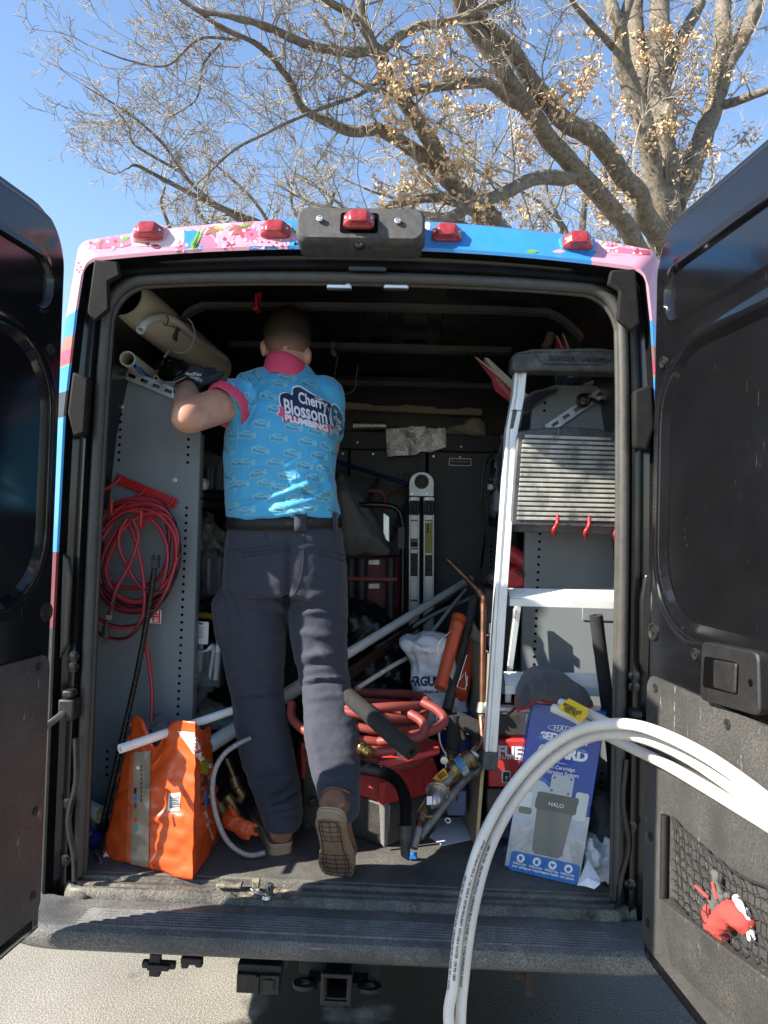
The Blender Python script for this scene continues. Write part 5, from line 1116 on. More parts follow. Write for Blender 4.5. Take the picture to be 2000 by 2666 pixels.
mb = MB(); put_text(mb, 'MEP', P(1302, 1000, 2.715), (P(1330, 1030, 2.7) - P(1290, 985, 2.7)), (P(1310, 985, 2.7) - P(1310, 1000, 2.7)), width=.05, bold=.02, lift=.003); put_text(mb, '2022', P(1318, 1018, 2.715), (P(1330, 1030, 2.7) - P(1290, 985, 2.7)), (P(1310, 985, 2.7) - P(1310, 1000, 2.7)), width=.05, bold=.02, lift=.003); mb.part('cover_lettering', m_crimtxt, b1)
b2 = binder('red_catalogue', 'upright red catalogue showing above and below the ladder top', [(1447, 876), (1449, 874), (1516, 1000), (1490, 1012), (1446, 955)], 2.74, .03)
mb = MB(); mb.prism(PL([(1463, 868), (1467, 868), (1516, 1004), (1506, 1006), (1468, 925)], 2.73), V((0, .01, 0))); mb.part('rear_board', m_crim, b2)
mb = MB(); mb.prism(PL([(1449, 874), (1452, 874), (1500, 980), (1497, 982)], 2.725), V((0, .006, 0))); mb.prism(PL([(1465, 867), (1469, 869), (1517, 1000), (1513, 1002)], 2.725), V((0, .006, 0))); mb.part('board_edge', m_page, b2)
mb = MB(); dd = P(1500, 1000, 2.7) - P(1470, 965, 2.7); put_text(mb, 'IPS', P(1481, 984, 2.722), dd, P(1480, 965, 2.7) - P(1472, 985, 2.7), width=.05, bold=.04, lift=.003); mb.part('cover_lettering', M('rose_print', (.55, .35, .36), .5), b2)
mb = MB(); q = PL([(1444, 950), (1470, 945), (1482, 985), (1478, 1012), (1446, 1012)], 2.70); mb.prism(q, V((0, .004, 0))); t = thing('green_catalogue', 'dark green and blue booklet tucked beside the upright red catalogue', 'booklet', P(1460, 1010, 2.7)); mb.part('cover', M('green_blue_cover', (.01, .05, .05), .4, col2=(.02, .1, .02), c2s=10), t)
mb = MB(); put_poly(mb, ellipse(0, 0, .018, .03), P(1463, 990, 2.699), (1, 0, 0), (0, 0, 1), .001); mb.part('cover_oval', M('navy_oval', (.005, .015, .05), .4), t)
m_navy = M('navy_cloth', (.012, .015, .03), .85, sheen=.3, bump=.3, bs=200)
cloth_blob([(1356, 1075), (1362, 1040), (1400, 1018), (1450, 1015), (1452, 1020), (1400, 1055), (1370, 1078)], .12, 'navy_tool_bag', m_navy, 'folded navy cloth bag draped over the corner of the shelving', 'cloth', Y=2.62, amp=.006)
cloth_blob([(1462, 1012), (1470, 990), (1510, 985), (1520, 960), (1545, 970), (1500, 1012)], .1, 'navy_rag', m_navy, 'small dark navy rag in front of the tan canvas', 'rag', Y=2.68, amp=.01)
cloth_blob([(1494, 1022), (1515, 1000), (1535, 985), (1545, 965), (1580, 960), (1625, 965), (1630, 1000), (1600, 1020)], .12, 'tan_canvas', M('tan_canvas_cloth', (.36, .28, .17), .95, bump=.3, bs=260), 'crumpled tan canvas cloth on top of the shelving', 'cloth', Y=2.70, amp=.016)
cloth_blob([(1412, 900), (1425, 875), (1440, 850), (1450, 845), (1448, 880), (1432, 905)], .06, 'limp_rag', M('grey_brown_rag', (.14, .12, .10), .95), 'limp grey brown rag hanging above the ladder top', 'rag', Y=2.85)
cloth_blob([(1290, 1260), (1300, 1180), (1318, 1120), (1360, 1080), (1385, 1085), (1350, 1180), (1315, 1290)], .1, 'navy_jacket', m_navy, 'dark navy jacket hanging behind the ladder rail', 'jacket', Y=2.9, amp=.02, vox=.012)
# red power tools on the mid tray, bottles, white parts
tl = thing('grease_gun', 'red power tool lying above the upper ladder step', 'power tool', P(1345, 1500, 2.68))
mb = MB(); mb.capsule(P3([(1330, 1440, 2.7), (1372, 1470, 2.66), (1385, 1480, 2.66)]), [.032, .03, .03]); mb.part('barrel', m_redplast, tl); mb = MB(); mb.capsule(P3([(1318, 1425, 2.72), (1338, 1445, 2.7)]), [.026, .03]); mb.part('nose', m_blkplast, tl)
tl = thing('cordless_tool', 'boxy red cordless tool resting on the tray above the step', 'power tool', P(1345, 1530, 2.62)); mb = MB(); mb.prism(PL([(1318, 1532), (1318, 1500), (1328, 1478), (1360, 1478), (1372, 1492), (1366, 1532)], 2.60), V((0, .12, 0))); mb.part('tool_body', m_redplast, tl, bev=.012); mb = MB(); mb.capsule(P3([(1350, 1488, 2.58), (1362, 1498, 2.58)]), [.008, .007]); mb.part('trigger', m_blkplast, tl)
for i, (px, py, rr, lb) in enumerate(((1278, 1247, .013, 'black tipped chrome fitting near the far shelf panel'), (1277, 1268, .013, 'white capped chrome fitting under the black tipped one'))):
    t = thing('faucet_stem', lb, 'fitting', P(px, py, 3.3)); mb = MB(); mb.lathe(P(px, py, 3.3), (1, .1, .05), [(0, rr), (.02, rr), (.024, rr * .7), (.045, rr * .7), (.05, rr * .5), (.09, rr * .6)], 12); mb.part('stem', m_steel, t); mb = MB(); mb.lathe(P(px - 6, py, 3.29), (1, .1, .05), [(0, rr), (.018, rr * 1.1)], 10); mb.part('tip', m_blkplast if i == 0 else m_white, t)
t = thing('white_bottle', 'small translucent white bottle on the far shelf tray', 'bottle', P(1302, 1330, 3.2)); mb = MB(); mb.lathe(P(1302, 1330, 3.2), (0, 0, 1), [(0, .03), (.08, .03), (.10, .014), (.12, .014)], 14); mb.part('bottle_body', M('milky_plastic', (.3, .31, .34), .4), t)
cloth_blob([(1278, 1345), (1276, 1300), (1288, 1285), (1312, 1290), (1318, 1345)], .1, 'clear_bag_of_parts', M('cloudy_clear', (.14, .145, .16), .3), 'cloudy bag of small parts slumped below the chrome fittings', 'bag', Y=3.3)
t = thing('cable_reel', 'grey round reel with red hub by the copper pipe', 'reel', P(1284, 1500, 3.0)); mb = MB(); mb.lathe(P(1284, 1504, 3.0), (0, -1, 0), [(0, .028), (.03, .028), (.03, .018), (.034, .018)], 20); mb.part('drum', m_blkplast, t); mb = MB(); mb.lathe(P(1286, 1504, 2.965), (0, -1, 0), [(0, .015), (.006, .012)], 16); mb.part('hub', M('reel_hub', (.3, .15, .15), .5), t)
mb = MB(); mb.prism(PL([(1262, 1530), (1345, 1545), (1352, 1760), (1262, 1720)], 2.80), V((0, .3, 0))); t = thing('black_tool_case', 'black tool case standing behind the ladder rail', 'case', P(1300, 1740, 2.8)); mb.part('case_wall', m_blkplast, t, bev=.01)
mb = MB(); mb.box(P(1278, 1652, 2.78), (.02, .03, .09)); mb.lathe(P(1262, 1654, 2.76), (1, 0, 0), [(0, .006), (.03, .006)], 8); mb.part('case_latch', m_steel, t, bev=.003)
mb = MB(); mb.tube(spline(P3([(1290, 1170, 3.4), (1262, 1215, 3.4), (1255, 1300, 3.4), (1262, 1400, 3.4), (1252, 1480, 3.3)]), 6), .005, 6); mb.obj('black_cable', m_blacksteel, 'black cable hanging down the far shelf panel', 'cable')
# ================================================================== boxed filter, battery tool, rags at the sill
bx = thing('filter_box', 'tall blue and white cartridge filter box leaning at the sill', 'box', PZ(1410, 2280, .56))
BL, BR, TR, TL = PZ(1313, 2261, ZF), PZ(1507, 2306, ZF), P(1576, 1856, 2.20), P(1386, 1829, 2.30)
bu = (BR - BL).normalized(); bv = (TL - BL).normalized(); TR = TL + (BR - BL); bn = bu.cross(bv).normalized()      # bn faces the doors
BW, BH = (BR - BL).length, (TL - BL).length; dp = -bn * .16 + V((-.045, 0, 0))
m_boxblue = M('box_blue', (.003, .055, .33), .3, var=.06, coat=.3, scr=.15); m_card = M('card_edge', (.30, .22, .14), .8)
mb = MB(); mb.hexa([BL, BR, BR + dp, BL + dp], [TL, TR, TR + dp, TL + dp]); mb.part('carton', m_boxblue, bx, bev=.003)
def bf(mbx, pts, lift): put_poly(mbx, [(x * BW, y * BH) for x, y in pts], BL, bu, bv, lift)
mb = MB()
def bgrid(pts_lo, pts_hi, mat, name, lift):
    mbx = MB(); n = len(pts_lo); mbx.add([BL + bu * (x * BW) + bv * (y * BH) + bn * lift for x, y in pts_lo + pts_hi], [(i, i + 1, n + i + 1, n + i) for i in range(n - 1)]); return mbx.part(name, mat, bx, smooth=False)
xs_ = [i / 16 for i in range(17)]; wav = lambda x: .535 - .11 * x + .055 * math.sin(x * 5.2 + .4)
bgrid([(x, .02 if x > 0 else .02) for x in xs_], [(x, wav(x)) for x in xs_], M('box_photo_grey', (.52, .55, .60), .35, col2=(.36, .40, .44), c2s=7, coat=.3), 'box_photo', .0008)
m_wood = M('pale_plank_print', (.50, .50, .49), .35, col2=(.36, .36, .35), c2s=18, coat=.3)
bgrid([(x, .02) for x in xs_], [(x, .25 + .02 * (1 - x)) for x in xs_], m_wood, 'plank_print', .0012)
for k in range(7): mbx = MB(); put_poly(mbx, [((.04 + k * .14) * BW, .13 * BH), ((.05 + k * .14) * BW, .13 * BH), ((.30 + k * .08) * BW, .25 * BH), ((.295 + k * .08) * BW, .25 * BH)], BL, bu, bv, .0016); mbx.part('plank_line', M('plank_line', (.25, .25, .24), .5) if k == 0 else bpy.data.materials['plank_line'], bx)
for x0, y0, x1, y1, mm in ((.05, .38, .22, .47, M('window_glow', (.70, .73, .72), .4)), (.06, .34, .24, .38, M('plant_blur', (.18, .22, .12), .5)), (.78, .36, .95, .52, M('pale_blur', (.60, .64, .60), .5))): mbx = MB(); put_poly(mbx, rrect(x0 * BW, y0 * BH, x1 * BW, y1 * BH, .008), BL, bu, bv, .0014); mbx.part('photo_blur', mm, bx)
m_boxsky = M('box_sky_blue', (.03, .16, .46), .3, coat=.3)
mbx = MB(); put_poly(mbx, rrect(.06 * BW, .0, .985 * BW, .115 * BH, .012), BL, bu, bv, .002); mbx.part('icon_band', m_boxsky, bx)
for i, (x, s1, s2) in enumerate(((.20, 'HALO for', 'your safety'), (.42, 'HALO for', 'your happiness'), (.63, 'HALO for', 'your health'), (.84, 'HALO for', 'our planet'))):
    mbx = MB(); put_poly(mbx, ellipse(x * BW, .081 * BH, .0125, .0125), BL, bu, bv, .0026); ic = mbx.part('round_icon', m_white, bx)
    mbx = MB(); c = BL + bu * (x * BW) + bv * (.081 * BH)
    if i == 0: put_poly(mbx, [(-.005, .006), (.005, .006), (.005, -.002), (0, -.008), (-.005, -.002)], c, bu, bv, .0032)
    elif i == 1: put_poly(mbx, [(-.005, .005), (.005, .005), (.004, -.007), (-.004, -.007)], c, bu, bv, .0032)
    elif i == 2: put_poly(mbx, [(0, .003), (.004, .006), (.007, .002), (0, -.007), (-.007, .002), (-.004, .006)], c, bu, bv, .0032)
    else: put_poly(mbx, ellipse(0, -.001, .006, .006), c, bu, bv, .0032)
    mbx.part('icon_glyph', m_boxsky, ic)
    mbx = MB(); put_text(mbx, s1, BL + bu * (x * BW) + bv * (.048 * BH), bu, bv, size=.0098, bold=.03, lift=.003); put_text(mbx, s2, BL + bu * (x * BW) + bv * (.030 * BH), bu, bv, size=.0098, bold=.03, lift=.003); mbx.part('icon_caption', m_white, bx)
mbx = MB(); put_text(mbx, 'HALO', BL + bu * (.49 * BW) + bv * (.868 * BH), bu, bv, width=.062, lift=.002, space=1.1); put_text(mbx, 'SEDIMENT', BL + bu * (.52 * BW) + bv * (.812 * BH), bu, bv, width=.150, bold=.05, lift=.002); put_text(mbx, 'GUARD', BL + bu * (.52 * BW) + bv * (.726 * BH), bu, bv, width=.150, bold=.06, lift=.002)
put_text(mbx, 'Iron Cartridge', BL + bu * (.52 * BW) + bv * (.640 * BH), bu, bv, width=.088, bold=.01, lift=.002); put_text(mbx, 'Filtration System', BL + bu * (.555 * BW) + bv * (.610 * BH), bu, bv, width=.100, bold=.01, lift=.002)
for e0, e1 in ((0, 1),):
    n_ = 40; E = [(.49 * BW + .05 * math.cos(2 * PI * i / n_), .868 * BH + .010 * math.sin(2 * PI * i / n_)) for i in range(n_)]; E2 = [(.49 * BW + .0485 * math.cos(2 * PI * i / n_), .868 * BH + .0085 * math.sin(2 * PI * i / n_)) for i in range(n_)]
    mbx.add([BL + bu * x + bv * y + bn * .0019 for x, y in E + E2], [(i, (i + 1) % n_, n_ + (i + 1) % n_, n_ + i) for i in range(n_)])
put_poly(mbx, [(.42 * BW, .672 * BH), (.60 * BW, .668 * BH), (.60 * BW, .666 * BH), (.42 * BW, .669 * BH)], BL, bu, bv, .002)
mbx.part('box_lettering', m_white, bx, smooth=False)
mbx = MB(); put_poly(mbx, [(.14 * BW, .806 * BH), (.60 * BW, .772 * BH), (.92 * BW, .750 * BH), (.80 * BW, .746 * BH), (.58 * BW, .763 * BH), (.14 * BW, .797 * BH)], BL, bu, bv, .0028); put_poly(mbx, [(.20 * BW, .822 * BH), (.225 * BW, .822 * BH), (.215 * BW, .780 * BH), (.195 * BW, .781 * BH)], BL, bu, bv, .003); put_poly(mbx, [(.05 * BW, .585 * BH), (.30 * BW, .575 * BH), (.45 * BW, .54 * BH), (.30 * BW, .545 * BH)], BL, bu, bv, .0013); mbx.part('sword_swoosh', m_boxsky, bx)
m_can = M('filter_housing_print', (.10, .11, .095), .4, coat=.3); m_canl = M('filter_housing_light', (.16, .17, .15), .4, coat=.3)
mbx = MB(); put_poly(mbx, rrect(.43 * BW, .475 * BH, .73 * BW, .60 * BH, .006), BL, bu, bv, .002); mbx.part('bracket_print', M('bracket_print', (.45, .47, .48), .35), bx)
mbx = MB()
for x, y in ((.47, .58), (.69, .585), (.46, .505), (.68, .50)): put_poly(mbx, ellipse(x * BW, y * BH, .0035, .0035, n=10), BL, bu, bv, .0026)
mbx.part('bracket_holes', m_boxblue, bx, kind='stuff')
mbx = MB(); put_poly(mbx, [(.33 * BW, .145 * BH), (.37 * BW, .125 * BH), (.68 * BW, .125 * BH), (.73 * BW, .145 * BH), (.78 * BW, .40 * BH), (.30 * BW, .40 * BH)], BL, bu, bv, .0024); mbx.part('canister_print', m_canl, bx)
mbx = MB(); put_poly(mbx, rrect(.27 * BW, .385 * BH, .82 * BW, .455 * BH, .008), BL, bu, bv, .003); put_poly(mbx, rrect(.28 * BW, .44 * BH, .83 * BW, .485 * BH, .006), BL, bu, bv, .0028); put_poly(mbx, rrect(.40 * BW, .42 * BH, .72 * BW, .478 * BH, .006), BL, bu, bv, .0032); mbx.part('canister_head_print', m_can, bx)
mbx = MB(); put_text(mbx, 'HALO', BL + bu * (.55 * BW) + bv * (.425 * BH), bu, bv, width=.045, lift=.004); mbx.part('canister_lettering', m_white, bx)
sn = (BL + dp - BL).cross(bv).normalized(); 
if sn.x > 0: sn = -sn
mbx = MB(); su = (-dp).normalized()
for k in range(5): put_poly(mbx, [(.02 + k * .022, .43), (.026 + k * .022, .43), (.026 + k * .022, .50 - .03 * (k % 2)), (.02 + k * .022, .50 - .03 * (k % 2))], BL + dp, su, bv, .0015); put_poly(mbx, ellipse(.05 + .03 * (k % 3), .30 + .028 * k, .006, .008), BL + dp, su, bv, .0015)
mbx.part('side_print', M('side_print_white', (.55, .6, .7), .4), bx)
# fuel tool
ft = thing('battery_tool_case', 'red and black cordless machine beside the blue filter box', 'machine', P(1300, 2150, 2.42)); fa, fb = P(1271, 1925, 2.42), P(1400, 1930, 2.42)
mb = MB(); mb.prism(PL([(1271, 2050), (1274, 1925), (1400, 1928), (1400, 2052)], 2.42), V((0, .2, 0))); mb.part('red_housing', m_redplast, ft, bev=.006); mb = MB(); mb.prism(PL([(1268, 2054), (1400, 2056), (1400, 2190), (1268, 2180)], 2.425), V((0, .2, 0))); mb.part('black_tank', m_blkplast, ft, bev=.006); mb = MB(); mb.prism(PL([(1280, 1922), (1285, 1850), (1400, 1850), (1400, 1925)], 2.44), V((0, .18, 0))); mb.part('black_hood', m_blkplast, ft, bev=.015)
fx = P(1340, 1958, 2.419); mb = MB(); put_text(mb, 'FUEL', P(1336, 1958, 2.419), (1, 0, -.02), (0, 0, 1), width=.10, bold=.04, lift=.002); put_text(mb, 'BRUSHLESS', P(1330, 1972, 2.419), (1, 0, -.02), (0, 0, 1), width=.105, bold=.01, lift=.002, space=1.2); mb.part('case_lettering', m_white, ft)
sw = P(1318, 2022, 2.416); mb = MB(); mb.box(sw, (.030, .008, .040)); s_ = mb.part('switch_frame', m_galv, ft, bev=.002); mb = MB(); mb.box(sw + V((0, -.004, 0)), (.022, .006, .032)); mb.part('switch_rocker', m_ink, s_, bev=.003)
mb = MB(); mb.lathe(sw + V((0, -.0072, 0)), (0, -1, 0), [(0, .004), (.0004, .004), (.0004, .0028), (0, .0028)], 12, cap=False); mb.box(sw + V((0, -.0074, -.010)), (.0012, .0006, .005)); mb.part('switch_marks', m_white, s_)
# microfibre cloth
m_micro = M('grey_microfibre', (.040, .044, .052), .95, sheen=.3, bump=1, bs=700, dust=.12, ds=5)
mc = thing('microfibre_cloth', 'grey microfibre cloth with red hem draped on the blue box', 'cloth', P(1440, 1840, 2.28))
outl = [(1347, 1852), (1345, 1812), (1362, 1768), (1385, 1750), (1412, 1741), (1440, 1745), (1475, 1760), (1515, 1790), (1540, 1825), (1545, 1838), (1525, 1848), (1495, 1842), (1465, 1833), (1440, 1834), (1410, 1826), (1393, 1823), (1375, 1840)]
q = [P(a, b, 2.235) for a, b in outl]; c = P(1440, 1795, 2.22); mb = MB(); qs = spline(q, 5, True)
mb.loft([[c + (p - c) * .25 + V((0, .11, 0)) for p in qs], [c + (p - c) * .75 + V((0, .11, .0)) for p in qs], [c + (p - c) * 1.0 + V((0, .05, 0)) for p in qs], [c + (p - c) * .99 + V((0, .0, 0)) for p in qs], [c + (p - c) * .9 + V((0, -.018, 0)) for p in qs], [c + (p - c) * .6 + V((0, -.03, .004)) for p in qs], [c + (p - c) * .2 + V((0, -.034, .006)) for p in qs]])
mb = remesh(mb, .006, 5); rough_up(mb, .007, 16, 3); rough_up(mb, .0016, 110, 5)
crease(mb, [([(1412, 1745), (1430, 1790), (1420, 1825)], .012, 12), ([(1450, 1755), (1470, 1800), (1462, 1835)], -.010, 10), ([(1500, 1785), (1505, 1830)], .010, 9), ([(1370, 1775), (1380, 1815)], -.008, 9)])
mb.part('cloth_body', m_micro, mc); hem = [on for on in spline([P(a, b, 2.200) for a, b in outl[:1] + outl[::-1][:8]], 6)]
mb = MB(); mb.tube(hem, .0034, 6); mb.tube(spline([P(a, b, 2.200) for a, b in ((1347, 1852), (1344, 1830), (1346, 1808))], 5), .0022, 6); mb.part('hem', M('red_hem', (.35, .01, .015), .8), mc)
# foam insulation upright
m_foam = M('black_foam', (.022, .022, .023), .85, bump=1, bs=420, var=.3, vs=80)
ff = thing('foam_pipe_sleeve', 'tall black foam pipe sleeve standing behind the blue box', 'foam tube', P(1600, 2200, 2.42)); mb = MB(); mb.pipe(spline(P3([(1552, 1602, 2.30), (1572, 1760, 2.32), (1590, 1900, 2.34), (1604, 2060, 2.36), (1606, 2200, 2.38)]), 6), .0205, .009, 18); rough_up(mb, .0012, 90); mb.part('sleeve', m_foam, ff)
# towels and paper by the post
cloth_blob([(1535, 2080), (1550, 2060), (1600, 2080), (1610, 2140), (1600, 2200), (1570, 2215), (1540, 2200), (1530, 2140)], .14, 'grey_shop_cloth', M('slate_cloth', (.045, .05, .06), .9, bump=.3, bs=300), 'slate grey cloth slumped between the blue box and the post', 'cloth', Y=2.32, amp=.014)
m_towel = M('white_towel', (.62, .64, .68), .95, sheen=.4, bump=1, bs=320, dust=.2, dcol=(.45, .38, .28), ds=9)
cloth_blob([(1528, 2170), (1545, 2185), (1570, 2200), (1600, 2185), (1602, 2270), (1585, 2288), (1555, 2270), (1520, 2240)], .12, 'white_towel', m_towel, 'dirty white towel heaped by the post at the sill', 'towel', Y=2.24, amp=.018, sc=26, vox=.006)
mb = MB(); q = P3([(1503, 2305, 2.115), (1518, 2268, 2.14), (1530, 2238, 2.16), (1546, 2262, 2.135), (1563, 2290, 2.12), (1563, 2302, 2.10), (1548, 2315, 2.09), (1526, 2308, 2.10)])
c = P(1530, 2285, 2.105); mb.add([c] + q, [(0, 1 + i, 1 + (i + 1) % 8) for i in range(8)]); mb.obj('folded_paper', m_paper, 'folded white paper slipping out under the blue box', 'paper', smooth=False, solid=.001)
# ================================================================== white pex coil over the sill
px_ = thing('pex_pipe_coil', 'loose coil of white plastic water pipe hanging out over the bumper', 'pipe coil', V((.9, 1.3, 0)))
e1 = P3([(1172, 2690, 1.76), (1180, 2560, 1.79), (1200, 2390, 1.82), (1238, 2230, 1.86), (1292, 2110, 1.90), (1355, 2020, 1.92), (1425, 1950, 1.90), (1500, 1905, 1.86), (1580, 1886, 1.78), (1660, 1890, 1.69), (1750, 1922, 1.58), (1850, 1975, 1.46), (1950, 2045, 1.36), (2010, 2092, 1.31), (2120, 2172, 1.21), (2270, 2282, 1.11)])
e2 = P3([(1199, 2690, 1.785), (1209, 2540, 1.815), (1231, 2380, 1.845), (1269, 2230, 1.885), (1320, 2120, 1.925), (1384, 2030, 1.945), (1458, 1962, 1.925), (1536, 1920, 1.88), (1620, 1912, 1.79), (1700, 1930, 1.69), (1790, 1972, 1.58), (1880, 2030, 1.47), (1960, 2088, 1.38), (2020, 2136, 1.33), (2130, 2216, 1.23), (2280, 2326, 1.13)])
e3 = P3([(1441, 1844, 2.13), (1490, 1866, 2.08), (1560, 1905, 2.0), (1640, 1945, 1.88), (1730, 1988, 1.72), (1830, 2045, 1.56), (1930, 2105, 1.43), (2020, 2160, 1.34), (2130, 2240, 1.24), (2280, 2350, 1.14)])
e4 = P3([(1460, 1830, 2.15), (1520, 1852, 2.08), (1600, 1890, 1.98), (1690, 1928, 1.84), (1780, 1975, 1.68), (1870, 2030, 1.54), (1960, 2090, 1.42), (2030, 2140, 1.36), (2140, 2220, 1.26), (2290, 2330, 1.16)])
def back_loop(a0, a1, k):                       # the part of the coil outside the picture, down to the drive and back up
    o_ = .03 * k
    return [V((.36 - o_, 1.70, .16)), V((.46, 1.50, .035 + o_ * .4)), V((.72, 1.08 + o_, .02 + o_ * .4)), V((.92, .80 + o_, .10)), V((1.0, .78 + o_, .35)), V((.98, .88, .62))]
c1 = [e1[-1]] + back_loop(0, 0, 0)[::-1] + [e1[0]]; c2 = [e2[-1]] + back_loop(0, 0, 1)[::-1] + [e2[0]]
PXR = .0134
for pts in (e1[::1] + c1[1:-1] , e2 + c2[1:-1]):
    mb = MB(); mb.tube(spline(pts, 12, True), PXR, 16, closed=True); mb.part('pipe_turn', m_pex, px_)
for pts, k in ((e3, 2), (e4, 3)):
    pts = pts + [V((.98, .92, .60 - k * .02)), V((1.0, .78 + k * .02, .35)), V((.94, .76 + k * .03, .12)), V((.75, .95, .04 + k * .012)), V((.5, 1.3, .03 + k * .012))]
    mb = MB(); sp = spline(pts, 12); mb.pipe(sp, PXR, .011, 16); mb.part('pipe_end_run', m_pex, px_)
mb = MB(); mb.disc(e3[0] + (e3[1] - e3[0]).normalized() * .004, e3[0] - e3[1], .0112, 14); mb.disc(e4[0] + (e4[1] - e4[0]).normalized() * .004, e4[0] - e4[1], .0112, 14); mb.part('pipe_bore', M('pipe_bore_grey', (.4, .38, .34), .6), px_)
S1, S2 = spline(e1, 12), spline(e2, 12); mb = MB()
txt = 'JONES STEPHENS PEX-A  1 IN  SDR-9  ASTM F876/F877  POTABLE WATER  100 PSI 180F'
tocam = V((-.2, -1, .25))
text_along(mb, txt, S1[::-1], .0085, V((-.1, -.8, -.62)), .02, off=.30, r=PXR); text_along(mb, txt, S1, .0085, V((-.75, -.6, -.1)), .02, off=.02, r=PXR); text_along(mb, txt, S2, .0085, V((-.5, -.85, -.1)), .02, off=.10, r=PXR)
text_along(mb, txt, S1[::-1], .0085, V((-.1, -.8, -.62)), .02, off=1.2, r=PXR); mb.part('pipe_print', m_ink, px_, smooth=False)
stk = P(1497, 1852, 2.045); mb = MB(); dd = (e3[2] - e3[1]).normalized(); ww = V((-.1, -1, .35)).cross(dd).normalized(); nn = dd.cross(ww); nn = nn if nn.y < 0 else -nn
Q = [stk + nn * .012 + dd * x + ww * y for x, y in ((-.045, -.018), (.045, -.022), (.052, .004), (.04, .022), (-.03, .022))]; mb.prism(Q, nn * .001); sk = mb.part('yellow_sticker', M('yellow_sticker', (.72, .48, .02), .5), px_)
mb = MB(); sgn = 1 if (ww.z > 0) else -1; put_text(mb, '8/D002-63', stk + nn * .014, dd, nn.cross(dd), width=.065, bold=.02, lift=.0012); put_text(mb, '105191', stk + nn * .014 + nn.cross(dd) * -.011, dd, nn.cross(dd), width=.045, bold=.03, lift=.0012); mb.part('sticker_print', m_ink, sk)
# gloves in the net
m_redknit = M('red_knit', (.52, .06, .05), .9, bump=.8, bs=700); m_greyknit = M('grey_knit', (.10, .10, .095), .9, bump=.8, bs=700)
gl = thing('work_glove', 'red and grey work glove stuffed into the door net', 'glove', Rq(1880, 2400, .02))
def rp(px, py, h=.02): return Rq(px, py, h)
mb = MB(); mb.capsule([rp(1870, 2410, .024), rp(1905, 2375, .024), rp(1935, 2400, .024)], [.022, .024, .022])
for a, b in (((1845, 2365), (1838, 2395)), ((1850, 2405), (1845, 2425)), ((1870, 2430), (1885, 2440))): mb.capsule([rp(*a, .02), rp(*b, .02)], [.010, .010])
rough_up(remesh(mb, .004, 3), .003, 60).part('palm', m_redknit, gl)
mb = MB(); mb.capsule([rp(1920, 2340, .022), rp(1945, 2390, .022), rp(1955, 2440, .022)], [.008, .009, .008]); rough_up(remesh(mb, .0035, 2), .003, 70).part('white_cuff', m_towel, gl)
mb = MB(); mb.capsule([rp(1865, 2365, .02), rp(1875, 2330, .02)], [.014, .013]); mb.capsule([rp(1870, 2330, .02), rp(1868, 2280, .02)], [.011, .012]); mb.capsule([rp(1850, 2345, .02), rp(1832, 2318, .02)], [.009, .008]); mb.capsule([rp(1880, 2340, .02), rp(1895, 2335, .02)], [.011, .009])
rough_up(remesh(mb, .004, 3), .003, 60).part('grey_fingers', m_greyknit, gl)
for a, b, m in (((1812, 2308), (1842, 2335), m_redknit), ((1856, 2300), (1866, 2338), m_redknit)): mb = MB(); mb.capsule([rp(*a, .033), rp(*b, .033)], [.003, .0035]); mb.part('red_seam', m, gl)
# ================================================================== folding ladder and things against the partition
fl = thing('folding_ladder', 'closed aluminium hinge ladder standing upright against the partition', 'ladder', P(1097, 1960, 3.70)); FY = 3.70
m_lad = M('ladder_alloy', (.50, .50, .49), .4, .7, dust=.3, dcol=(.08, .08, .08), ds=25)
mb = MB(); q = [P(1098 + 33 * math.cos(R(t)), 1258 - 30 * math.sin(R(t)), FY) for t in range(0, 181, 15)] + PL([(1065, 1292), (1130, 1293)], FY); mb.prism(q, V((0, .04, 0))); mb.part('hinge_plate', m_lad, fl, bev=.003)
mb = MB(); mb.lathe(P(1098, 1254, FY - .001), (0, -1, 0), [(0, .037), (.012, .036), (.013, .022), (.009, .02), (.009, .005), (.012, .004)], 24); mb.part('hinge_knob', m_blkplast, fl)
for x0, x1 in ((1065, 1093), (1103, 1131)):
    for a, b in ((x0, x0 + 5), (x1 - 5, x1)):
        mb = MB(); mb.prism(PL([(a, 1294), (b, 1294), (b - 2, 1900), (a - 2, 1900)], FY - .004), V((0, .05, 0))); mb.part('rail_flange', m_lad, fl, bev=.002)
    mb = MB(); mb.prism(PL([(x0 + 4, 1294), (x1 - 4, 1294), (x1 - 6, 1900), (x0 + 2, 1900)], FY + .006), V((0, .03, 0))); mb.part('rail_web', m_lad, fl)
    c = P((x0 + x1) / 2, 1322, FY); mb = MB(); mb.box(c + V((0, -.004, 0)), ((x1 - x0 - 2) * FY / 1900, .03, .072)); mb.box(c + V((0, -.02, 0)), (.022, .02, .05)); mb.part('lock_knob', m_blkplast, fl, bev=.006)
    for y in (1300, 1286): mb = MB(); mb.lathe(P(x0 + 8, y, FY - .003), (0, -1, 0), [(0, .006), (.004, .005)], 8); mb.part('rivet', m_steel, fl)
def lsticker(x0, x1, y0, y1, mat, nm): mb = MB(); mb.prism(PL([(x0, y0), (x1, y0), (x1, y1), (x0, y1)], FY + .003), V((0, .002, 0))); return mb.part(nm, mat, fl)
m_orl = M('orange_label', (.35, .10, .03), .4)
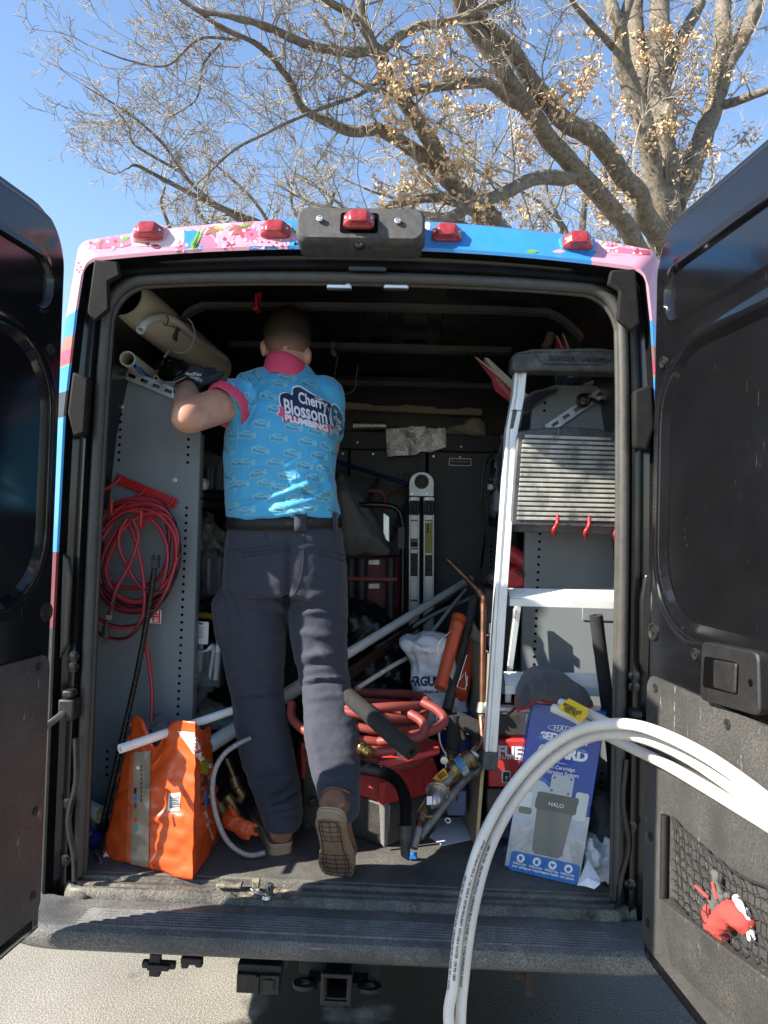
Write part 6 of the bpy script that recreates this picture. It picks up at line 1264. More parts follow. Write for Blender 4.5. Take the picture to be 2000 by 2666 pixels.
lsticker(1069, 1089, 1353, 1357, m_orl, 'orange_band'); lsticker(1107, 1127, 1353, 1357, m_orl, 'orange_band'); lsticker(1069, 1089, 1402, 1424, m_ink, 'load_label'); lsticker(1069, 1089, 1426, 1431, m_orl, 'orange_band'); lsticker(1106, 1127, 1360, 1440, M('yellow_label', (.42, .38, .04), .4), 'warning_label'); lsticker(1069, 1089, 1440, 1500, m_dark, 'worn_label'); lsticker(1107, 1127, 1445, 1500, m_dark, 'worn_label'); lsticker(1069, 1089, 1561, 1566, m_orl, 'orange_band'); lsticker(1106, 1126, 1482, 1487, m_orl, 'orange_band')
mb = MB(); put_text(mb, '300', P(1079, 1408, FY + .0025), (1, 0, 0), (0, 0, 1), width=.034, bold=.03, lift=.002); mb.part('load_lettering', m_gold, fl)
mb = MB()
for k in range(3): mb.box(P(1114, 1368 + k * 8, FY + .002), (.008, .001, .012))
mb.part('label_marks', m_ink, fl, kind='stuff')
mb = MB(); mb.tube([P(860, 1196, 3.78), P(1062, 1261, 3.72)], .011, 12); mb.obj('blue_tube', M('navy_blue_tube', (.008, .02, .11), .4), 'long dark blue tube slanting across the partition', 'tube')
mb = MB(); mb.capsule([P(1058, 1238, 3.8), P(1061, 1258, 3.8)], [.013, .014]); mb.tube([P(1063, 1262, 3.8), P(968, 1312, 3.75)], .006, 8); mb.obj('wood_handled_tool', M('wood_handle', (.12, .07, .03), .5), 'wooden handled tool hung beside the hinge of the folding ladder', 'tool')
rods = thing('threaded_rods', 'fan of thin threaded rods leaning on the partition', 'rods', P(1030, 1500, 3.85))
for k, (a, b) in enumerate((((1060, 1300), (1016, 1410)), ((1062, 1310), (1022, 1405)), ((1058, 1318), (1026, 1395)), ((980, 1245), (950, 1310)), ((984, 1245), (957, 1311)), ((989, 1245), (963, 1308)), ((1060, 1335), (1018, 1400)), ((1064, 1290), (1020, 1380)))):
    mb = MB(); mb.tube([P(*a, 3.9), P(*b, 3.82)], .0035, 6); mb.part('rod', m_dark, rods)
m_gcan = M('grey_tarp', (.13, .125, .115), .75, bump=.3, bs=60)
q = PL([(858, 1270), (880, 1240), (892, 1231), (930, 1275), (960, 1314), (1000, 1390), (1022, 1446), (960, 1448), (890, 1450), (850, 1452)], 3.3); c = sum(q, V()) / len(q); mb = MB()
mb.loft([[c + (p - c) * k + V((0, y, 0)) for p in spline(q, 4, True)] for k, y in ((.4, .16), (.95, .1), (1, 0), (.93, -.08), (.5, -.15))]); mb = remesh(mb, .01, 4); rough_up(mb, .014, 9); crease(mb, [([(890, 1240), (900, 1330), (915, 1440)], .02, 16), ([(930, 1280), (960, 1380), (990, 1440)], -.012, 14), ([(870, 1300), (880, 1440)], -.012, 12)])
mb.obj('grey_tarp_bag', m_gcan, 'grey tarpaulin sack slumped behind the plumber\'s hip', 'sack')
hc = thing('hand_cart', 'black tubular hand cart frame with red upper loop', 'hand cart', P(1040, 1800, 3.2)); mb = MB(); mb.tube(spline(P3([(840, 1314, 3.22), (940, 1314, 3.2), (1008, 1316, 3.2), (1036, 1328, 3.2), (1048, 1360, 3.2), (1049, 1420, 3.2), (1048, 1600, 3.2), (1046, 1800, 3.2)]), 6), .0125, 12); mb.part('handle_frame', m_blacksteel, hc)
mb = MB(); mb.tube(spline(P3([(960, 1278, 3.3), (985, 1278, 3.3), (1000, 1288, 3.3), (1004, 1310, 3.3), (1003, 1334, 3.3)]), 5), .009, 10); mb.part('red_loop', m_reddark, hc); mb = MB(); mb.prism(PL([(999, 1336), (1013, 1346), (1013, 1410), (999, 1400)], 3.3), V((0, .01, 0))); mb.part('side_plate', m_alu, hc)
mb = MB(); mb.box(P(1045, 1400, 3.2), (.034, .03, .10)); mb.part('sleeve', m_dark, hc, bev=.004)
for i, (y0, y1) in enumerate(((1450, 1510), (1512, 1590), (1595, 1660))):
    t = thing('stacked_tool_case', ('red tool case, uppermost behind the dark upright tubes', 'red tool case, second down behind the dark upright tubes', 'red tool case, lowest behind the dark upright tubes')[i], 'tool case', P(960, y1, 3.5), 'red tool cases stacked by the hand cart')
    mb = MB(); mb.prism(PL([(880, y0), (1038, y0), (1038, y1), (880, y1)], 3.45), V((0, .3, 0))); mb.part('case_wall', m_reddark, t, bev=.012)
    mb = MB(); mb.prism(PL([(958, y0 + 6), (990, y0 + 6), (990, y0 + 22), (958, y0 + 22)], 3.44), V((0, .02, 0))); mb.part('case_latch', m_galv, t, bev=.004); mb = MB(); mb.prism(PL([(900, y0 + 3), (1036, y0 + 3), (1036, y0 + 6), (900, y0 + 6)], 3.44), V((0, .02, 0))); mb.part('lid_rim', m_reddark, t)
for i, px in enumerate((914, 942, 1018)):
    mb = MB(); mb.tube([P(px, 1452, 3.36), P(px - 1, 1610, 3.34)], (.024, .026, .022)[i], 14); mb.obj('dark_tube', m_blkplast, ('dark upright tube just beside the plumber\'s hip', 'dark upright tube with its neighbour on either side', 'dark upright tube beside the hand cart')[i], 'tube', 'dark tubes strapped before the red cases')
mb = MB(); mb.prism(PL([(890, 1501), (1034, 1504), (1034, 1513), (890, 1510)], 3.31), V((0, .006, 0))); mb.obj('red_strap', m_reddark, 'red strap running across the dark upright tubes', 'strap')
cloth_blob([(880, 1640), (890, 1570), (930, 1562), (975, 1575), (1010, 1610), (1020, 1660), (1010, 1720), (900, 1730)], .3, 'black_refuse_sack', m_blackbag, 'black refuse sack under the red tool cases', 'sack', Y=3.2, amp=.014, vox=.012)
cloth_blob([(860, 1840), (870, 1730), (920, 1690), (1010, 1672), (1040, 1665), (1066, 1700), (1082, 1760), (1078, 1850)], .25, 'black_refuse_sack', m_blackbag, 'shiny black refuse sack beside the white printed sack', 'sack', Y=2.98, amp=.016, vox=.010)
# white printed sack
m_sack = M('white_sack', (.52, .53, .56), .45, bump=.4, bs=25, var=.1)
q = PL([(1040, 1668), (1062, 1656), (1085, 1660), (1100, 1646), (1140, 1650), (1170, 1662), (1195, 1740), (1215, 1830), (1218, 1900), (1080, 1900), (1074, 1780), (1060, 1700)], 2.72); c = sum(q, V()) / len(q); mb = MB(); qs = spline(q, 4, True)
mb.loft([[c + (p - c) * k + V((0, y, 0)) for p in qs] for k, y in ((.6, .16), (.95, .1), (1, 0), (.95, -.06), (.6, -.09))]); mb = remesh(mb, .008, 4); rough_up(mb, .012, 14); crease(mb, [([(1050, 1668), (1090, 1690), (1130, 1694)], .02, 8), ([(1118, 1690), (1122, 1745)], .014, 7), ([(1070, 1690), (1084, 1760)], -.012, 8), ([(1090, 1740), (1150, 1760)], .008, 8)])
sk_ = thing('printed_sack', 'white plastic sack with navy lettering, half hidden by orange pails', 'sack', c - V((0, 0, .2))); mb.part('sack_wall', m_sack, sk_); sb = bvh(mb)
def wrap_text(mbt, s, cpx, wpx, surf, bold=.03, lift=.002, ang=0, hs=1.0):
    vs_, fs = text2d(s, bold); k = wpx / text_w(s, bold); out = []; ca, sa = math.cos(R(ang)), math.sin(R(ang))
    for a, b in vs_:
        b *= hs; d = ray(cpx[0] + (a * ca + b * sa) * k, cpx[1] + (a * sa - b * ca) * k).normalized(); h = surf.ray_cast(CAM, d, 8)[0]; out.append(None if h is None else h - d * lift)
    fs = [f for f in fs if all(out[i] is not None for i in f)]; mbt.add([v or V((0, 3, 1)) for v in out], fs)
m_navyp = M('sack_navy', (.012, .02, .07), .5)
mb = MB(); wrap_text(mb, 'FERGUSON', (1120, 1775), 134, sb, .06, hs=1.25); wrap_text(mb, 'more from us than', (1122, 1801), 90, sb, .03, ang=-2); mb.part('sack_lettering', m_navyp, sk_, smooth=False)
# orange pails, black pipe
m_pail = M('orange_pail', (.42, .055, .012), .4, dust=.15)
for i, (a, b, r0, r1, lb) in enumerate((((1196, 1606, 2.72), (1146, 1792, 2.55), .026, .021, 'slim orange pail tube leaning on the white printed sack'), ((1222, 1680, 2.80), (1196, 1812, 2.62), .036, .030, 'orange pail with white logo outline behind the black pipe'))):
    a, b = P(*a), P(*b); t = thing('orange_pail', lb, 'pail', b); d = (b - a).normalized(); L_ = (b - a).length; mb = MB(); mb.lathe(a, d, [(0, r0 * 1.06), (.05 * L_, r0 * 1.06), (.055 * L_, r0), (.10 * L_, r0), (.105 * L_, r0 * 1.04), (.13 * L_, r0 * 1.04), (.135 * L_, r0), (L_, r1)], 24); mb.part('pail_wall', m_pail, t)
    if i == 0:
        mb = MB(); mb.tube(spline(P3([(1188, 1634, 2.66), (1160, 1655, 2.62), (1145, 1670, 2.61), (1139, 1690, 2.61), (1146, 1708, 2.61)]), 5), .0018, 5); mb.part('wire_handle', m_steel, t)
    else:
        mb = MB(); mb.tube(P3([(1216, 1705, 2.66), (1190, 1788, 2.585), (1212, 1796, 2.585), (1218, 1760, 2.60)]), .0016, 4); mb.tube(P3([(1197, 1770, 2.59), (1212, 1750, 2.60), (1216, 1785, 2.585)]), .002, 4); mb.part('logo_outline', m_white, t)
mb = MB(); mb.tube([P(1236, 1556, 2.85), P(1164, 1850, 2.58)], .0185, 16); mb.obj('black_pipe', m_blkplast, 'black pipe leaning in front of the orange pails', 'pipe')
# plywood sheet on edge
m_ply = M('plywood_face', (.17, .15, .11), .8, var=.3, vs=5, scr=.3); m_plye = M('plywood_edge', (.62, .48, .24), .7, var=.25, vs=40)
pw_ = thing('plywood_sheet', 'weathered plywood offcut standing on edge near the ladder foot', 'plywood', PZ(1236, 2200, .56)); a, b = P(1237, 2204, 2.40), P(1276, 1706, 2.44); bk = V((-.035, .34, 0))
mb = MB(); mb.add([a, b, b + bk, a + bk, a + V((.011, .001, 0)), b + V((.011, .001, 0)), b + bk + V((.011, 0, 0)), a + bk + V((.011, 0, 0))], [(0, 1, 2, 3), (7, 6, 5, 4), (1, 5, 6, 2), (0, 3, 7, 4), (3, 2, 6, 7)]); mb.part('face_veneer', m_ply, pw_, smooth=False)
for k in range(5):
    x0, x1 = .0022 * k, .0022 * k + .0019; mb = MB(); mb.prism([a + V((x0, -.001, 0)), a + V((x1, -.001, 0)), b + V((x1, -.001, 0)), b + V((x0, -.001, 0))], V((0, .004, 0))); mb.part('ply_layer', m_plye, pw_, smooth=False)
mb = MB(); mb.prism(PL([(1222, 1610), (1228, 1612), (1250, 1648), (1256, 1720), (1222, 1900), (1212, 1850)], 2.78), V((0, .01, 0))); mb.part('raised_corner', m_ply, pw_, smooth=False)
# copper runs and the regulator
cp = thing('copper_pipe_run', 'tarnished copper pipe rising by the plywood with a bent upper arm', 'pipe', P(1258, 1850, 2.52))
mb = MB(); mb.tube(spline(P3([(1166, 1458, 2.62), (1212, 1503, 2.58), (1246, 1538, 2.54)]), 4) + spline(P3([(1254, 1546, 2.53), (1259, 1556, 2.52), (1259, 1575, 2.52)]), 4), .010, 12); mb.tube([P(1259, 1572, 2.52), P(1256, 1850, 2.44)], .0105, 12); mb.part('pipe', m_copper, cp)
for px, py in ((1250, 1543), (1259, 1560)): mb = MB(); p = P(px, py, 2.525); mb.tube([p + V((-.008, 0, .01)), p + V((.008, 0, -.012))] if py < 1550 else [p, p + V((0, 0, -.03))], .0125, 12); mb.part('elbow_collar', m_copper, cp)
m_solder = M('grey_pipe_metal', (.22, .21, .19), .45, .6, var=.4, vs=30, dust=.3)
rv = thing('pressure_regulator', 'copper and brass water assembly with bell shaped regulator propped at the sill', 'valve assembly', P(1080, 2200, 2.25))
def zz(x, y, Y): return P(880 + .2532 * x, 1750 + .2532 * y, Y)
def rt(name, pts, r, mat, n=14): mb = MB(); mb.tube([zz(*p) for p in pts], r, n); return mb.part(name, mat, rv)
rt('riser_union', [(1495, 320, 2.43), (1480, 425, 2.42)], .018, m_solder); mb = MB(); mb.ell(zz(1530, 345, 2.41), (.012, .012, .015), 6); mb.part('union_lug', m_solder, rv)
rt('solder_joint', [(1480, 425, 2.42), (1478, 465, 2.42)], .012, m_steel)
mb = MB(); mb.tube(spline([zz(*p) for p in ((1478, 460, 2.42), (1485, 560, 2.40), (1490, 680, 2.385), (1470, 750, 2.375), (1420, 805, 2.365), (1390, 850, 2.36))], 6), .0125, 14); mb.part('copper_bend', m_copper, rv)
rt('white_tape', [(1410, 830, 2.36), (1385, 880, 2.355)], .0165, m_white); rt('reducer', [(1395, 860, 2.357), (1345, 900, 2.35)], .019, m_brass)
rt('coupling_body', [(1370, 880, 2.352), (1190, 1025, 2.33)], .030, m_brass); rt('coupling_rim', [(1385, 890, 2.352), (1340, 925, 2.347)], .034, m_brass)
rt('blue_band', [(1300, 945, 2.335), (1235, 990, 2.33)], .0315, M('blue_band', (.06, .16, .32), .5, col2=(.4, .42, .42), c2s=40)); rt('coupling_rim', [(1225, 975, 2.33), (1190, 1015, 2.328)], .033, m_brass)
rt('hex_nut', [(1200, 1040, 2.32), (1160, 1085, 2.315)], .022, m_brass, 6); rt('nipple', [(1170, 1070, 2.315), (1075, 1160, 2.30)], .0165, m_solder); rt('white_tape', [(1085, 1148, 2.30), (1072, 1165, 2.298)], .0175, m_white)
fc0, fc1 = zz(1040, 1190, 2.29), zz(960, 1420, 2.20); d = (fc1 - fc0).normalized()
mb = MB(); mb.lathe(zz(1025, 1240, 2.27), d, [(-.03, .02), (-.012, .032), (-.008, .038), (.0, .038), (.001, .035), (.006, .035), (.007, .027), (.035, .024), (.05, .018), (.058, .006), (.07, .005)], 28); mb.part('regulator_bell', M('bell_metal', (.46, .43, .37), .3, .85, dust=.25), rv)
for k in range(6):
    a_ = k * PI / 3; u = d.orthogonal().normalized(); w = d.cross(u); p = zz(1025, 1240, 2.27) + d * .003 + (u * math.cos(a_) + w * math.sin(a_)) * .031; mb = MB(); mb.lathe(p, d, [(0, .0045), (.005, .0045)], 6); mb.part('flange_screw', m_steel, rv)
mb = MB(); put_poly(mb, rrect(-.008, -.012, .008, .012, .002), zz(940, 1320, 2.215), (1, .2, 0), (0, .2, 1), .002); mb.part('sticker', m_white, rv)
rt('outlet', [(900, 1370, 2.25), (845, 1540, 2.21)], .014, m_brass); rt('bracket_arm', [(920, 1280, 2.23), (825, 1420, 2.2), (920, 1490, 2.19), (970, 1480, 2.19)], .004, m_brass)
rt('outlet_pipe', [(850, 1500, 2.22), (810, 1640, 2.19)], .0115, m_copper)
mb = MB(); mb.pipe([zz(828, 1600, 2.195), zz(795, 1720, 2.175), zz(772, 1810, 2.16)], .0145, .011, 16); mb.part('open_elbow', m_solder, rv)
mb = MB(); mb.pipe([zz(1195, 1050, 2.36), zz(1195, 1200, 2.35), zz(1190, 1322, 2.34)], .0130, .0105, 16); mb.part('hanging_pipe', m_copper, rv)
mb = MB(); mb.tube([zz(1430, 960, 2.40), zz(1370, 1030, 2.38), zz(1240, 1170, 2.33), zz(840, 1690, 2.20)], [.020, .016, .0145, .0145], 14); mb.part('grey_drop_pipe', m_solder, rv); mb = MB(); mb.tube([zz(1395, 955, 2.42), zz(1425, 985, 2.39), zz(1390, 1030, 2.385)], .020, 12); mb.part('pipe_elbow', m_solder, rv)
tgm = M('yellow_tag', (.75, .33, .02), .5); mb = MB(); tv = [(975, 1095), (1085, 990), (1105, 1000), (1140, 1070), (1045, 1135)]; mb.prism([zz(a, b, 2.29) for a, b in tv], V((0, .001, 0))); tg1 = mb.part('warning_tag', tgm, rv); mb = MB(); mb.prism([zz(a, b, 2.31) for a, b in ((1095, 1170), (1145, 1140), (1155, 1250), (1135, 1260))], V((0, .001, 0))); mb.part('warning_tag', tgm, rv)
mb = MB()
for k in range(5): mb.prism([zz(1015 + k * 8, 1095 + k * 8 - 30, 2.288), zz(1090 + k * 8, 1030 + k * 10 - 18, 2.288), zz(1092 + k * 8, 1036 + k * 10 - 18, 2.288), zz(1017 + k * 8, 1101 + k * 8 - 30, 2.288)], V((0, .0006, 0)))
mb.part('tag_print', m_ink, tg1, kind='stuff')
fe = thing('insulated_copper_elbows', 'copper elbows wrapped in cut black foam behind the regulator', 'pipe fitting', zz(1180, 900, 2.42))
mb = MB(); mb.tube([zz(1185, 445, 2.45), zz(1180, 800, 2.43)], .0235, 16); mb.part('foam_wrap', m_foam, fe); mb = MB(); mb.tube([zz(1215, 480, 2.46), zz(1300, 520, 2.45), zz(1450, 590, 2.44)], .027, 16); mb.part('foam_wrap', m_foam, fe); mb = MB(); mb.tube([zz(1180, 790, 2.43), zz(1175, 830, 2.43)], .026, 14); mb.part('foam_collar', m_blkplast, fe)
mb = MB(); mb.tube([zz(1175, 820, 2.43), zz(1172, 1030, 2.42)], .0165, 14); mb.part('copper_stub', m_brass, fe); mb = MB(); mb.tube([zz(1230, 440, 2.47), zz(1290, 700, 2.44)], .015, 12); mb.part('copper_arm', m_copper, fe)
mb = MB(); mb.tube(spline([zz(*p) for p in ((1040, 530, 2.40), (1045, 700, 2.38), (1080, 800, 2.36), (1110, 850, 2.35), (1112, 990, 2.33))], 5), .0035, 8); mb.lathe(zz(1090, 890, 2.35), (0, -1, 0), [(0, .012), (.02, .012)], 10); mb.part('lever', m_steel, fe)
t = thing('blue_bucket', 'blue plastic bucket behind the copper elbows', 'bucket', P(1190, 2050, 2.60)); mb = MB(); mb.lathe(P(1196, 2040, 2.66), (0, 0, 1), [(0, .075), (.24, .082), (.245, .088), (.26, .088)], 28); mb.part('bucket_wall', M('blue_plastic', (.010, .03, .17), .4, dust=.1), t); mb = MB(); mb.tube([P(1196, 2040, 2.66) + V((.09 * math.cos(a), .09 * math.sin(a) * .4 - .05, .25 - .05 * abs(math.sin(a)))) for a in [PI + PI * k / 12 for k in range(13)]], .003, 6); mb.part('bucket_handle', m_steel, t)
t = thing('clear_blue_tub', 'pale blue plastic tub standing on the papers', 'tub', P(1190, 2130, 2.5)); mb = MB(); mb.prism(PL([(1165, 2060), (1216, 2060), (1214, 2125), (1162, 2125)], 2.5), V((0, .08, 0))); mb.part('tub_wall', M('pale_blue_plastic', (.12, .16, .28), .3), t, bev=.006)
mb = MB(); q = [PZ(a, b, .563) for a, b in ((1118, 2180), (1154, 2203), (1229, 2186), (1275, 2166), (1262, 2125), (1145, 2130))]; mb.prism(q, V((0, 0, .0012))); mb.obj('loose_paper', m_paper, 'loose white sheets lying on the van floor by the regulator', 'paper', smooth=False)
hollow('black_hose_stub', P(1166, 2137, 2.36), P(1150, 2100, 2.50), .0095, .006, m_blkplast, 'short black hose with pale cut end lying on the papers', cap=m_hole); mb = MB(); mb.pipe([P(1166, 2137, 2.357), P(1166, 2137, 2.357) + V((.001, .004, .001))], .0098, .006, 16); mb.obj('hose_end_ring', m_white, 'pale ring round the cut end of the black hose', 'ring')
# ================================================================== wet and dry vacuum
vc = thing('wet_dry_vacuum', 'red and black tool vacuum with corrugated hose beside the boot', 'vacuum', PZ(950, 2200, .56))
vz = lambda px, py, z: PZ(px, py, z)
f0 = PZ(1000, 2212, ZF); f1 = PZ(770, 2120, ZF); f2 = PZ(1137, 2172, ZF)
def vlevel(z, ins=0):
    d1 = (f1 - f0); d2 = (f2 - f0); o = f0 + (d1 + d2).normalized() * ins
    ch = .09; a = o + d1 * ch * .55; b = o + d2 * ch
    p = [b, o + d2 * (1 - ins), o + d2 + d1 - (d1 + d2).normalized() * ins, o + d1 * (1 - ins), a]; return [V((q.x, q.y, z)) for q in p]
zt_ = P(1000, 2094, f0.y).z
mb = MB(); mb.loft([vlevel(ZF, .012), vlevel(ZF + .03, .0), vlevel(zt_, -.002)]); mb.part('black_tank', m_blkplast, vc, bev=.008)
zr1 = P(1000, 1998, f0.y + .03).z
mb = MB(); mb.loft([vlevel(zt_ + .001, -.006), vlevel(zt_ + .062, -.004), vlevel(zr1, .03), vlevel(zr1 + .006, .06)]); mb.part('red_head', m_redplast, vc, bev=.008)
d1 = (f1 - f0).normalized(); d2 = (f2 - f0).normalized()
o_ = V((f0.x, f0.y, zr1)) + (d1 + d2).normalized() * .03
mb = MB(); a_ = o_ + d2 * .06; mb.loft([[a_ + d2 * x + d1 * y + V((0, 0, z)) for x, y in ((0, 0), (.17, 0), (.17, .2), (0, .2))] for z in (0, .055)]); mb.part('motor_housing', m_redplast, vc, bev=.012)
mb = MB(); h0 = P(985, 1992, f0.y + .0); h1 = P(1146, 1962, f0.y + .1); mb.prism([P(982, 1982, 2.24), P(1090, 1962, 2.27), P(1146, 1952, 2.30), P(1146, 1964, 2.30), P(1110, 1975, 2.28), P(1010, 2002, 2.24), P(990, 1996, 2.24)], V((0, .05, 0))); mb.part('carry_handle', m_redplast, vc, bev=.006)
mb = MB(); c = P(1110, 2040, f0.y + .11); mb.lathe(c, d1 * -1, [(-.02, .034), (.008, .034), (.008, .027), (-.015, .026)], 24); pr = mb.part('hose_port', m_redplast, vc); mb = MB(); mb.disc(c + d1 * .012, d1 * -1, .027, 20); mb.part('port_bore', m_hole, vc)
mb = MB(); 
for k in range(7): mb.box(P(1075 + k * 4, 1991 - k * .5, f0.y + .05), (.0022, .006, .008))
mb.part('vent_slots', m_ink, vc, kind='stuff')
mb = MB(); mb.loft([[p for p in (P(984, 2042, f0.y - .012), P(1001, 2046, f0.y - .02), P(1017, 2036, f0.y - .012))], [p for p in (P(990, 2195, f0.y - .004), P(1000, 2208, f0.y - .012), P(1010, 2200, f0.y - .006))]]); mb.part('corner_guard', M('worn_grey_corner', (.12, .12, .12), .6, dust=.5), vc, bev=.003)
mb = MB(); mb.loft([[P(984, 2036, f0.y - .014), P(1001, 2040, f0.y - .022), P(1017, 2030, f0.y - .012)], [P(984, 2092, f0.y - .013), P(1001, 2098, f0.y - .021), P(1017, 2086, f0.y - .012)]][::-1]); mb.part('red_corner', m_redplast, vc, bev=.003)
cpth = spline(P3([(930, 1998, 2.26), (965, 2003, 2.22), (1000, 2012, 2.18), (1030, 2030, 2.165), (1050, 2062, 2.155), (1058, 2105, 2.15), (1058, 2150, 2.15)]), 14)
mb = MB(); rr_ = [.0185 if i % 2 == 0 else .0165 for i in range(len(cpth))]; dense = [];
for i in range(len(cpth) - 1): dense += [cpth[i], cpth[i].lerp(cpth[i + 1], .5)]
mb.tube(dense, [.0188 if i % 2 else .0160 for i in range(len(dense))], 16); mb.part('corrugated_hose', m_blacksteel, vc, ang=80)
mb = MB(); a, b = P(1056, 2146, 2.15), P(1056, 2236, 2.14); d = (b - a).normalized(); mb.lathe(a, d, [(0, .020), (.035, .0205), (.036, .018), (.05, .017), (.058, .014), (.085, .0135)], 18); mb.part('hose_cuff', m_blkplast, vc)
mb = MB(); mb.prism(P3([(1041, 2200, 2.136), (1068, 2200, 2.136), (1066, 2245, 2.13), (1044, 2230, 2.13)]), V((0, .022, 0))); mb.part('crevice_tip', m_blkplast, vc, bev=.004)
mb = MB(); mb.box(PZ(1074, 2228, .575), (.03, .015, .02)); mb.obj('blue_plastic_clip', m_boxsky, 'small blue plastic clip behind the vacuum nozzle', 'clip', bev=.004)
t = thing('red_black_tool_case', 'red and black tool case between the plumber\'s boots', 'tool case', PZ(820, 2190, .56)); mb = MB(); mb.prism(PL([(785, 1930), (835, 1930), (848, 2190), (785, 2190)], 2.52), V((0, .2, 0))); mb.part('case_wall', m_blkplast, t, bev=.01); mb = MB(); mb.prism(PL([(783, 1935), (796, 1935), (796, 2030), (783, 2030)], 2.51), V((0, .02, 0))); mb.part('red_edge', m_redplast, t, bev=.004); mb = MB(); mb.box(P(815, 2087, 2.51), (.028, .02, .026)); mb.part('case_latch', m_blkplast, t, bev=.005)
mb = MB(); mb.prism(P3([(895, 2050, 2.33), (908, 2050, 2.33), (906, 2170, 2.30), (934, 2120, 2.28)][:3]), V((0, .02, 0)))
# ================================================================== red air hose coil, foam sleeve
m_hose = M('red_rubber_hose', (.20, .032, .026), .5, dust=.12, dcol=(.5, .3, .25), ds=20, var=.15)
hs = thing('rubber_hose_coil', 'thick red rubber hose coiled on the vacuum', 'hose', P(960, 1990, 2.5))
random.seed(21)
for i in range(7):
    z0 = P(960, 1822 + i * 24, 2.42).z; rx, ry = .195 - .012 * (i % 3), .15 + .008 * (i % 2); c = V((P(955 + (i % 3) * 7, 1880, 2.42).x, 2.44, z0)); s = random.random() * 20
    pts = [c + V((rx * math.cos(a), ry * math.sin(a), .010 * math.cos(a + .6 + i) + .012 * noise.noise(V((math.cos(a) + s, math.sin(a), s))) - .010 * math.cos(a))) for a in [2 * PI * k / 40 for k in range(40)]]
    mb = MB(); mb.tube(pts, .0148, 14, closed=True); mb.part('hose_turn', m_hose, hs)
for pts in ([(1010, 1838, 2.42), (1060, 1855, 2.33), (1100, 1880, 2.29), (1104, 1905, 2.27), (1085, 1920, 2.26), (1030, 1925, 2.25), (985, 1932, 2.26)], [(1100, 1828, 2.36), (1140, 1850, 2.33), (1157, 1876, 2.31), (1130, 1900, 2.29), (1060, 1918, 2.27), (1000, 1930, 2.28)], [(760, 1830, 2.42), (762, 1870, 2.38), (800, 1905, 2.33), (880, 1945, 2.27), (940, 1955, 2.24)], [(1035, 1952, 2.22), (985, 1956, 2.225), (935, 1950, 2.24)]):
    mb = MB(); mb.tube(spline(P3(pts), 7), .0148, 14); mb.part('hose_turn', m_hose, hs)
mb = MB(); a, b = P(940, 1945, 2.21), P(968, 1962, 2.185); mb.lathe(a, b - a, [(0, .0165), (.012, .0165), (.013, .0185), (.016, .0185), (.017, .016), (.024, .0165), (.025, .0185), (.028, .0185), (.029, .0165), (.04, .0165), (.04, .0125), (.03, .012)], 20); mb.part('brass_coupling', M('bright_brass', (.46, .33, .12), .3, .9), hs)
fs_ = thing('foam_pipe_sleeve', 'short black foam pipe sleeve lying across the red hose coil', 'foam tube', P(1000, 1950, 2.2)); mb = MB(); mb.pipe(spline(P3([(905, 1812, 2.32), (950, 1850, 2.25), (1010, 1905, 2.18), (1074, 1958, 2.11)]), 6), .0255, .0112, 20); rough_up(mb, .0012, 80); mb.part('sleeve', m_foam, fs_)
mb = MB(); mb.prism(P3([(1035, 1948, 2.19), (1046, 1950, 2.185), (1050, 1978, 2.2), (1034, 1979, 2.2)]), V((0, .001, 0))); mb.obj('tape_scrap', m_clrfilm, 'scrap of clear tape dangling under the foam sleeve', 'tape')
# ================================================================== the plumber
per = thing('person', 'person in sky blue polo and navy work trousers leaning into the van', 'person', PZ(740, 2225, .56))
m_skin = M('skin', (.52, .29, .20), .5, var=.10, vs=30, sss=.12, bump=.15, bs=260, col2=(.46, .22, .15), c2s=9)
m_shirt = M('blue_polo_knit', (.05, .36, .62), .55, var=.06, sheen=.3, bump=.12, bs=900)
m_pinkp = M('pink_trim', (.62, .06, .14), .65, bump=.15, bs=700)
m_trous = M('navy_work_cloth', (.022, .026, .043), .8, var=.08, sheen=.15, bump=.25, bs=800, dust=.06, ds=6)
m_belt = M('black_belt_web', (.010, .010, .011), .5, bump=.4, bs=700)
m_leather = M('brown_leather', (.19, .085, .045), .42, var=.35, vs=18, dust=.12, ds=8, bump=.2, bs=150)
m_sole = M('tan_rubber_sole', (.30, .21, .115), .7, dust=.3); m_outs = M('outsole_rubber', (.17, .11, .078), .75, dust=.3, dcol=(.3, .25, .2), col2=(.07, .035, .02), c2s=9, c2lo=.62)
m_gl = M('grey_nylon_glove', (.055, .057, .075), .8, bump=.5, bs=800)
def ringpx(y, L, Rr, Y, dep, n=24, sq=.85, dz=0, tilt=0):
    a, b = P(L, y, Y), P(Rr, y, Y); c = (a + b) / 2; w = (b - a).length / 2; u = (b - a).normalized(); out = []
    for k in range(n):
        t = 2 * PI * k / n; x = math.copysign(abs(math.cos(t)) ** sq, math.cos(t)) * w; q = math.copysign(abs(math.sin(t)) ** sq, math.sin(t)) * dep
        out.append(c + u * x + V((0, q, q * tilt)))
    return out
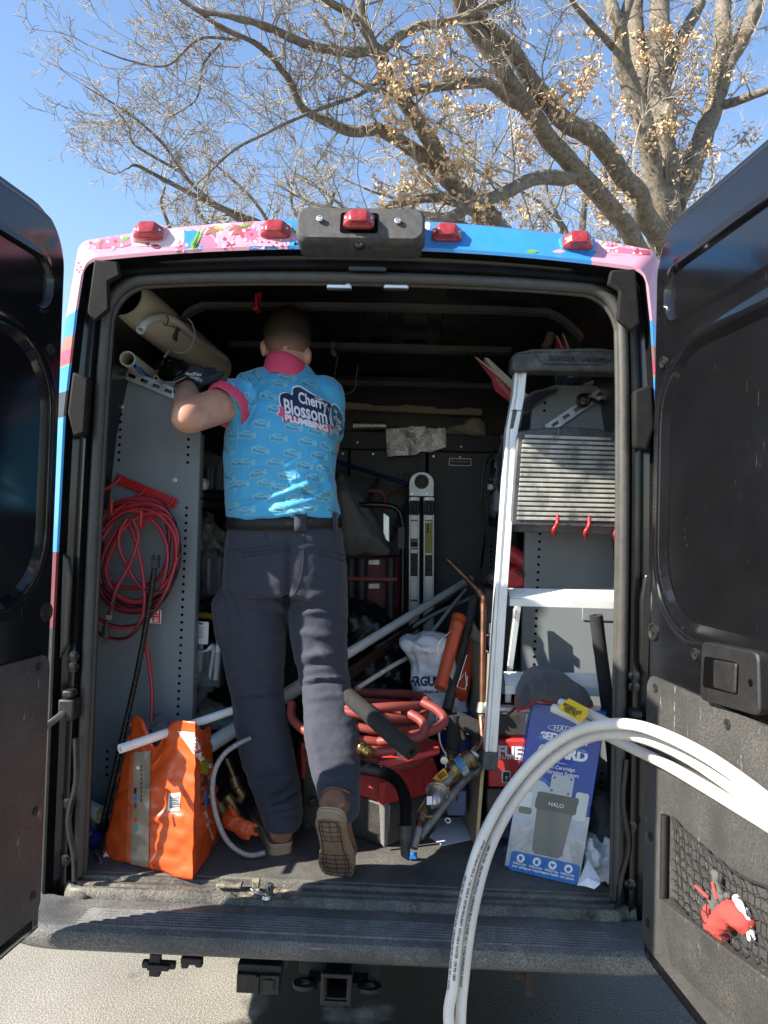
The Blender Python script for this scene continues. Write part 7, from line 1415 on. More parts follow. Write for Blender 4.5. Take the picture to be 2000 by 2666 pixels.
# --- joints
SHO_L, ELB_L, WRI_L = P(648, 1030, 2.46), P(492, 1084, 2.22), P(487, 1010, 2.45)
SHO_R, ELB_R, WRI_R = P(836, 1040, 2.50), P(850, 1165, 2.70), P(760, 1080, 2.90)
HIP_L, KNE_L, ANK_L = P(680, 1470, 2.44), P(668, 1800, 2.44), P(738, 2120, 2.40)
HIP_R, KNE_R, ANK_R = P(820, 1480, 2.44), P(850, 1790, 2.38), P(886, 2080, 2.13)
NECK, HEADC = P(748, 960, 2.50), P(748, 884, 2.50)
Lr = [(1480, 592, 745, 2.445, .115), (1540, 582, 752, 2.445, .115), (1600, 578, 748, 2.445, .108), (1680, 580, 741, 2.445, .098), (1750, 592, 736, 2.445, .088), (1810, 606, 737, 2.44, .080), (1860, 612, 742, 2.435, .078), (1930, 620, 757, 2.43, .078), (2000, 640, 771, 2.42, .076), (2060, 662, 782, 2.395, .074), (2110, 682, 786, 2.375, .074), (2152, 692, 785, 2.365, .074)]
Rr_ = [(1480, 750, 902, 2.445, .115), (1550, 751, 903, 2.44, .113), (1620, 755, 903, 2.43, .105), (1690, 764, 902, 2.415, .096), (1750, 780, 905, 2.40, .086), (1800, 786, 914, 2.37, .080), (1850, 792, 928, 2.34, .080), (1920, 796, 936, 2.29, .080), (1990, 806, 938, 2.235, .078), (2050, 826, 936, 2.185, .072), (2100, 836, 934, 2.145, .066), (2128, 832, 930, 2.125, .064)]
# --- one continuous body
mb = MB(); mb.capsule([P(748, 1400, 2.46), P(745, 1250, 2.46), P(740, 1080, 2.49), P(746, 1000, 2.50)], [.15, .15, .15, .08])
mb.capsule([P(748, 1010, 2.50), NECK, P(748, 920, 2.50)], [.072, .066, .064])
mb.ell(HEADC + V((0, .005, .012)), (.0775, .098, .100), 14); mb.ell(HEADC + V((-.006, .055, -.05)), (.058, .06, .065), 10); mb.ell(HEADC + V((-.01, .118, -.02)), (.014, .02, .022), 6)
mb.ell(HEADC + V((-.004, .095, -.065)), (.028, .014, .010), 6)
for s in (-1, 1): mb.ell(HEADC + V((s * .03 - .008, .092, .008)), (.014, .012, .010), 6)
for s, px, py in ((-1, 686, 908), (1, 803, 931)):
    c = P(px, py, 2.50); mb.ell(c, (.012, .020, .031), 8, Matrix.Rotation(R(8 * s), 3, 'Y'))
mb.capsule([SHO_L, SHO_L.lerp(ELB_L, .5), ELB_L], [.070, .060, .055]); mb.capsule([ELB_L, ELB_L.lerp(WRI_L, .35), WRI_L], [.051, .050, .034]); mb.ell(ELB_L + V((-.006, -.010, -.010)), (.046, .044, .040), 10)
mb.capsule([SHO_R, ELB_R], [.068, .05]); mb.capsule([ELB_R, WRI_R], [.048, .032])
for rows_ in (Lr, Rr_): mb.capsule([(P(a, y, Y) + P(b, y, Y)) / 2 + V((0, .01, 0)) for y, a, b, Y, d in rows_], [.07, .065, .06, .05, .045, .04, .036, .034, .032, .03, .028, .026])
def hand(mbh, w, e, spread=1, thumb=1):          # palm with four fingers and a thumb curling forward over the ledge
    f = V((.22 * thumb, .78, .58)).normalized(); up = V((0, -.1, 1)).normalized(); sd = f.cross(up).normalized() * thumb
    mbh.capsule([w, w + f * .05 + up * .012], [.036, .040]); mbh.capsule([w + f * .04 + sd * .02, w + f * .08 + sd * .02], [.026, .026]); mbh.capsule([w + f * .04 - sd * .02, w + f * .08 - sd * .02], [.026, .026])
    for i, (o, L) in enumerate(((-.033, .062), (-.011, .074), (.011, .078), (.033, .070))):
        b = w + f * .085 + sd * o; mbh.capsule([b, b + f * L * .45 + up * .006, b + f * L * .75 - up * .016, b + f * L * .78 - up * .045], [.0125, .0115, .0105, .009])
    b = w + f * .035 + sd * .036; mbh.capsule([b, b + sd * .028 + f * .028, b + sd * .042 + f * .055 + up * .004], [.016, .014, .0115])
body = remesh(mb, .0065, 5); body.part('body', m_skin, per, ang=80)
# --- short hair with a faded neck
mb = MB(); mb.ell(HEADC + V((0, .005, .012)), (.0805, .101, .103), 28)
lo = HEADC.z - .052
keep = [i for i, p in enumerate(mb.v) if p.z > lo + .018 * noise.noise(p * 40) + max(0, (p.y - HEADC.y - .03)) * 1.2]
ks = set(keep); mh = MB(); idx = {}; 
for i in keep: idx[i] = len(mh.v); mh.v.append(mb.v[i])
mh.f = [tuple(idx[i] for i in f) for f in mb.f if all(i in ks for i in f)]; mh.m = [0] * len(mh.f); rough_up(mh, .0016, 220)
m_hair = M('cropped_hair', (.026, .017, .011), .7, var=.5, vs=160, bump=1, bs=420)
def _fade(m, z0, z1, skin):
    N, L = m.node_tree.nodes, m.node_tree.links; b = N['Principled BSDF']; g_ = N.new('ShaderNodeNewGeometry'); sx = N.new('ShaderNodeSeparateXYZ'); L.new(g_.outputs['Position'], sx.inputs[0])
    no = N.new('ShaderNodeTexNoise'); no.inputs['Scale'].default_value = 420; L.new(g_.outputs['Position'], no.inputs['Vector']); a = N.new('ShaderNodeMath'); a.operation = 'MULTIPLY_ADD'; a.inputs[1].default_value = .10; L.new(no.outputs[0], a.inputs[0]); L.new(sx.outputs[2], a.inputs[2])
    mr = N.new('ShaderNodeMapRange'); mr.inputs[1].default_value = z0 + .05; mr.inputs[2].default_value = z1 + .05; L.new(a.outputs[0], mr.inputs[0]); mx = N.new('ShaderNodeMix'); mx.data_type = 'RGBA'; L.new(mr.outputs[0], mx.inputs[0]); mx.inputs[6].default_value = (*skin, 1); L.new(b.inputs['Base Color'].links[0].from_socket, mx.inputs[7]); L.new(mx.outputs[2], b.inputs['Base Color'])
_fade(m_hair, lo - .03, lo + .055, (.40, .22, .15))
ho = mh.part('hair', m_hair, per, ang=80); mb = MB(); rq = random.Random(3)
for i in range(len(mh.v)):
    for _ in range(5):
        p = mh.v[i] + V((rq.gauss(0, .004), rq.gauss(0, .004), rq.gauss(0, .004))); n = (p - HEADC).normalized(); t = n.orthogonal().normalized(); t = (t * rq.uniform(-1, 1) + n.cross(t) * rq.uniform(-1, 1)).normalized()
        e = (n * .5 + V((rq.gauss(0, .3), rq.gauss(0, .3), -.5 + rq.gauss(0, .2)))).normalized(); L_ = rq.uniform(.004, .008) * sm(lo, lo + .06, p.z); mb.add([p + t * .0005, p - t * .0005, p + e * (L_ + .001)], [(0, 1, 2)])
mb.part('hair_stubble', m_hair, ho, smooth=False, kind='stuff')
# --- polo shirt
mb = MB(); rows = [(1352, 600, 888, 2.44, .156), (1345, 593, 889, 2.44, .159), (1320, 592, 884, 2.44, .156), (1250, 589, 872, 2.44, .150), (1180, 586, 876, 2.45, .147), (1110, 592, 879, 2.46, .143), (1060, 606, 872, 2.475, .132), (1015, 632, 852, 2.49, .112), (980, 668, 826, 2.50, .085), (955, 692, 806, 2.50, .070)]
mb.loft([ringpx(y, a, b, Y, d) for y, a, b, Y, d in rows]); cuff0, cuff1 = P(632, 1026, 2.40), P(582, 1064, 2.33)
mb.capsule([P(690, 1020, 2.47), P(655, 1030, 2.43), P(628, 1042, 2.385)], [.085, .081, .077]); mb.capsule([SHO_R, SHO_R.lerp(ELB_R, .65)], [.085, .07])
shirt = remesh(mb, .0065, 7)
folds = [([(600, 1345), (700, 1300), (800, 1262), (868, 1205)], .006, 9), ([(610, 1362), (720, 1325), (820, 1300), (872, 1262)], .005, 8), ([(604, 1300), (690, 1275), (780, 1240), (860, 1170)], .005, 9), ([(640, 1290), (720, 1262), (800, 1228)], -.005, 8), ([(700, 1350), (790, 1330), (870, 1300)], .004, 7),
         ([(596, 1330), (640, 1305), (700, 1290)], -.006, 7), ([(640, 1318), (730, 1298), (820, 1278), (870, 1240)], -.006, 7), ([(650, 1240), (740, 1215), (820, 1180)], .004, 10), ([(820, 1190), (850, 1240), (868, 1290)], .005, 8),
         ([(632, 1090), (650, 1050), (668, 1010), (690, 980)], .009, 8), ([(640, 1105), (662, 1070), (686, 1030)], -.008, 8), ([(652, 1090), (676, 1050), (700, 1000)], .007, 7), ([(590, 985), (615, 1010), (632, 1050)], .009, 7), ([(605, 975), (630, 1005), (646, 1040)], -.007, 6), ([(575, 1005), (600, 1020), (620, 1050)], .006, 6), ([(625, 972), (648, 1000), (660, 1030)], .007, 6),
         ([(620, 1372), (760, 1345), (880, 1362)], -.005, 7), ([(760, 1000), (800, 1020), (850, 1070)], .004, 12)]
crease(shirt, [(a, b * 1.6, c * .9) for a, b, c in folds]); rough_xyz(shirt, .0032, 6, 6, 13, 4); rough_up(shirt, .001, 40)
sh = shirt.part('polo_shirt', m_shirt, per, ang=80); SB = bvh(shirt)
def sp2(pts, n=5): return [(p.x, p.y) for p in spline([V((a, b, 0)) for a, b in pts], n, True)]
# the back print
def aff(x, y): return (809 + x * 1.0 + y * .10, 1070 + y + x * .26 + (.0009 * x * x if x > 0 else 0))      # logo frame, slanted with the back
navy = M('shirt_navy_print', (.012, .022, .075), .6); wprint = M('shirt_white_print', (.66, .68, .72), .6); pprint = M('shirt_pink_print', (.62, .075, .17), .6)
badge = sp2([(-78, 2), (-76, -22), (-58, -32), (-44, -30), (-40, -48), (-22, -56), (0, -48), (30, -40), (56, -34), (62, 4), (56, 30), (-20, 34), (-66, 30)])
def grow(pts, k): cx, cy = sum(p[0] for p in pts) / len(pts), sum(p[1] for p in pts) / len(pts); return [(cx + (x - cx) * (1 + k / max(20, math.hypot(x - cx, y - cy))), cy + (y - cy) * (1 + k / max(20, math.hypot(x - cx, y - cy)))) for x, y in pts]
mb = MB(); wrap_poly(mb, [aff(*p) for p in grow(badge, 4)], SB, .0020); mb.part('badge_outline', wprint, sh); mb = MB(); wrap_poly(mb, [aff(*p) for p in ellipse(71, 4, 19, 46, -.10)], SB, .0020); mb.part('oval_outline', wprint, sh)
mb = MB(); wrap_poly(mb, [aff(*p) for p in badge], SB, .0028); mb.part('badge_field', navy, sh)
mb = MB(); wrap_poly(mb, [aff(*p) for p in ellipse(71, 4, 16, 42, -.10)], SB, .0030); mb.part('blossom_oval', M('shirt_mid_blue', (.02, .14, .28), .6), sh)
rib = [(-84, 8), (-70, 12), (-70, 22), (60, 22), (60, 47), (-76, 47), (-76, 36), (-90, 34), (-82, 22)]
mb = MB(); wrap_poly(mb, [aff(*p) for p in grow(rib, 3)], SB, .0034, 8); mb.part('ribbon_outline', wprint, sh); mb = MB(); wrap_poly(mb, [aff(*p) for p in rib], SB, .0042, 8); mb.part('ribbon', pprint, sh)
mb = MB()
for cx, cy, r_ in ((67, -20, 5), (66, -2, 7), (75, 4, 5), (71, 20, 8)):
    for k in range(5): a = 2 * PI * k / 5; wrap_poly(mb, [aff(*p) for p in ellipse(cx + r_ * .62 * math.cos(a), cy + r_ * .62 * math.sin(a), r_ * .42, r_ * .36, a, 8)], SB, .004, 1)
mb.part('white_blossoms', wprint, sh, kind='stuff'); mb = MB()
for cx, cy, r_ in ((67, -20, 5), (66, -2, 7), (75, 4, 5), (71, 20, 8)): wrap_poly(mb, [aff(*p) for p in ellipse(cx, cy, r_ * .35, r_ * .35, 0, 8)], SB, .0048, 1)
mb.part('blossom_hearts', pprint, sh, kind='stuff')
def wrap_line(s, x, y, w, surf, mbt, bold=.02, hs=1.0, lift=.0046, shear=0, f=aff):
    vs_, fs = text2d(s, bold); k = w / text_w(s, bold); out = [wrap_px(*f(x + (a + shear * b) * k, y - b * k * hs), surf, lift) for a, b in vs_]
    fs = [q for q in fs if all(out[i] is not None for i in q)]; mbt.add([v or V((0, 2.5, 1)) for v in out], fs)
mb = MB(); wrap_line('Cherry', 8, -27, 76, SB, mb, .025, 1.55); wrap_line('Blossom', -14, 6, 112, SB, mb, .025, 1.6); wrap_line('PLUMBING', -14, 35, 112, SB, mb, .05, .95, .0056); mb.part('shirt_lettering', wprint, sh, smooth=False)
# the pale repeat all over the shirt
ghost = M('shirt_ghost_print', (.17, .47, .60), .6); ghost2 = M('shirt_ghost_line', (.035, .20, .36), .6); random.seed(8)
mg, ml = MB(), MB()
spots = [(672, 980, 50), (746, 982, -14 * -1), (640, 985, 40), (724, 998, 12), (698, 1030, 14), (805, 1000, 20), (650, 1040, 65), (716, 1065, 10), (625, 1060, 60), (680, 1103, 8), (764, 1112, 10), (824, 1122, 16), (608, 1132, 4), (642, 1132, 4), (724, 1140, 8), (800, 1150, 12), (866, 1136, 30), (594, 1170, 40), (677, 1172, 12), (760, 1180, 14), (830, 1186, 14), (850, 1160, 30), (616, 1204, -4), (640, 1204, 0), (716, 1204, 4), (792, 1212, 12), (846, 1220, 16), (670, 1232, -12), (746, 1238, 6), (818, 1244, 10), (606, 1264, -30), (626, 1262, -10), (692, 1258, 6), (726, 1270, 4), (800, 1275, 20), (854, 1284, 10), (680, 1294, 0), (766, 1296, -6), (840, 1296, 10), (606, 1320, -30), (640, 1330, -8), (722, 1322, 6), (802, 1322, 4), (866, 1326, 10), (770, 1332, 3), (596, 1240, 20), (612, 1010, 40), (876, 1180, 20), (600, 1352, -20)]
for x, y, a in spots:
    a = R(a); w = 1.0 if 620 < x < 850 else .7
    def fr(u, v_, x=x, y=y, ca=math.cos(a), sa=math.sin(a), w=w): return (x + (u * ca * w - v_ * sa), y + u * sa * w + v_ * ca)
    bd = sp2([(-22, 4), (-22, -4), (-14, -7), (-6, -12), (8, -9), (14, -6), (16, 6), (-18, 7)], 3); wrap_poly(mg, [fr(*p) for p in bd], SB, .0012, 2); wrap_poly(mg, [fr(*p) for p in sp2([(21, -11), (26, 2), (22, 8), (15, 6), (16, -1)], 3)], SB, .0013, 2); wrap_poly(mg, [fr(*p) for p in ((-22, 8), (16, 8), (15, 11), (-20, 11))], SB, .0013, 1)
    wrap_line('Cherry', 2, -5, 20, SB, ml, .02, 1.0, .0018, f=fr); wrap_line('Blossom', -2, 3, 32, SB, ml, .02, 1.1, .0018, f=fr)
mg.part('ghost_badges', ghost, sh, kind='stuff'); ml.part('ghost_lettering', ghost2, sh, kind='stuff', smooth=False)
mb = MB(); seam = [wrap_px(x, y, SB, .0004) for x, y in ((619, 1105), (618, 1160), (620, 1220), (622, 1260), (606, 1310), (600, 1350))]; mb.tube([s for s in seam if s], .0011, 5); mb.part('side_seam', ghost, sh)
# cuff and collar
ax = (cuff1 - cuff0).normalized(); cc = P(588, 1058, 2.335); mb = MB(); u = ax.orthogonal().normalized(); w = ax.cross(u)
mb.loft([[cc + ax * t + (u * math.cos(2 * PI * k / 36) + w * math.sin(2 * PI * k / 36)) * (r * (1 + .03 * math.sin(k * .9))) for k in range(36)] for t, r in ((-.020, .080), (-.012, .081), (.002, .080), (.010, .078), (.012, .074), (.004, .066))], cap=False); mb.part('sleeve_band', m_pinkp, per)
mb = MB(); cr = [ringpx(1002, 676, 822, 2.485, .085, 36), ringpx(985, 684, 812, 2.487, .083, 36), ringpx(955, 692, 806, 2.49, .079, 36), ringpx(946, 696, 802, 2.495, .078, 36), ringpx(945, 700, 798, 2.495, .074, 36), ringpx(960, 702, 796, 2.495, .070, 36)]
cr = [[p + V((0, 0, (.022 * (1 - ((p.x - NECK.x) / .08) ** 2) - .030 * (p.x - NECK.x) / .08 * .6) if i < 5 else 0)) for p in r_] for i, r_ in enumerate(cr)]
mb.loft(cr, cap=False); mb.part('collar', m_pinkp, per, ang=70)
# --- trousers
mb = MB(); mb.loft([ringpx(1362, 598, 884, 2.445, .142), ringpx(1400, 594, 892, 2.445, .150), ringpx(1450, 590, 898, 2.445, .158), ringpx(1500, 586, 902, 2.445, .160), ringpx(1545, 582, 904, 2.445, .150)])
for rows_ in (Lr, Rr_): mb.loft([ringpx(*r_) for r_ in rows_])
tr = remesh(mb, .007, 6)
tf = [([(750, 1395), (750, 1480), (745, 1560), (740, 1640)], -.012, 8), ([(596, 1432), (680, 1422), (752, 1423), (830, 1424), (892, 1432)], .004, 5), ([(700, 1560), (735, 1585), (755, 1600)], .008, 8), ([(640, 1560), (690, 1590), (748, 1602)], -.005, 10), ([(770, 1570), (830, 1545), (880, 1520)], .007, 9), ([(765, 1600), (830, 1590), (890, 1600)], .006, 9), ([(765, 1640), (820, 1650), (890, 1668)], .006, 10), ([(640, 1620), (700, 1650), (745, 1660)], .005, 10),
      ([(630, 1680), (690, 1700), (735, 1700)], .005, 10), ([(620, 1760), (680, 1775), (730, 1770)], .006, 9), ([(615, 1815), (670, 1806), (735, 1798)], .005, 5), ([(612, 1823), (670, 1814), (738, 1806)], -.004, 5), ([(618, 1780), (660, 1760), (720, 1745)], -.005, 9),
      ([(790, 1710), (840, 1700), (890, 1720)], .010, 9), ([(780, 1735), (830, 1730), (885, 1722)], -.008, 8), ([(830, 1690), (860, 1720), (888, 1730)], .009, 8), ([(785, 1775), (840, 1763), (912, 1768)], .006, 5), ([(786, 1786), (840, 1773), (912, 1778)], -.005, 5), ([(800, 1820), (860, 1812), (905, 1816)], .004, 8), ([(880, 1790), (900, 1840)], .004, 8),
      ([(650, 2040), (700, 2030), (760, 2010)], .008, 9), ([(690, 2060), (730, 2040), (755, 2000)], .010, 7), ([(695, 2085), (740, 2075), (775, 2040)], .011, 7), ([(690, 2072), (735, 2060), (765, 2028)], -.009, 6), ([(700, 2105), (745, 2098), (780, 2075)], .010, 7), ([(700, 2096), (740, 2086), (775, 2058)], -.008, 5), ([(690, 2125), (740, 2120), (785, 2100)], .007, 6), ([(680, 1985), (705, 2010), (712, 2050)], .006, 8), ([(630, 1990), (670, 2020), (690, 2060)], .006, 9),
      ([(840, 2050), (880, 2060), (925, 2040)], .010, 9), ([(845, 2080), (890, 2075), (930, 2085)], .009, 8), ([(840, 2066), (890, 2066), (930, 2066)], -.007, 6), ([(838, 2105), (885, 2098), (930, 2104)], .006, 6), ([(690, 2140), (740, 2138), (785, 2138)], .004, 4), ([(836, 2118), (885, 2112), (930, 2116)], .004, 4), ([(830, 2010), (870, 2030), (930, 2010)], .006, 10), ([(800, 1880), (815, 1940), (830, 2000)], .004, 14)]
crease(tr, [(a, b * 1.7, c) for a, b, c in tf]); rough_xyz(tr, .0045, 7, 7, 15, 2); rough_xyz(tr, .002, 16, 16, 34, 7); rough_up(tr, .0008, 70)
tro = tr.part('work_trousers', m_trous, per, ang=80); TB = bvh(tr)
m_stitch = M('dark_stitching', (.028, .030, .045), .8)
def seam_(name, pts, r=.0012, mat=m_stitch, par=tro): 
    q = [wrap_px(a, b, TB, .0006) for a, b in sp_open(pts)]; q = [p for p in q if p]; mb = MB(); 
    if len(q) > 1: mb.tube(q, r, 5); mb.part(name, mat, par)
def sp_open(pts, n=6): return [(p.x, p.y) for p in spline([V((a, b, 0)) for a, b in pts], n)]
for pts in ([(598, 1436), (640, 1428), (700, 1421), (790, 1421), (850, 1424), (896, 1432)], [(790, 1385), (790, 1450), (784, 1500), (770, 1540), (752, 1575)], [(682, 1372), (700, 1418)], [(872, 1376), (866, 1420)], [(612, 1816), (665, 1808), (737, 1800)], [(612, 1822), (665, 1814), (738, 1806)], [(790, 1778), (845, 1766), (914, 1772)], [(791, 1784), (845, 1772), (914, 1778)], [(692, 2132), (740, 2128), (785, 2126)], [(834, 2106), (885, 2098), (932, 2104)], [(592, 1432), (594, 1490)], [(592, 1528), (615, 1580), (633, 1640), (612, 1680), (584, 1700)]): seam_('seam', pts)
for pts in ([(630, 1450), (690, 1442), (757, 1431)], [(628, 1440), (690, 1433), (757, 1425)], [(757, 1424), (758, 1440)], [(828, 1431), (860, 1436), (897, 1446)], [(830, 1444), (862, 1452), (896, 1460)]): seam_('pocket_welt', pts, .0022)
cgp = [(552, 1568), (558, 1552), (580, 1528), (600, 1520), (604, 1560), (598, 1700), (582, 1694), (565, 1672), (560, 1620)]
mb = MB(); q = PL([(557, 1575), (563, 1552), (584, 1524), (606, 1518), (618, 1560), (630, 1640), (612, 1688), (588, 1698), (570, 1668), (562, 1620)], 2.43); c = sum(q, V()) / len(q); qs = spline(q, 4, True); mb.loft([[c + (p - c) * k + V((0, y, 0)) for p in qs] for k, y in ((.8, .07), (1, .03), (1, -.02), (.9, -.05), (.5, -.075))]); mb = remesh(mb, .006, 4); crease(mb, [([(565, 1580), (590, 1545), (612, 1530)], .008, 6)]); mb.part('cargo_pocket', m_trous, per)
mb = MB(); q = PL([(548, 1576), (553, 1560), (582, 1530), (586, 1532), (600, 1545), (575, 1578), (553, 1588)], 2.40); mb.prism(q, V((0, .03, 0))); mb.part('pocket_flap', m_trous, per, bev=.004)
# belt with loops
mb = MB(); br_ = [ringpx(1378, 594, 890, 2.445, .154, 40), ringpx(1343, 596, 886, 2.445, .154, 40)]; br_ = [[p + V((0, 0, .004 * math.cos((p.x - XC) * 3))) for p in r_] for r_ in br_]
br_ = [[p + V((0, 0, -(.010 if p.x > br_[0][0].x else 0) + .006 * math.sin((p.x + .1) * 9))) for p in r_] for r_ in br_]; mb.loft(br_, cap=False); mb.part('belt', m_belt, per, solid=.004)
for px, w_ in ((672, 17), (782, 32), (873, 12), (601, 12)):
    a, b = (-w_ / 2, w_ / 2); q = []
    for y in (1334, 1350, 1365, 1382): q.append([P(px + k, y, 2.445 - .158 * math.sqrt(max(.05, 1 - ((px + k - 742) / 150) ** 2)) - .004) for k in (a, b)])
    mb = MB(); mb.add([p for r_ in q for p in r_], [(2 * i, 2 * i + 1, 2 * i + 3, 2 * i + 2) for i in range(3)]); mb.part('belt_loop', m_trous, per, solid=.003)
# --- boots
m_welt = M('welt_thread', (.42, .36, .28), .7)
def boot(Mx, name):
    """leather boot in its own frame: heel at the origin, toe along +y, sole at z 0"""
    def T(p): return Mx @ V((p[0] * 1.12, p[1], p[2]))
    outl = [(-.032, .0), (-.036, .03), (-.034, .09), (-.036, .15), (-.046, .20), (-.047, .24), (-.036, .285), (-.012, .305), (.014, .303), (.036, .28), (.044, .24), (.043, .20), (.034, .14), (.032, .09), (.036, .03), (.030, .0), (.016, -.012), (-.018, -.012)]
    o2 = [(p.x, p.y) for p in spline([V((a, b, 0)) for a, b in outl], 3, True)]
    mb = MB(); mb.loft([[T((x, y, 0)) for x, y in o2], [T((x, y, .022)) for x, y in o2], [T((x * 1.03, y + (.003 if y > .1 else -.002), .024)) for x, y in o2], [T((x * 1.03, y + (.003 if y > .1 else -.002), .030)) for x, y in o2], [T((x * .95, y * .99, .032)) for x, y in o2]]); so_ = mb.part(name + '_sole', m_sole, per, ang=30)
    mb = MB(); mb.add([T((x * .97, y * .985 + .002, -.0015)) for x, y in o2], [tuple(range(len(o2)))[::-1]]); mb.part('outsole', m_outs, so_)
    mb = MB()
    for k in range(13):
        y = .0 + k * .0235; w0 = .028 if y < .16 else .038
        if .105 < y < .15: continue
        mb.tube([T((-w0, y, -.0022)), T((-w0 * .2, y + .004, -.0022)), T((w0, y - .004, -.0022))], .0012, 4)
    for x in (-.018, 0, .018): mb.tube([T((x, -.004, -.0022)), T((x * 1.1, .05, -.0022)), T((x * .9, .095, -.0022))], .0010, 4); mb.tube([T((x * 1.3, .165, -.0022)), T((x * 1.4, .23, -.0022)), T((x * .7, .292, -.0022))], .0010, 4)
    mb.tube([T((a * .75, b * .93 + .008, -.0022)) for a, b in o2[::3]], .0014, 4, closed=True); mb.part('tread_grooves', m_ink, so_, kind='stuff')
    mb = MB(); mb.cm = 0
    secs = [(-.008, .033, .10, .028), (.03, .040, .125, .028), (.07, .040, .13, .028), (.10, .038, .12, .028), (.14, .039, .10, .028), (.19, .047, .09, .028), (.24, .047, .082, .028), (.28, .036, .066, .028), (.300, .016, .05, .028)]
    rings = []
    for y, hw, top_, b in secs: rings.append([T((hw * math.cos(t) * (1 if math.sin(t) < .2 else .92), y, b + (top_ - b) * (.5 + .5 * math.sin(t)))) for t in [2 * PI * k / 20 for k in range(20)]])
    mb.loft(rings); mb.capsule([T((0, .052, .08)), T((0, .052, .115)), T((0, .052, .13))], [.040, .036, .036]); mb = remesh(mb, .0055, 4); rough_up(mb, .002, 30); mb.part(name + '_upper', m_leather, per, ang=80)
    mb = MB(); mb.tube([T((x * .99, y, .0335)) for x, y in o2], .0016, 4, closed=True); mb.part('welt_stitching', m_welt, so_)
    mb = MB(); mb.tube([T((.040 * math.cos(t), .048 + .048 * math.sin(t), .105)) for t in [PI + PI * k / 14 for k in range(15)]], .003, 6); mb.part('heel_seam', m_leather, so_)
hl_ = PZ(730, 2226, ZF); Ml = Matrix.Translation(V((hl_.x, hl_.y + .012, ZF))) @ Matrix.Rotation(R(22), 4, 'Z')
boot(Ml, 'planted_boot')
toe = PZ(888, 2296, ZF); Mr = Matrix.Translation(V((toe.x - .012, toe.y + .035, ZF + .006))) @ Matrix.Rotation(R(-6), 4, 'Z') @ Matrix.Rotation(R(-53), 4, 'X') @ Matrix.Translation(V((0, -.272, 0)))
boot(Mr, 'raised_boot')
# --- glove, watch
mb = MB(); hb_ = WRI_L + V((.004, .015, .012)); hand(mb, hb_, None, thumb=1); glv = remesh(mb, .0042, 3); gv = glv.part('work_glove_knit', m_gl, per, ang=80); GB = bvh(glv)
mb = MB(); mb2 = MB(); hand(mb2, WRI_R, None, thumb=-1); remesh(mb2, .0042, 3).part('work_glove_knit', m_gl, per, ang=80)
mb = MB()
for s_, x, y, w in (('MaxiFlex', 503, 974, 44), ('Ultimate', 506, 983, 26), ('ATG', 516, 990, 22), ('EN 388', 492, 992, 20), ('C E', 500, 1001, 16)): wrap_line(s_, 0, 0, w, GB, mb, .03, 1, .003, f=lambda u, v_, x=x, y=y: (x + u, y + v_ + u * .06))
mb.part('glove_print', m_white, gv, smooth=False)
wc = P(479, 1020, 2.515); ad = (WRI_L - ELB_L).normalized(); u_ = ad.cross(V((0, -1, .3))).normalized()
mb = MB(); e1_, e2_ = ad.orthogonal().normalized(), ad.cross(ad.orthogonal().normalized()); wm_ = WRI_L - ad * .025
mb.loft([[wm_ + ad * t + (e1_ * math.cos(2 * PI * k / 28) + e2_ * math.sin(2 * PI * k / 28)) * r for k in range(28)] for t, r in ((-.011, .041), (.011, .040), (.011, .043), (-.011, .044))], closed=True); mb.part('watch_strap', m_ink, per)
wn_ = V((-.15, -1, .35)); wn_ = (wn_ - ad * wn_.dot(ad)).normalized(); ws = ad.cross(wn_).normalized(); wcn = wm_ + wn_ * .045
mb = MB(); mb.hexa(*[[wcn + ws * (x * .021) + ad * (y * .017) + wn_ * h for x, y in ((-1, -1), (1, -1), (1, 1), (-1, 1))] for h in (-.008, .005)]); mb.part('watch_case', m_ink, per, bev=.005); mb = MB(); mb.tube([wcn + ws * (x * .021) + ad * (y * .017) + wn_ * .003 for x, y in ((-1, -1), (1, -1), (1, 1), (-1, 1))], .0012, 5, closed=True); mb.part('watch_bezel', m_galv, per)
# ================================================================== bare oaks behind the van
m_bark = M('oak_bark', (.155, .128, .095), .9, var=.45, vs=9, bump=1, bs=34, col2=(.075, .06, .045), c2s=22, c2lo=.56, c2w=.1, dust=.35, dcol=(.30, .29, .24), ds=3)
m_twig = M('twig_bark', (.26, .225, .17), .85, var=.35, vs=2)
m_leafd = M('dry_oak_leaf', (.54, .35, .18), .7, var=.5, vs=3, col2=(.62, .45, .26), c2s=2.5)
rnd = random.Random(4)
def limb_pts(pts):
    """(px, py, width px, Y) -> points and radii, with a little gnarl"""
    q = [P(a, b, Y) for a, b, w, Y in pts]; r = [w * Y / FPX / 2 for a, b, w, Y in pts]
    sp = spline(q, 7); rr = []
    for i in range(len(sp)):
        t = i / 7; k = min(int(t), len(r) - 2); rr.append(lerp(r[k], r[k + 1], t - k))
    out = [p + V((noise.noise(p * 1.7), noise.noise(p * 1.7 + V((9, 0, 0))), noise.noise(p * 1.7 + V((0, 9, 0))))) * (rr[i] * .5 + .012) for i, p in enumerate(sp)]
    return out, rr
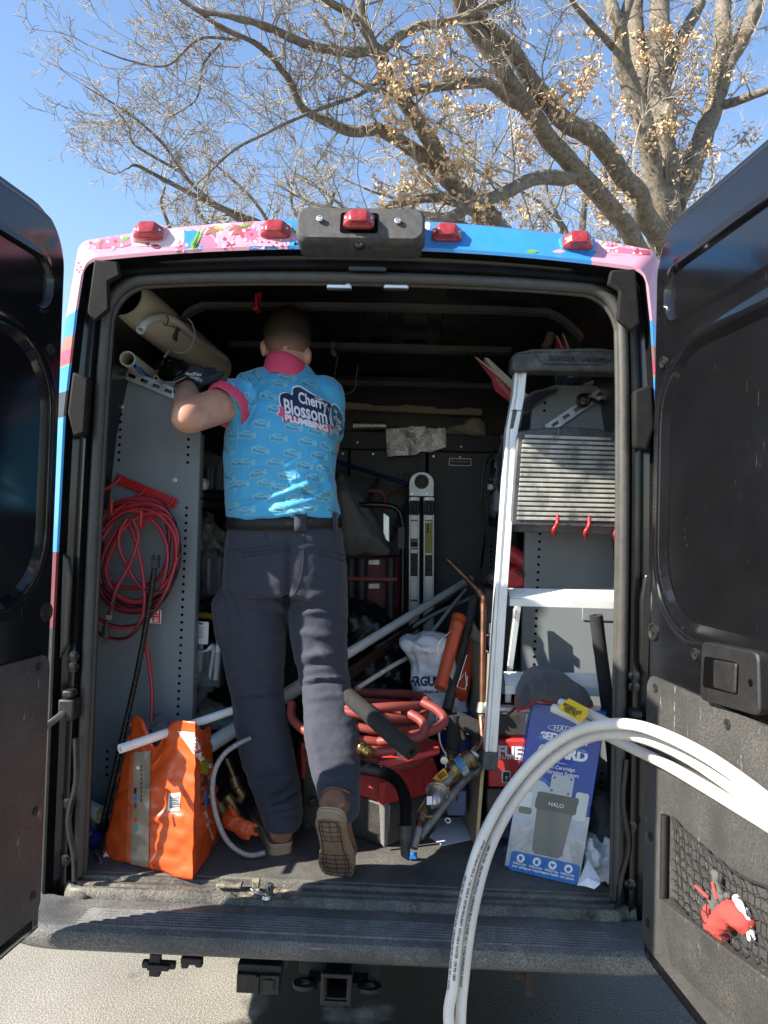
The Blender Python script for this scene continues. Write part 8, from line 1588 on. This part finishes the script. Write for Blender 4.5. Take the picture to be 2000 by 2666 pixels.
class Twigs:
    def __init__(s): s.v = []; s.f = []; s.tips = []
    def tube3(s, pts, r0, r1):
        n = len(pts); o = len(s.v)
        for i, p in enumerate(pts):
            t = (pts[min(i + 1, n - 1)] - pts[max(i - 1, 0)]); t.normalize(); u = t.orthogonal().normalized(); w = t.cross(u); r = r0 + (r1 - r0) * i / (n - 1)
            for k in range(3): a = 2.0944 * k; s.v.append(p + (u * math.cos(a) + w * math.sin(a)) * r)
        for i in range(n - 1):
            for k in range(3): s.f.append((o + 3 * i + k, o + 3 * i + (k + 1) % 3, o + 3 * i + 3 + (k + 1) % 3, o + 3 * i + 3 + k))
    def grow(s, p, d, L, r, lev, up=.0):
        n = 5 if lev < 3 else 4; pts = [p.copy()]; d = d.normalized(); seg = L / n
        for i in range(n):
            d = (d + V((rnd.gauss(0, .22), rnd.gauss(0, .22), rnd.gauss(0, .22) + up))).normalized(); p = p + d * seg; pts.append(p.copy())
        s.tube3(pts, r, max(r * .35, .0026))
        if lev < 3:
            m = (0, 6, 5)[lev] if lev else 6
            for k in range(m):
                f = rnd.uniform(.2, 1); i = min(int(f * n), n - 1); q = pts[i].lerp(pts[i + 1], f * n - i); t = (pts[i + 1] - pts[i]).normalized()
                sd = t.cross(V((rnd.gauss(0, 1), rnd.gauss(0, 1), rnd.gauss(0, 1)))).normalized()
                s.grow(q, t * .75 + sd * rnd.uniform(.5, 1.1), L * rnd.uniform(.32, .6) * (1.1 - .4 * f), max(r * .5, .0034), lev + 1, up)
        else: s.tips.append((pts[-1], d))
    def part(s, name, mat, parent):
        mb = MB(); mb.v = s.v; mb.f = s.f; mb.m = [0] * len(s.f); return mb.part(name, mat, parent, smooth=False, kind='stuff')
def tree(name, label, base, limbs, dens, box, leafbox=None, nleaf=0, lenk=1.0, seed=1, minw=0, up=.02):
    rnd.seed(seed); t = thing(name, label, 'tree', base, 'bare trees behind the van'); tw = Twigs(); first = True
    for li, pts in enumerate(limbs):
        q, rr = limb_pts(pts); mb = MB(); mb.tube(q, rr, 10 if rr[0] > .05 else 6)
        if rr[0] > .06: rough_up(mb, min(.012, rr[0] * .08), 9, li)
        mb.part('trunk' if first else 'limb', m_bark, t); first = False
        for i in range(1, len(q)):
            L = (q[i] - q[i - 1]).length; T = (q[i] - q[i - 1]).normalized(); k = dens * L * (1.3 if rr[i] < .05 else .6); c = int(k) + (rnd.random() < k - int(k))
            for _ in range(c):
                p = q[i - 1].lerp(q[i], rnd.random()); a, b = proj(p)
                if not (box[0] < a < box[2] and box[1] < b < box[3]): continue
                sd = T.cross(V((rnd.gauss(0, 1), rnd.gauss(0, 1), rnd.gauss(0, 1)))).normalized()
                tw.grow(p + sd * rr[i] * .7, T * rnd.uniform(.1, .9) + sd, rnd.uniform(.5, 1.35) * lenk, min(.016, max(.006, rr[i] * .3)), 1, up)
        if rr[-1] < .04: tw.grow(q[-1], q[-1] - q[-2], 1.0 * lenk, rr[-1], 1, up)
    tw.part('twigs', m_twig, t)
    if nleaf:
        mb = MB(); tips = [x for x in tw.tips if leafbox[0] < proj(x[0])[0] < leafbox[2] and leafbox[1] < proj(x[0])[1] < leafbox[3] and noise.noise(x[0] * 1.1) > .02]; rnd.shuffle(tips)
        for p, d in tips[:nleaf]:
            for _ in range(rnd.randint(3, 7)):
                c = p + V((rnd.gauss(0, .06), rnd.gauss(0, .06), rnd.gauss(-.05, .06))); a = V((rnd.gauss(0, 1), rnd.gauss(0, 1), rnd.gauss(-.7, .8))).normalized(); b = a.cross(V((rnd.gauss(0, 1), rnd.gauss(0, 1), rnd.gauss(0, 1)))).normalized(); n_ = a.cross(b); L, W = rnd.uniform(.055, .10), rnd.uniform(.018, .03)
                mb.add([c, c + a * L * .35 + b * W + n_ * W * .5, c + a * L * .5 + b * W * .55, c + a * L * .75 + b * W * .9 + n_ * W * .4, c + a * L + n_ * -.01, c + a * L * .75 - b * W * .9 + n_ * W * .4, c + a * L * .5 - b * W * .55, c + a * L * .35 - b * W + n_ * W * .5], [(0, 1, 2), (2, 3, 4), (0, 2, 4), (4, 5, 6), (6, 7, 0), (0, 4, 6)])
        if mb.v: mb.part('dry_leaves', m_leafd, t, smooth=False, kind='stuff')
    return t
ba = P(1740, 700, 12.5); base_a = V((ba.x, ba.y, 0))
def gp_(x, Y): p = P(x, 1380, Y); return p
A = [[(1742, 1840, 130, 12.5), (1741, 1300, 112, 12.5), (1740, 900, 102, 12.5), (1740, 690, 92, 12.5), (1738, 570, 78, 12.5), (1726, 420, 64, 12.5), (1722, 300, 58, 12.5), (1716, 150, 54, 12.5), (1712, -60, 48, 12.5)],
     [(1730, 560, 52, 12.6), (1698, 430, 48, 12.7), (1668, 250, 44, 12.8), (1662, 120, 42, 12.9), (1655, -40, 38, 13)],
     [(1738, 600, 58, 12.4), (1692, 405, 52, 12.0), (1652, 265, 50, 11.8), (1618, 160, 46, 11.6), (1608, 85, 42, 11.5), (1588, 10, 30, 11.4), (1575, -50, 26, 11.4)],
     [(1608, 90, 30, 11.5), (1635, 20, 27, 11.5), (1655, -40, 24, 11.5)], [(1596, 122, 20, 11.6), (1545, 70, 16, 11.2), (1500, 20, 13, 10.9), (1470, -30, 11, 10.7)],
     [(1722, 260, 36, 12.5), (1752, 150, 34, 12.6), (1790, 70, 31, 12.7), (1822, 10, 28, 12.8), (1845, -40, 26, 12.8)],
     [(1760, 540, 62, 12.6), (1800, 440, 58, 12.9), (1838, 350, 54, 13.1), (1866, 260, 50, 13.3), (1878, 150, 44, 13.4), (1888, -40, 38, 13.5)],
     [(1872, 250, 46, 13.3), (1908, 150, 44, 13.4), (1944, 70, 40, 13.5), (1978, -40, 36, 13.6)], [(1880, 275, 24, 13.2), (1930, 258, 22, 13), (1985, 240, 20, 12.8), (2060, 215, 16, 12.6)],
     [(1725, 640, 60, 12.2), (1655, 505, 50, 11.4), (1562, 372, 52, 10.6), (1480, 305, 50, 10.2), (1400, 225, 46, 9.8), (1330, 120, 40, 9.5), (1262, 55, 36, 9.3), (1205, -20, 30, 9.1)],
     [(1690, 680, 50, 11.8), (1612, 565, 48, 11.2), (1520, 455, 50, 10.6), (1432, 350, 48, 10.1), (1350, 245, 46, 9.7), (1285, 140, 46, 9.4), (1225, 60, 40, 9.2), (1180, -30, 34, 9)],
     [(1380, 285, 32, 9.9), (1330, 260, 29, 9.6), (1270, 222, 28, 9.3), (1190, 222, 26, 9), (1110, 226, 24, 8.8), (1050, 246, 20, 8.6), (990, 235, 14, 8.4)],
     [(1490, 455, 40, 10.5), (1420, 456, 37, 10.1), (1330, 492, 34, 9.7), (1240, 530, 32, 9.3), (1170, 566, 28, 9), (1060, 590, 22, 8.7), (960, 560, 14, 8.4)]]
tree('oak_tree', 'large grey oak with several stems rising above the open back of the van', base_a, A, 5.5, (900, -60, 2100, 760), (1000, 60, 2000, 700), 760, 1.0, 3)
pb = P(1340, 760, 10.5); B = [[(1430, 1900, 100, 11), (1400, 1200, 84, 10.9), (1362, 760, 72, 10.6), (1300, 590, 60, 10.2), (1225, 528, 50, 9.8), (1135, 392, 44, 9.3), (1078, 300, 40, 9), (1012, 199, 38, 8.7), (985, 130, 32, 8.5), (905, 135, 27, 8.2), (784, 109, 23, 7.9), (681, 60, 20, 7.6), (579, 36, 16, 7.4), (512, 28, 12, 7.3), (440, -20, 9, 7.2)],
     [(1310, 620, 56, 10.4), (1200, 500, 46, 9.9), (1120, 425, 42, 9.5), (1000, 338, 34, 9.1), (920, 344, 27, 8.8), (844, 314, 23, 8.5), (784, 277, 20, 8.3), (742, 199, 18, 8.1), (675, 121, 16, 7.9), (573, 72, 13, 7.7), (500, 20, 10, 7.5)],
     [(990, 150, 26, 8.5), (940, 60, 22, 8.3), (860, 10, 19, 8.1), (800, -40, 16, 8)], [(985, 135, 22, 8.5), (955, 60, 24, 8.5), (928, -40, 24, 8.4)], [(1000, 130, 20, 8.6), (1080, 70, 24, 8.7), (1180, 50, 22, 8.8), (1280, 15, 18, 8.9), (1360, -20, 14, 9)],
     [(998, 200, 13, 8.7), (925, 252, 11, 8.4), (800, 295, 9, 8.1), (694, 350, 8, 7.9), (600, 400, 7, 7.7), (510, 480, 5, 7.6)],
     [(760, 640, 26, 9.6), (690, 590, 22, 9.3), (615, 556, 19, 9), (518, 512, 15, 8.7), (430, 468, 12, 8.5), (356, 428, 8, 8.3), (330, 436, 5, 8.2)],
     [(660, 600, 12, 9), (512, 488, 10, 8.6), (428, 380, 8, 8.3), (338, 301, 6, 8.1), (265, 253, 4, 7.9), (217, 223, 3, 7.8)], [(470, 446, 8, 8.4), (380, 396, 7, 8.2), (344, 370, 6, 8.1), (331, 325, 5, 8), (290, 277, 4, 7.9)],
     [(573, 115, 8, 7.9), (530, 169, 7, 7.8), (512, 253, 5, 7.7), (450, 300, 4, 7.6)], [(621, 103, 9, 7.7), (518, 103, 8, 7.5), (434, 169, 6, 7.4), (338, 157, 5, 7.3), (265, 130, 4, 7.2)],
     [(1223, 530, 30, 9.8), (1130, 510, 26, 9.5), (1040, 530, 24, 9.2), (950, 560, 18, 8.9), (860, 540, 12, 8.6)], [(1480, 640, 30, 10.8), (1360, 640, 26, 10.3), (1240, 600, 22, 9.8), (1150, 560, 14, 9.4)]]
tree('oak_tree', 'spreading grey oak whose limbs reach over the van roof towards the open sky', V((pb.x + .3, pb.y, 0)), B, 8.5, (300, -60, 1600, 720), (980, 150, 1500, 680), 150, .72, 9)
pc = P(760, 900, 17); rnd.seed(17); Cc = []
for k in range(9):
    x0 = 420 + k * 118; Cc.append([(700 + k * 30, 760, 16, 17), (x0 + 60, 640, 13, 16.5), (x0 + rnd.uniform(-60, 60), 540, 9, 16), (x0 + rnd.uniform(-130, 40), 450 + rnd.uniform(-40, 40), 5, 15.5)])
tree('slender_tree', 'thin bare tree further back, a haze of fine twigs along the roof line', V((pc.x, pc.y, 0)), [[(760, 1760, 60, 17.2), (765, 1100, 46, 17.1), (780, 800, 34, 17), (830, 640, 18, 16.8), (870, 500, 10, 16.5)]] + Cc, 5, (150, 250, 1700, 720), None, 0, 1.35, 23)
pd = P(1500, 900, 20); Cd = []
for k in range(7): x0 = 1050 + k * 130; Cd.append([(1500 + k * 12, 800, 14, 20), (x0 + 40, 620, 11, 19.5), (x0 + rnd.uniform(-60, 60), 480, 8, 19), (x0 + rnd.uniform(-60, 60), 330, 5, 18.5)])
tree('slender_tree', 'faint bare tree in the gaps between the big oak stems', V((pd.x, pd.y, 0)), [[(1500, 1700, 50, 20), (1500, 1000, 40, 20), (1505, 760, 30, 20), (1520, 560, 18, 19.8), (1540, 330, 10, 19.5)]] + Cd, 4, (950, 150, 2050, 760), None, 0, 1.5, 31)
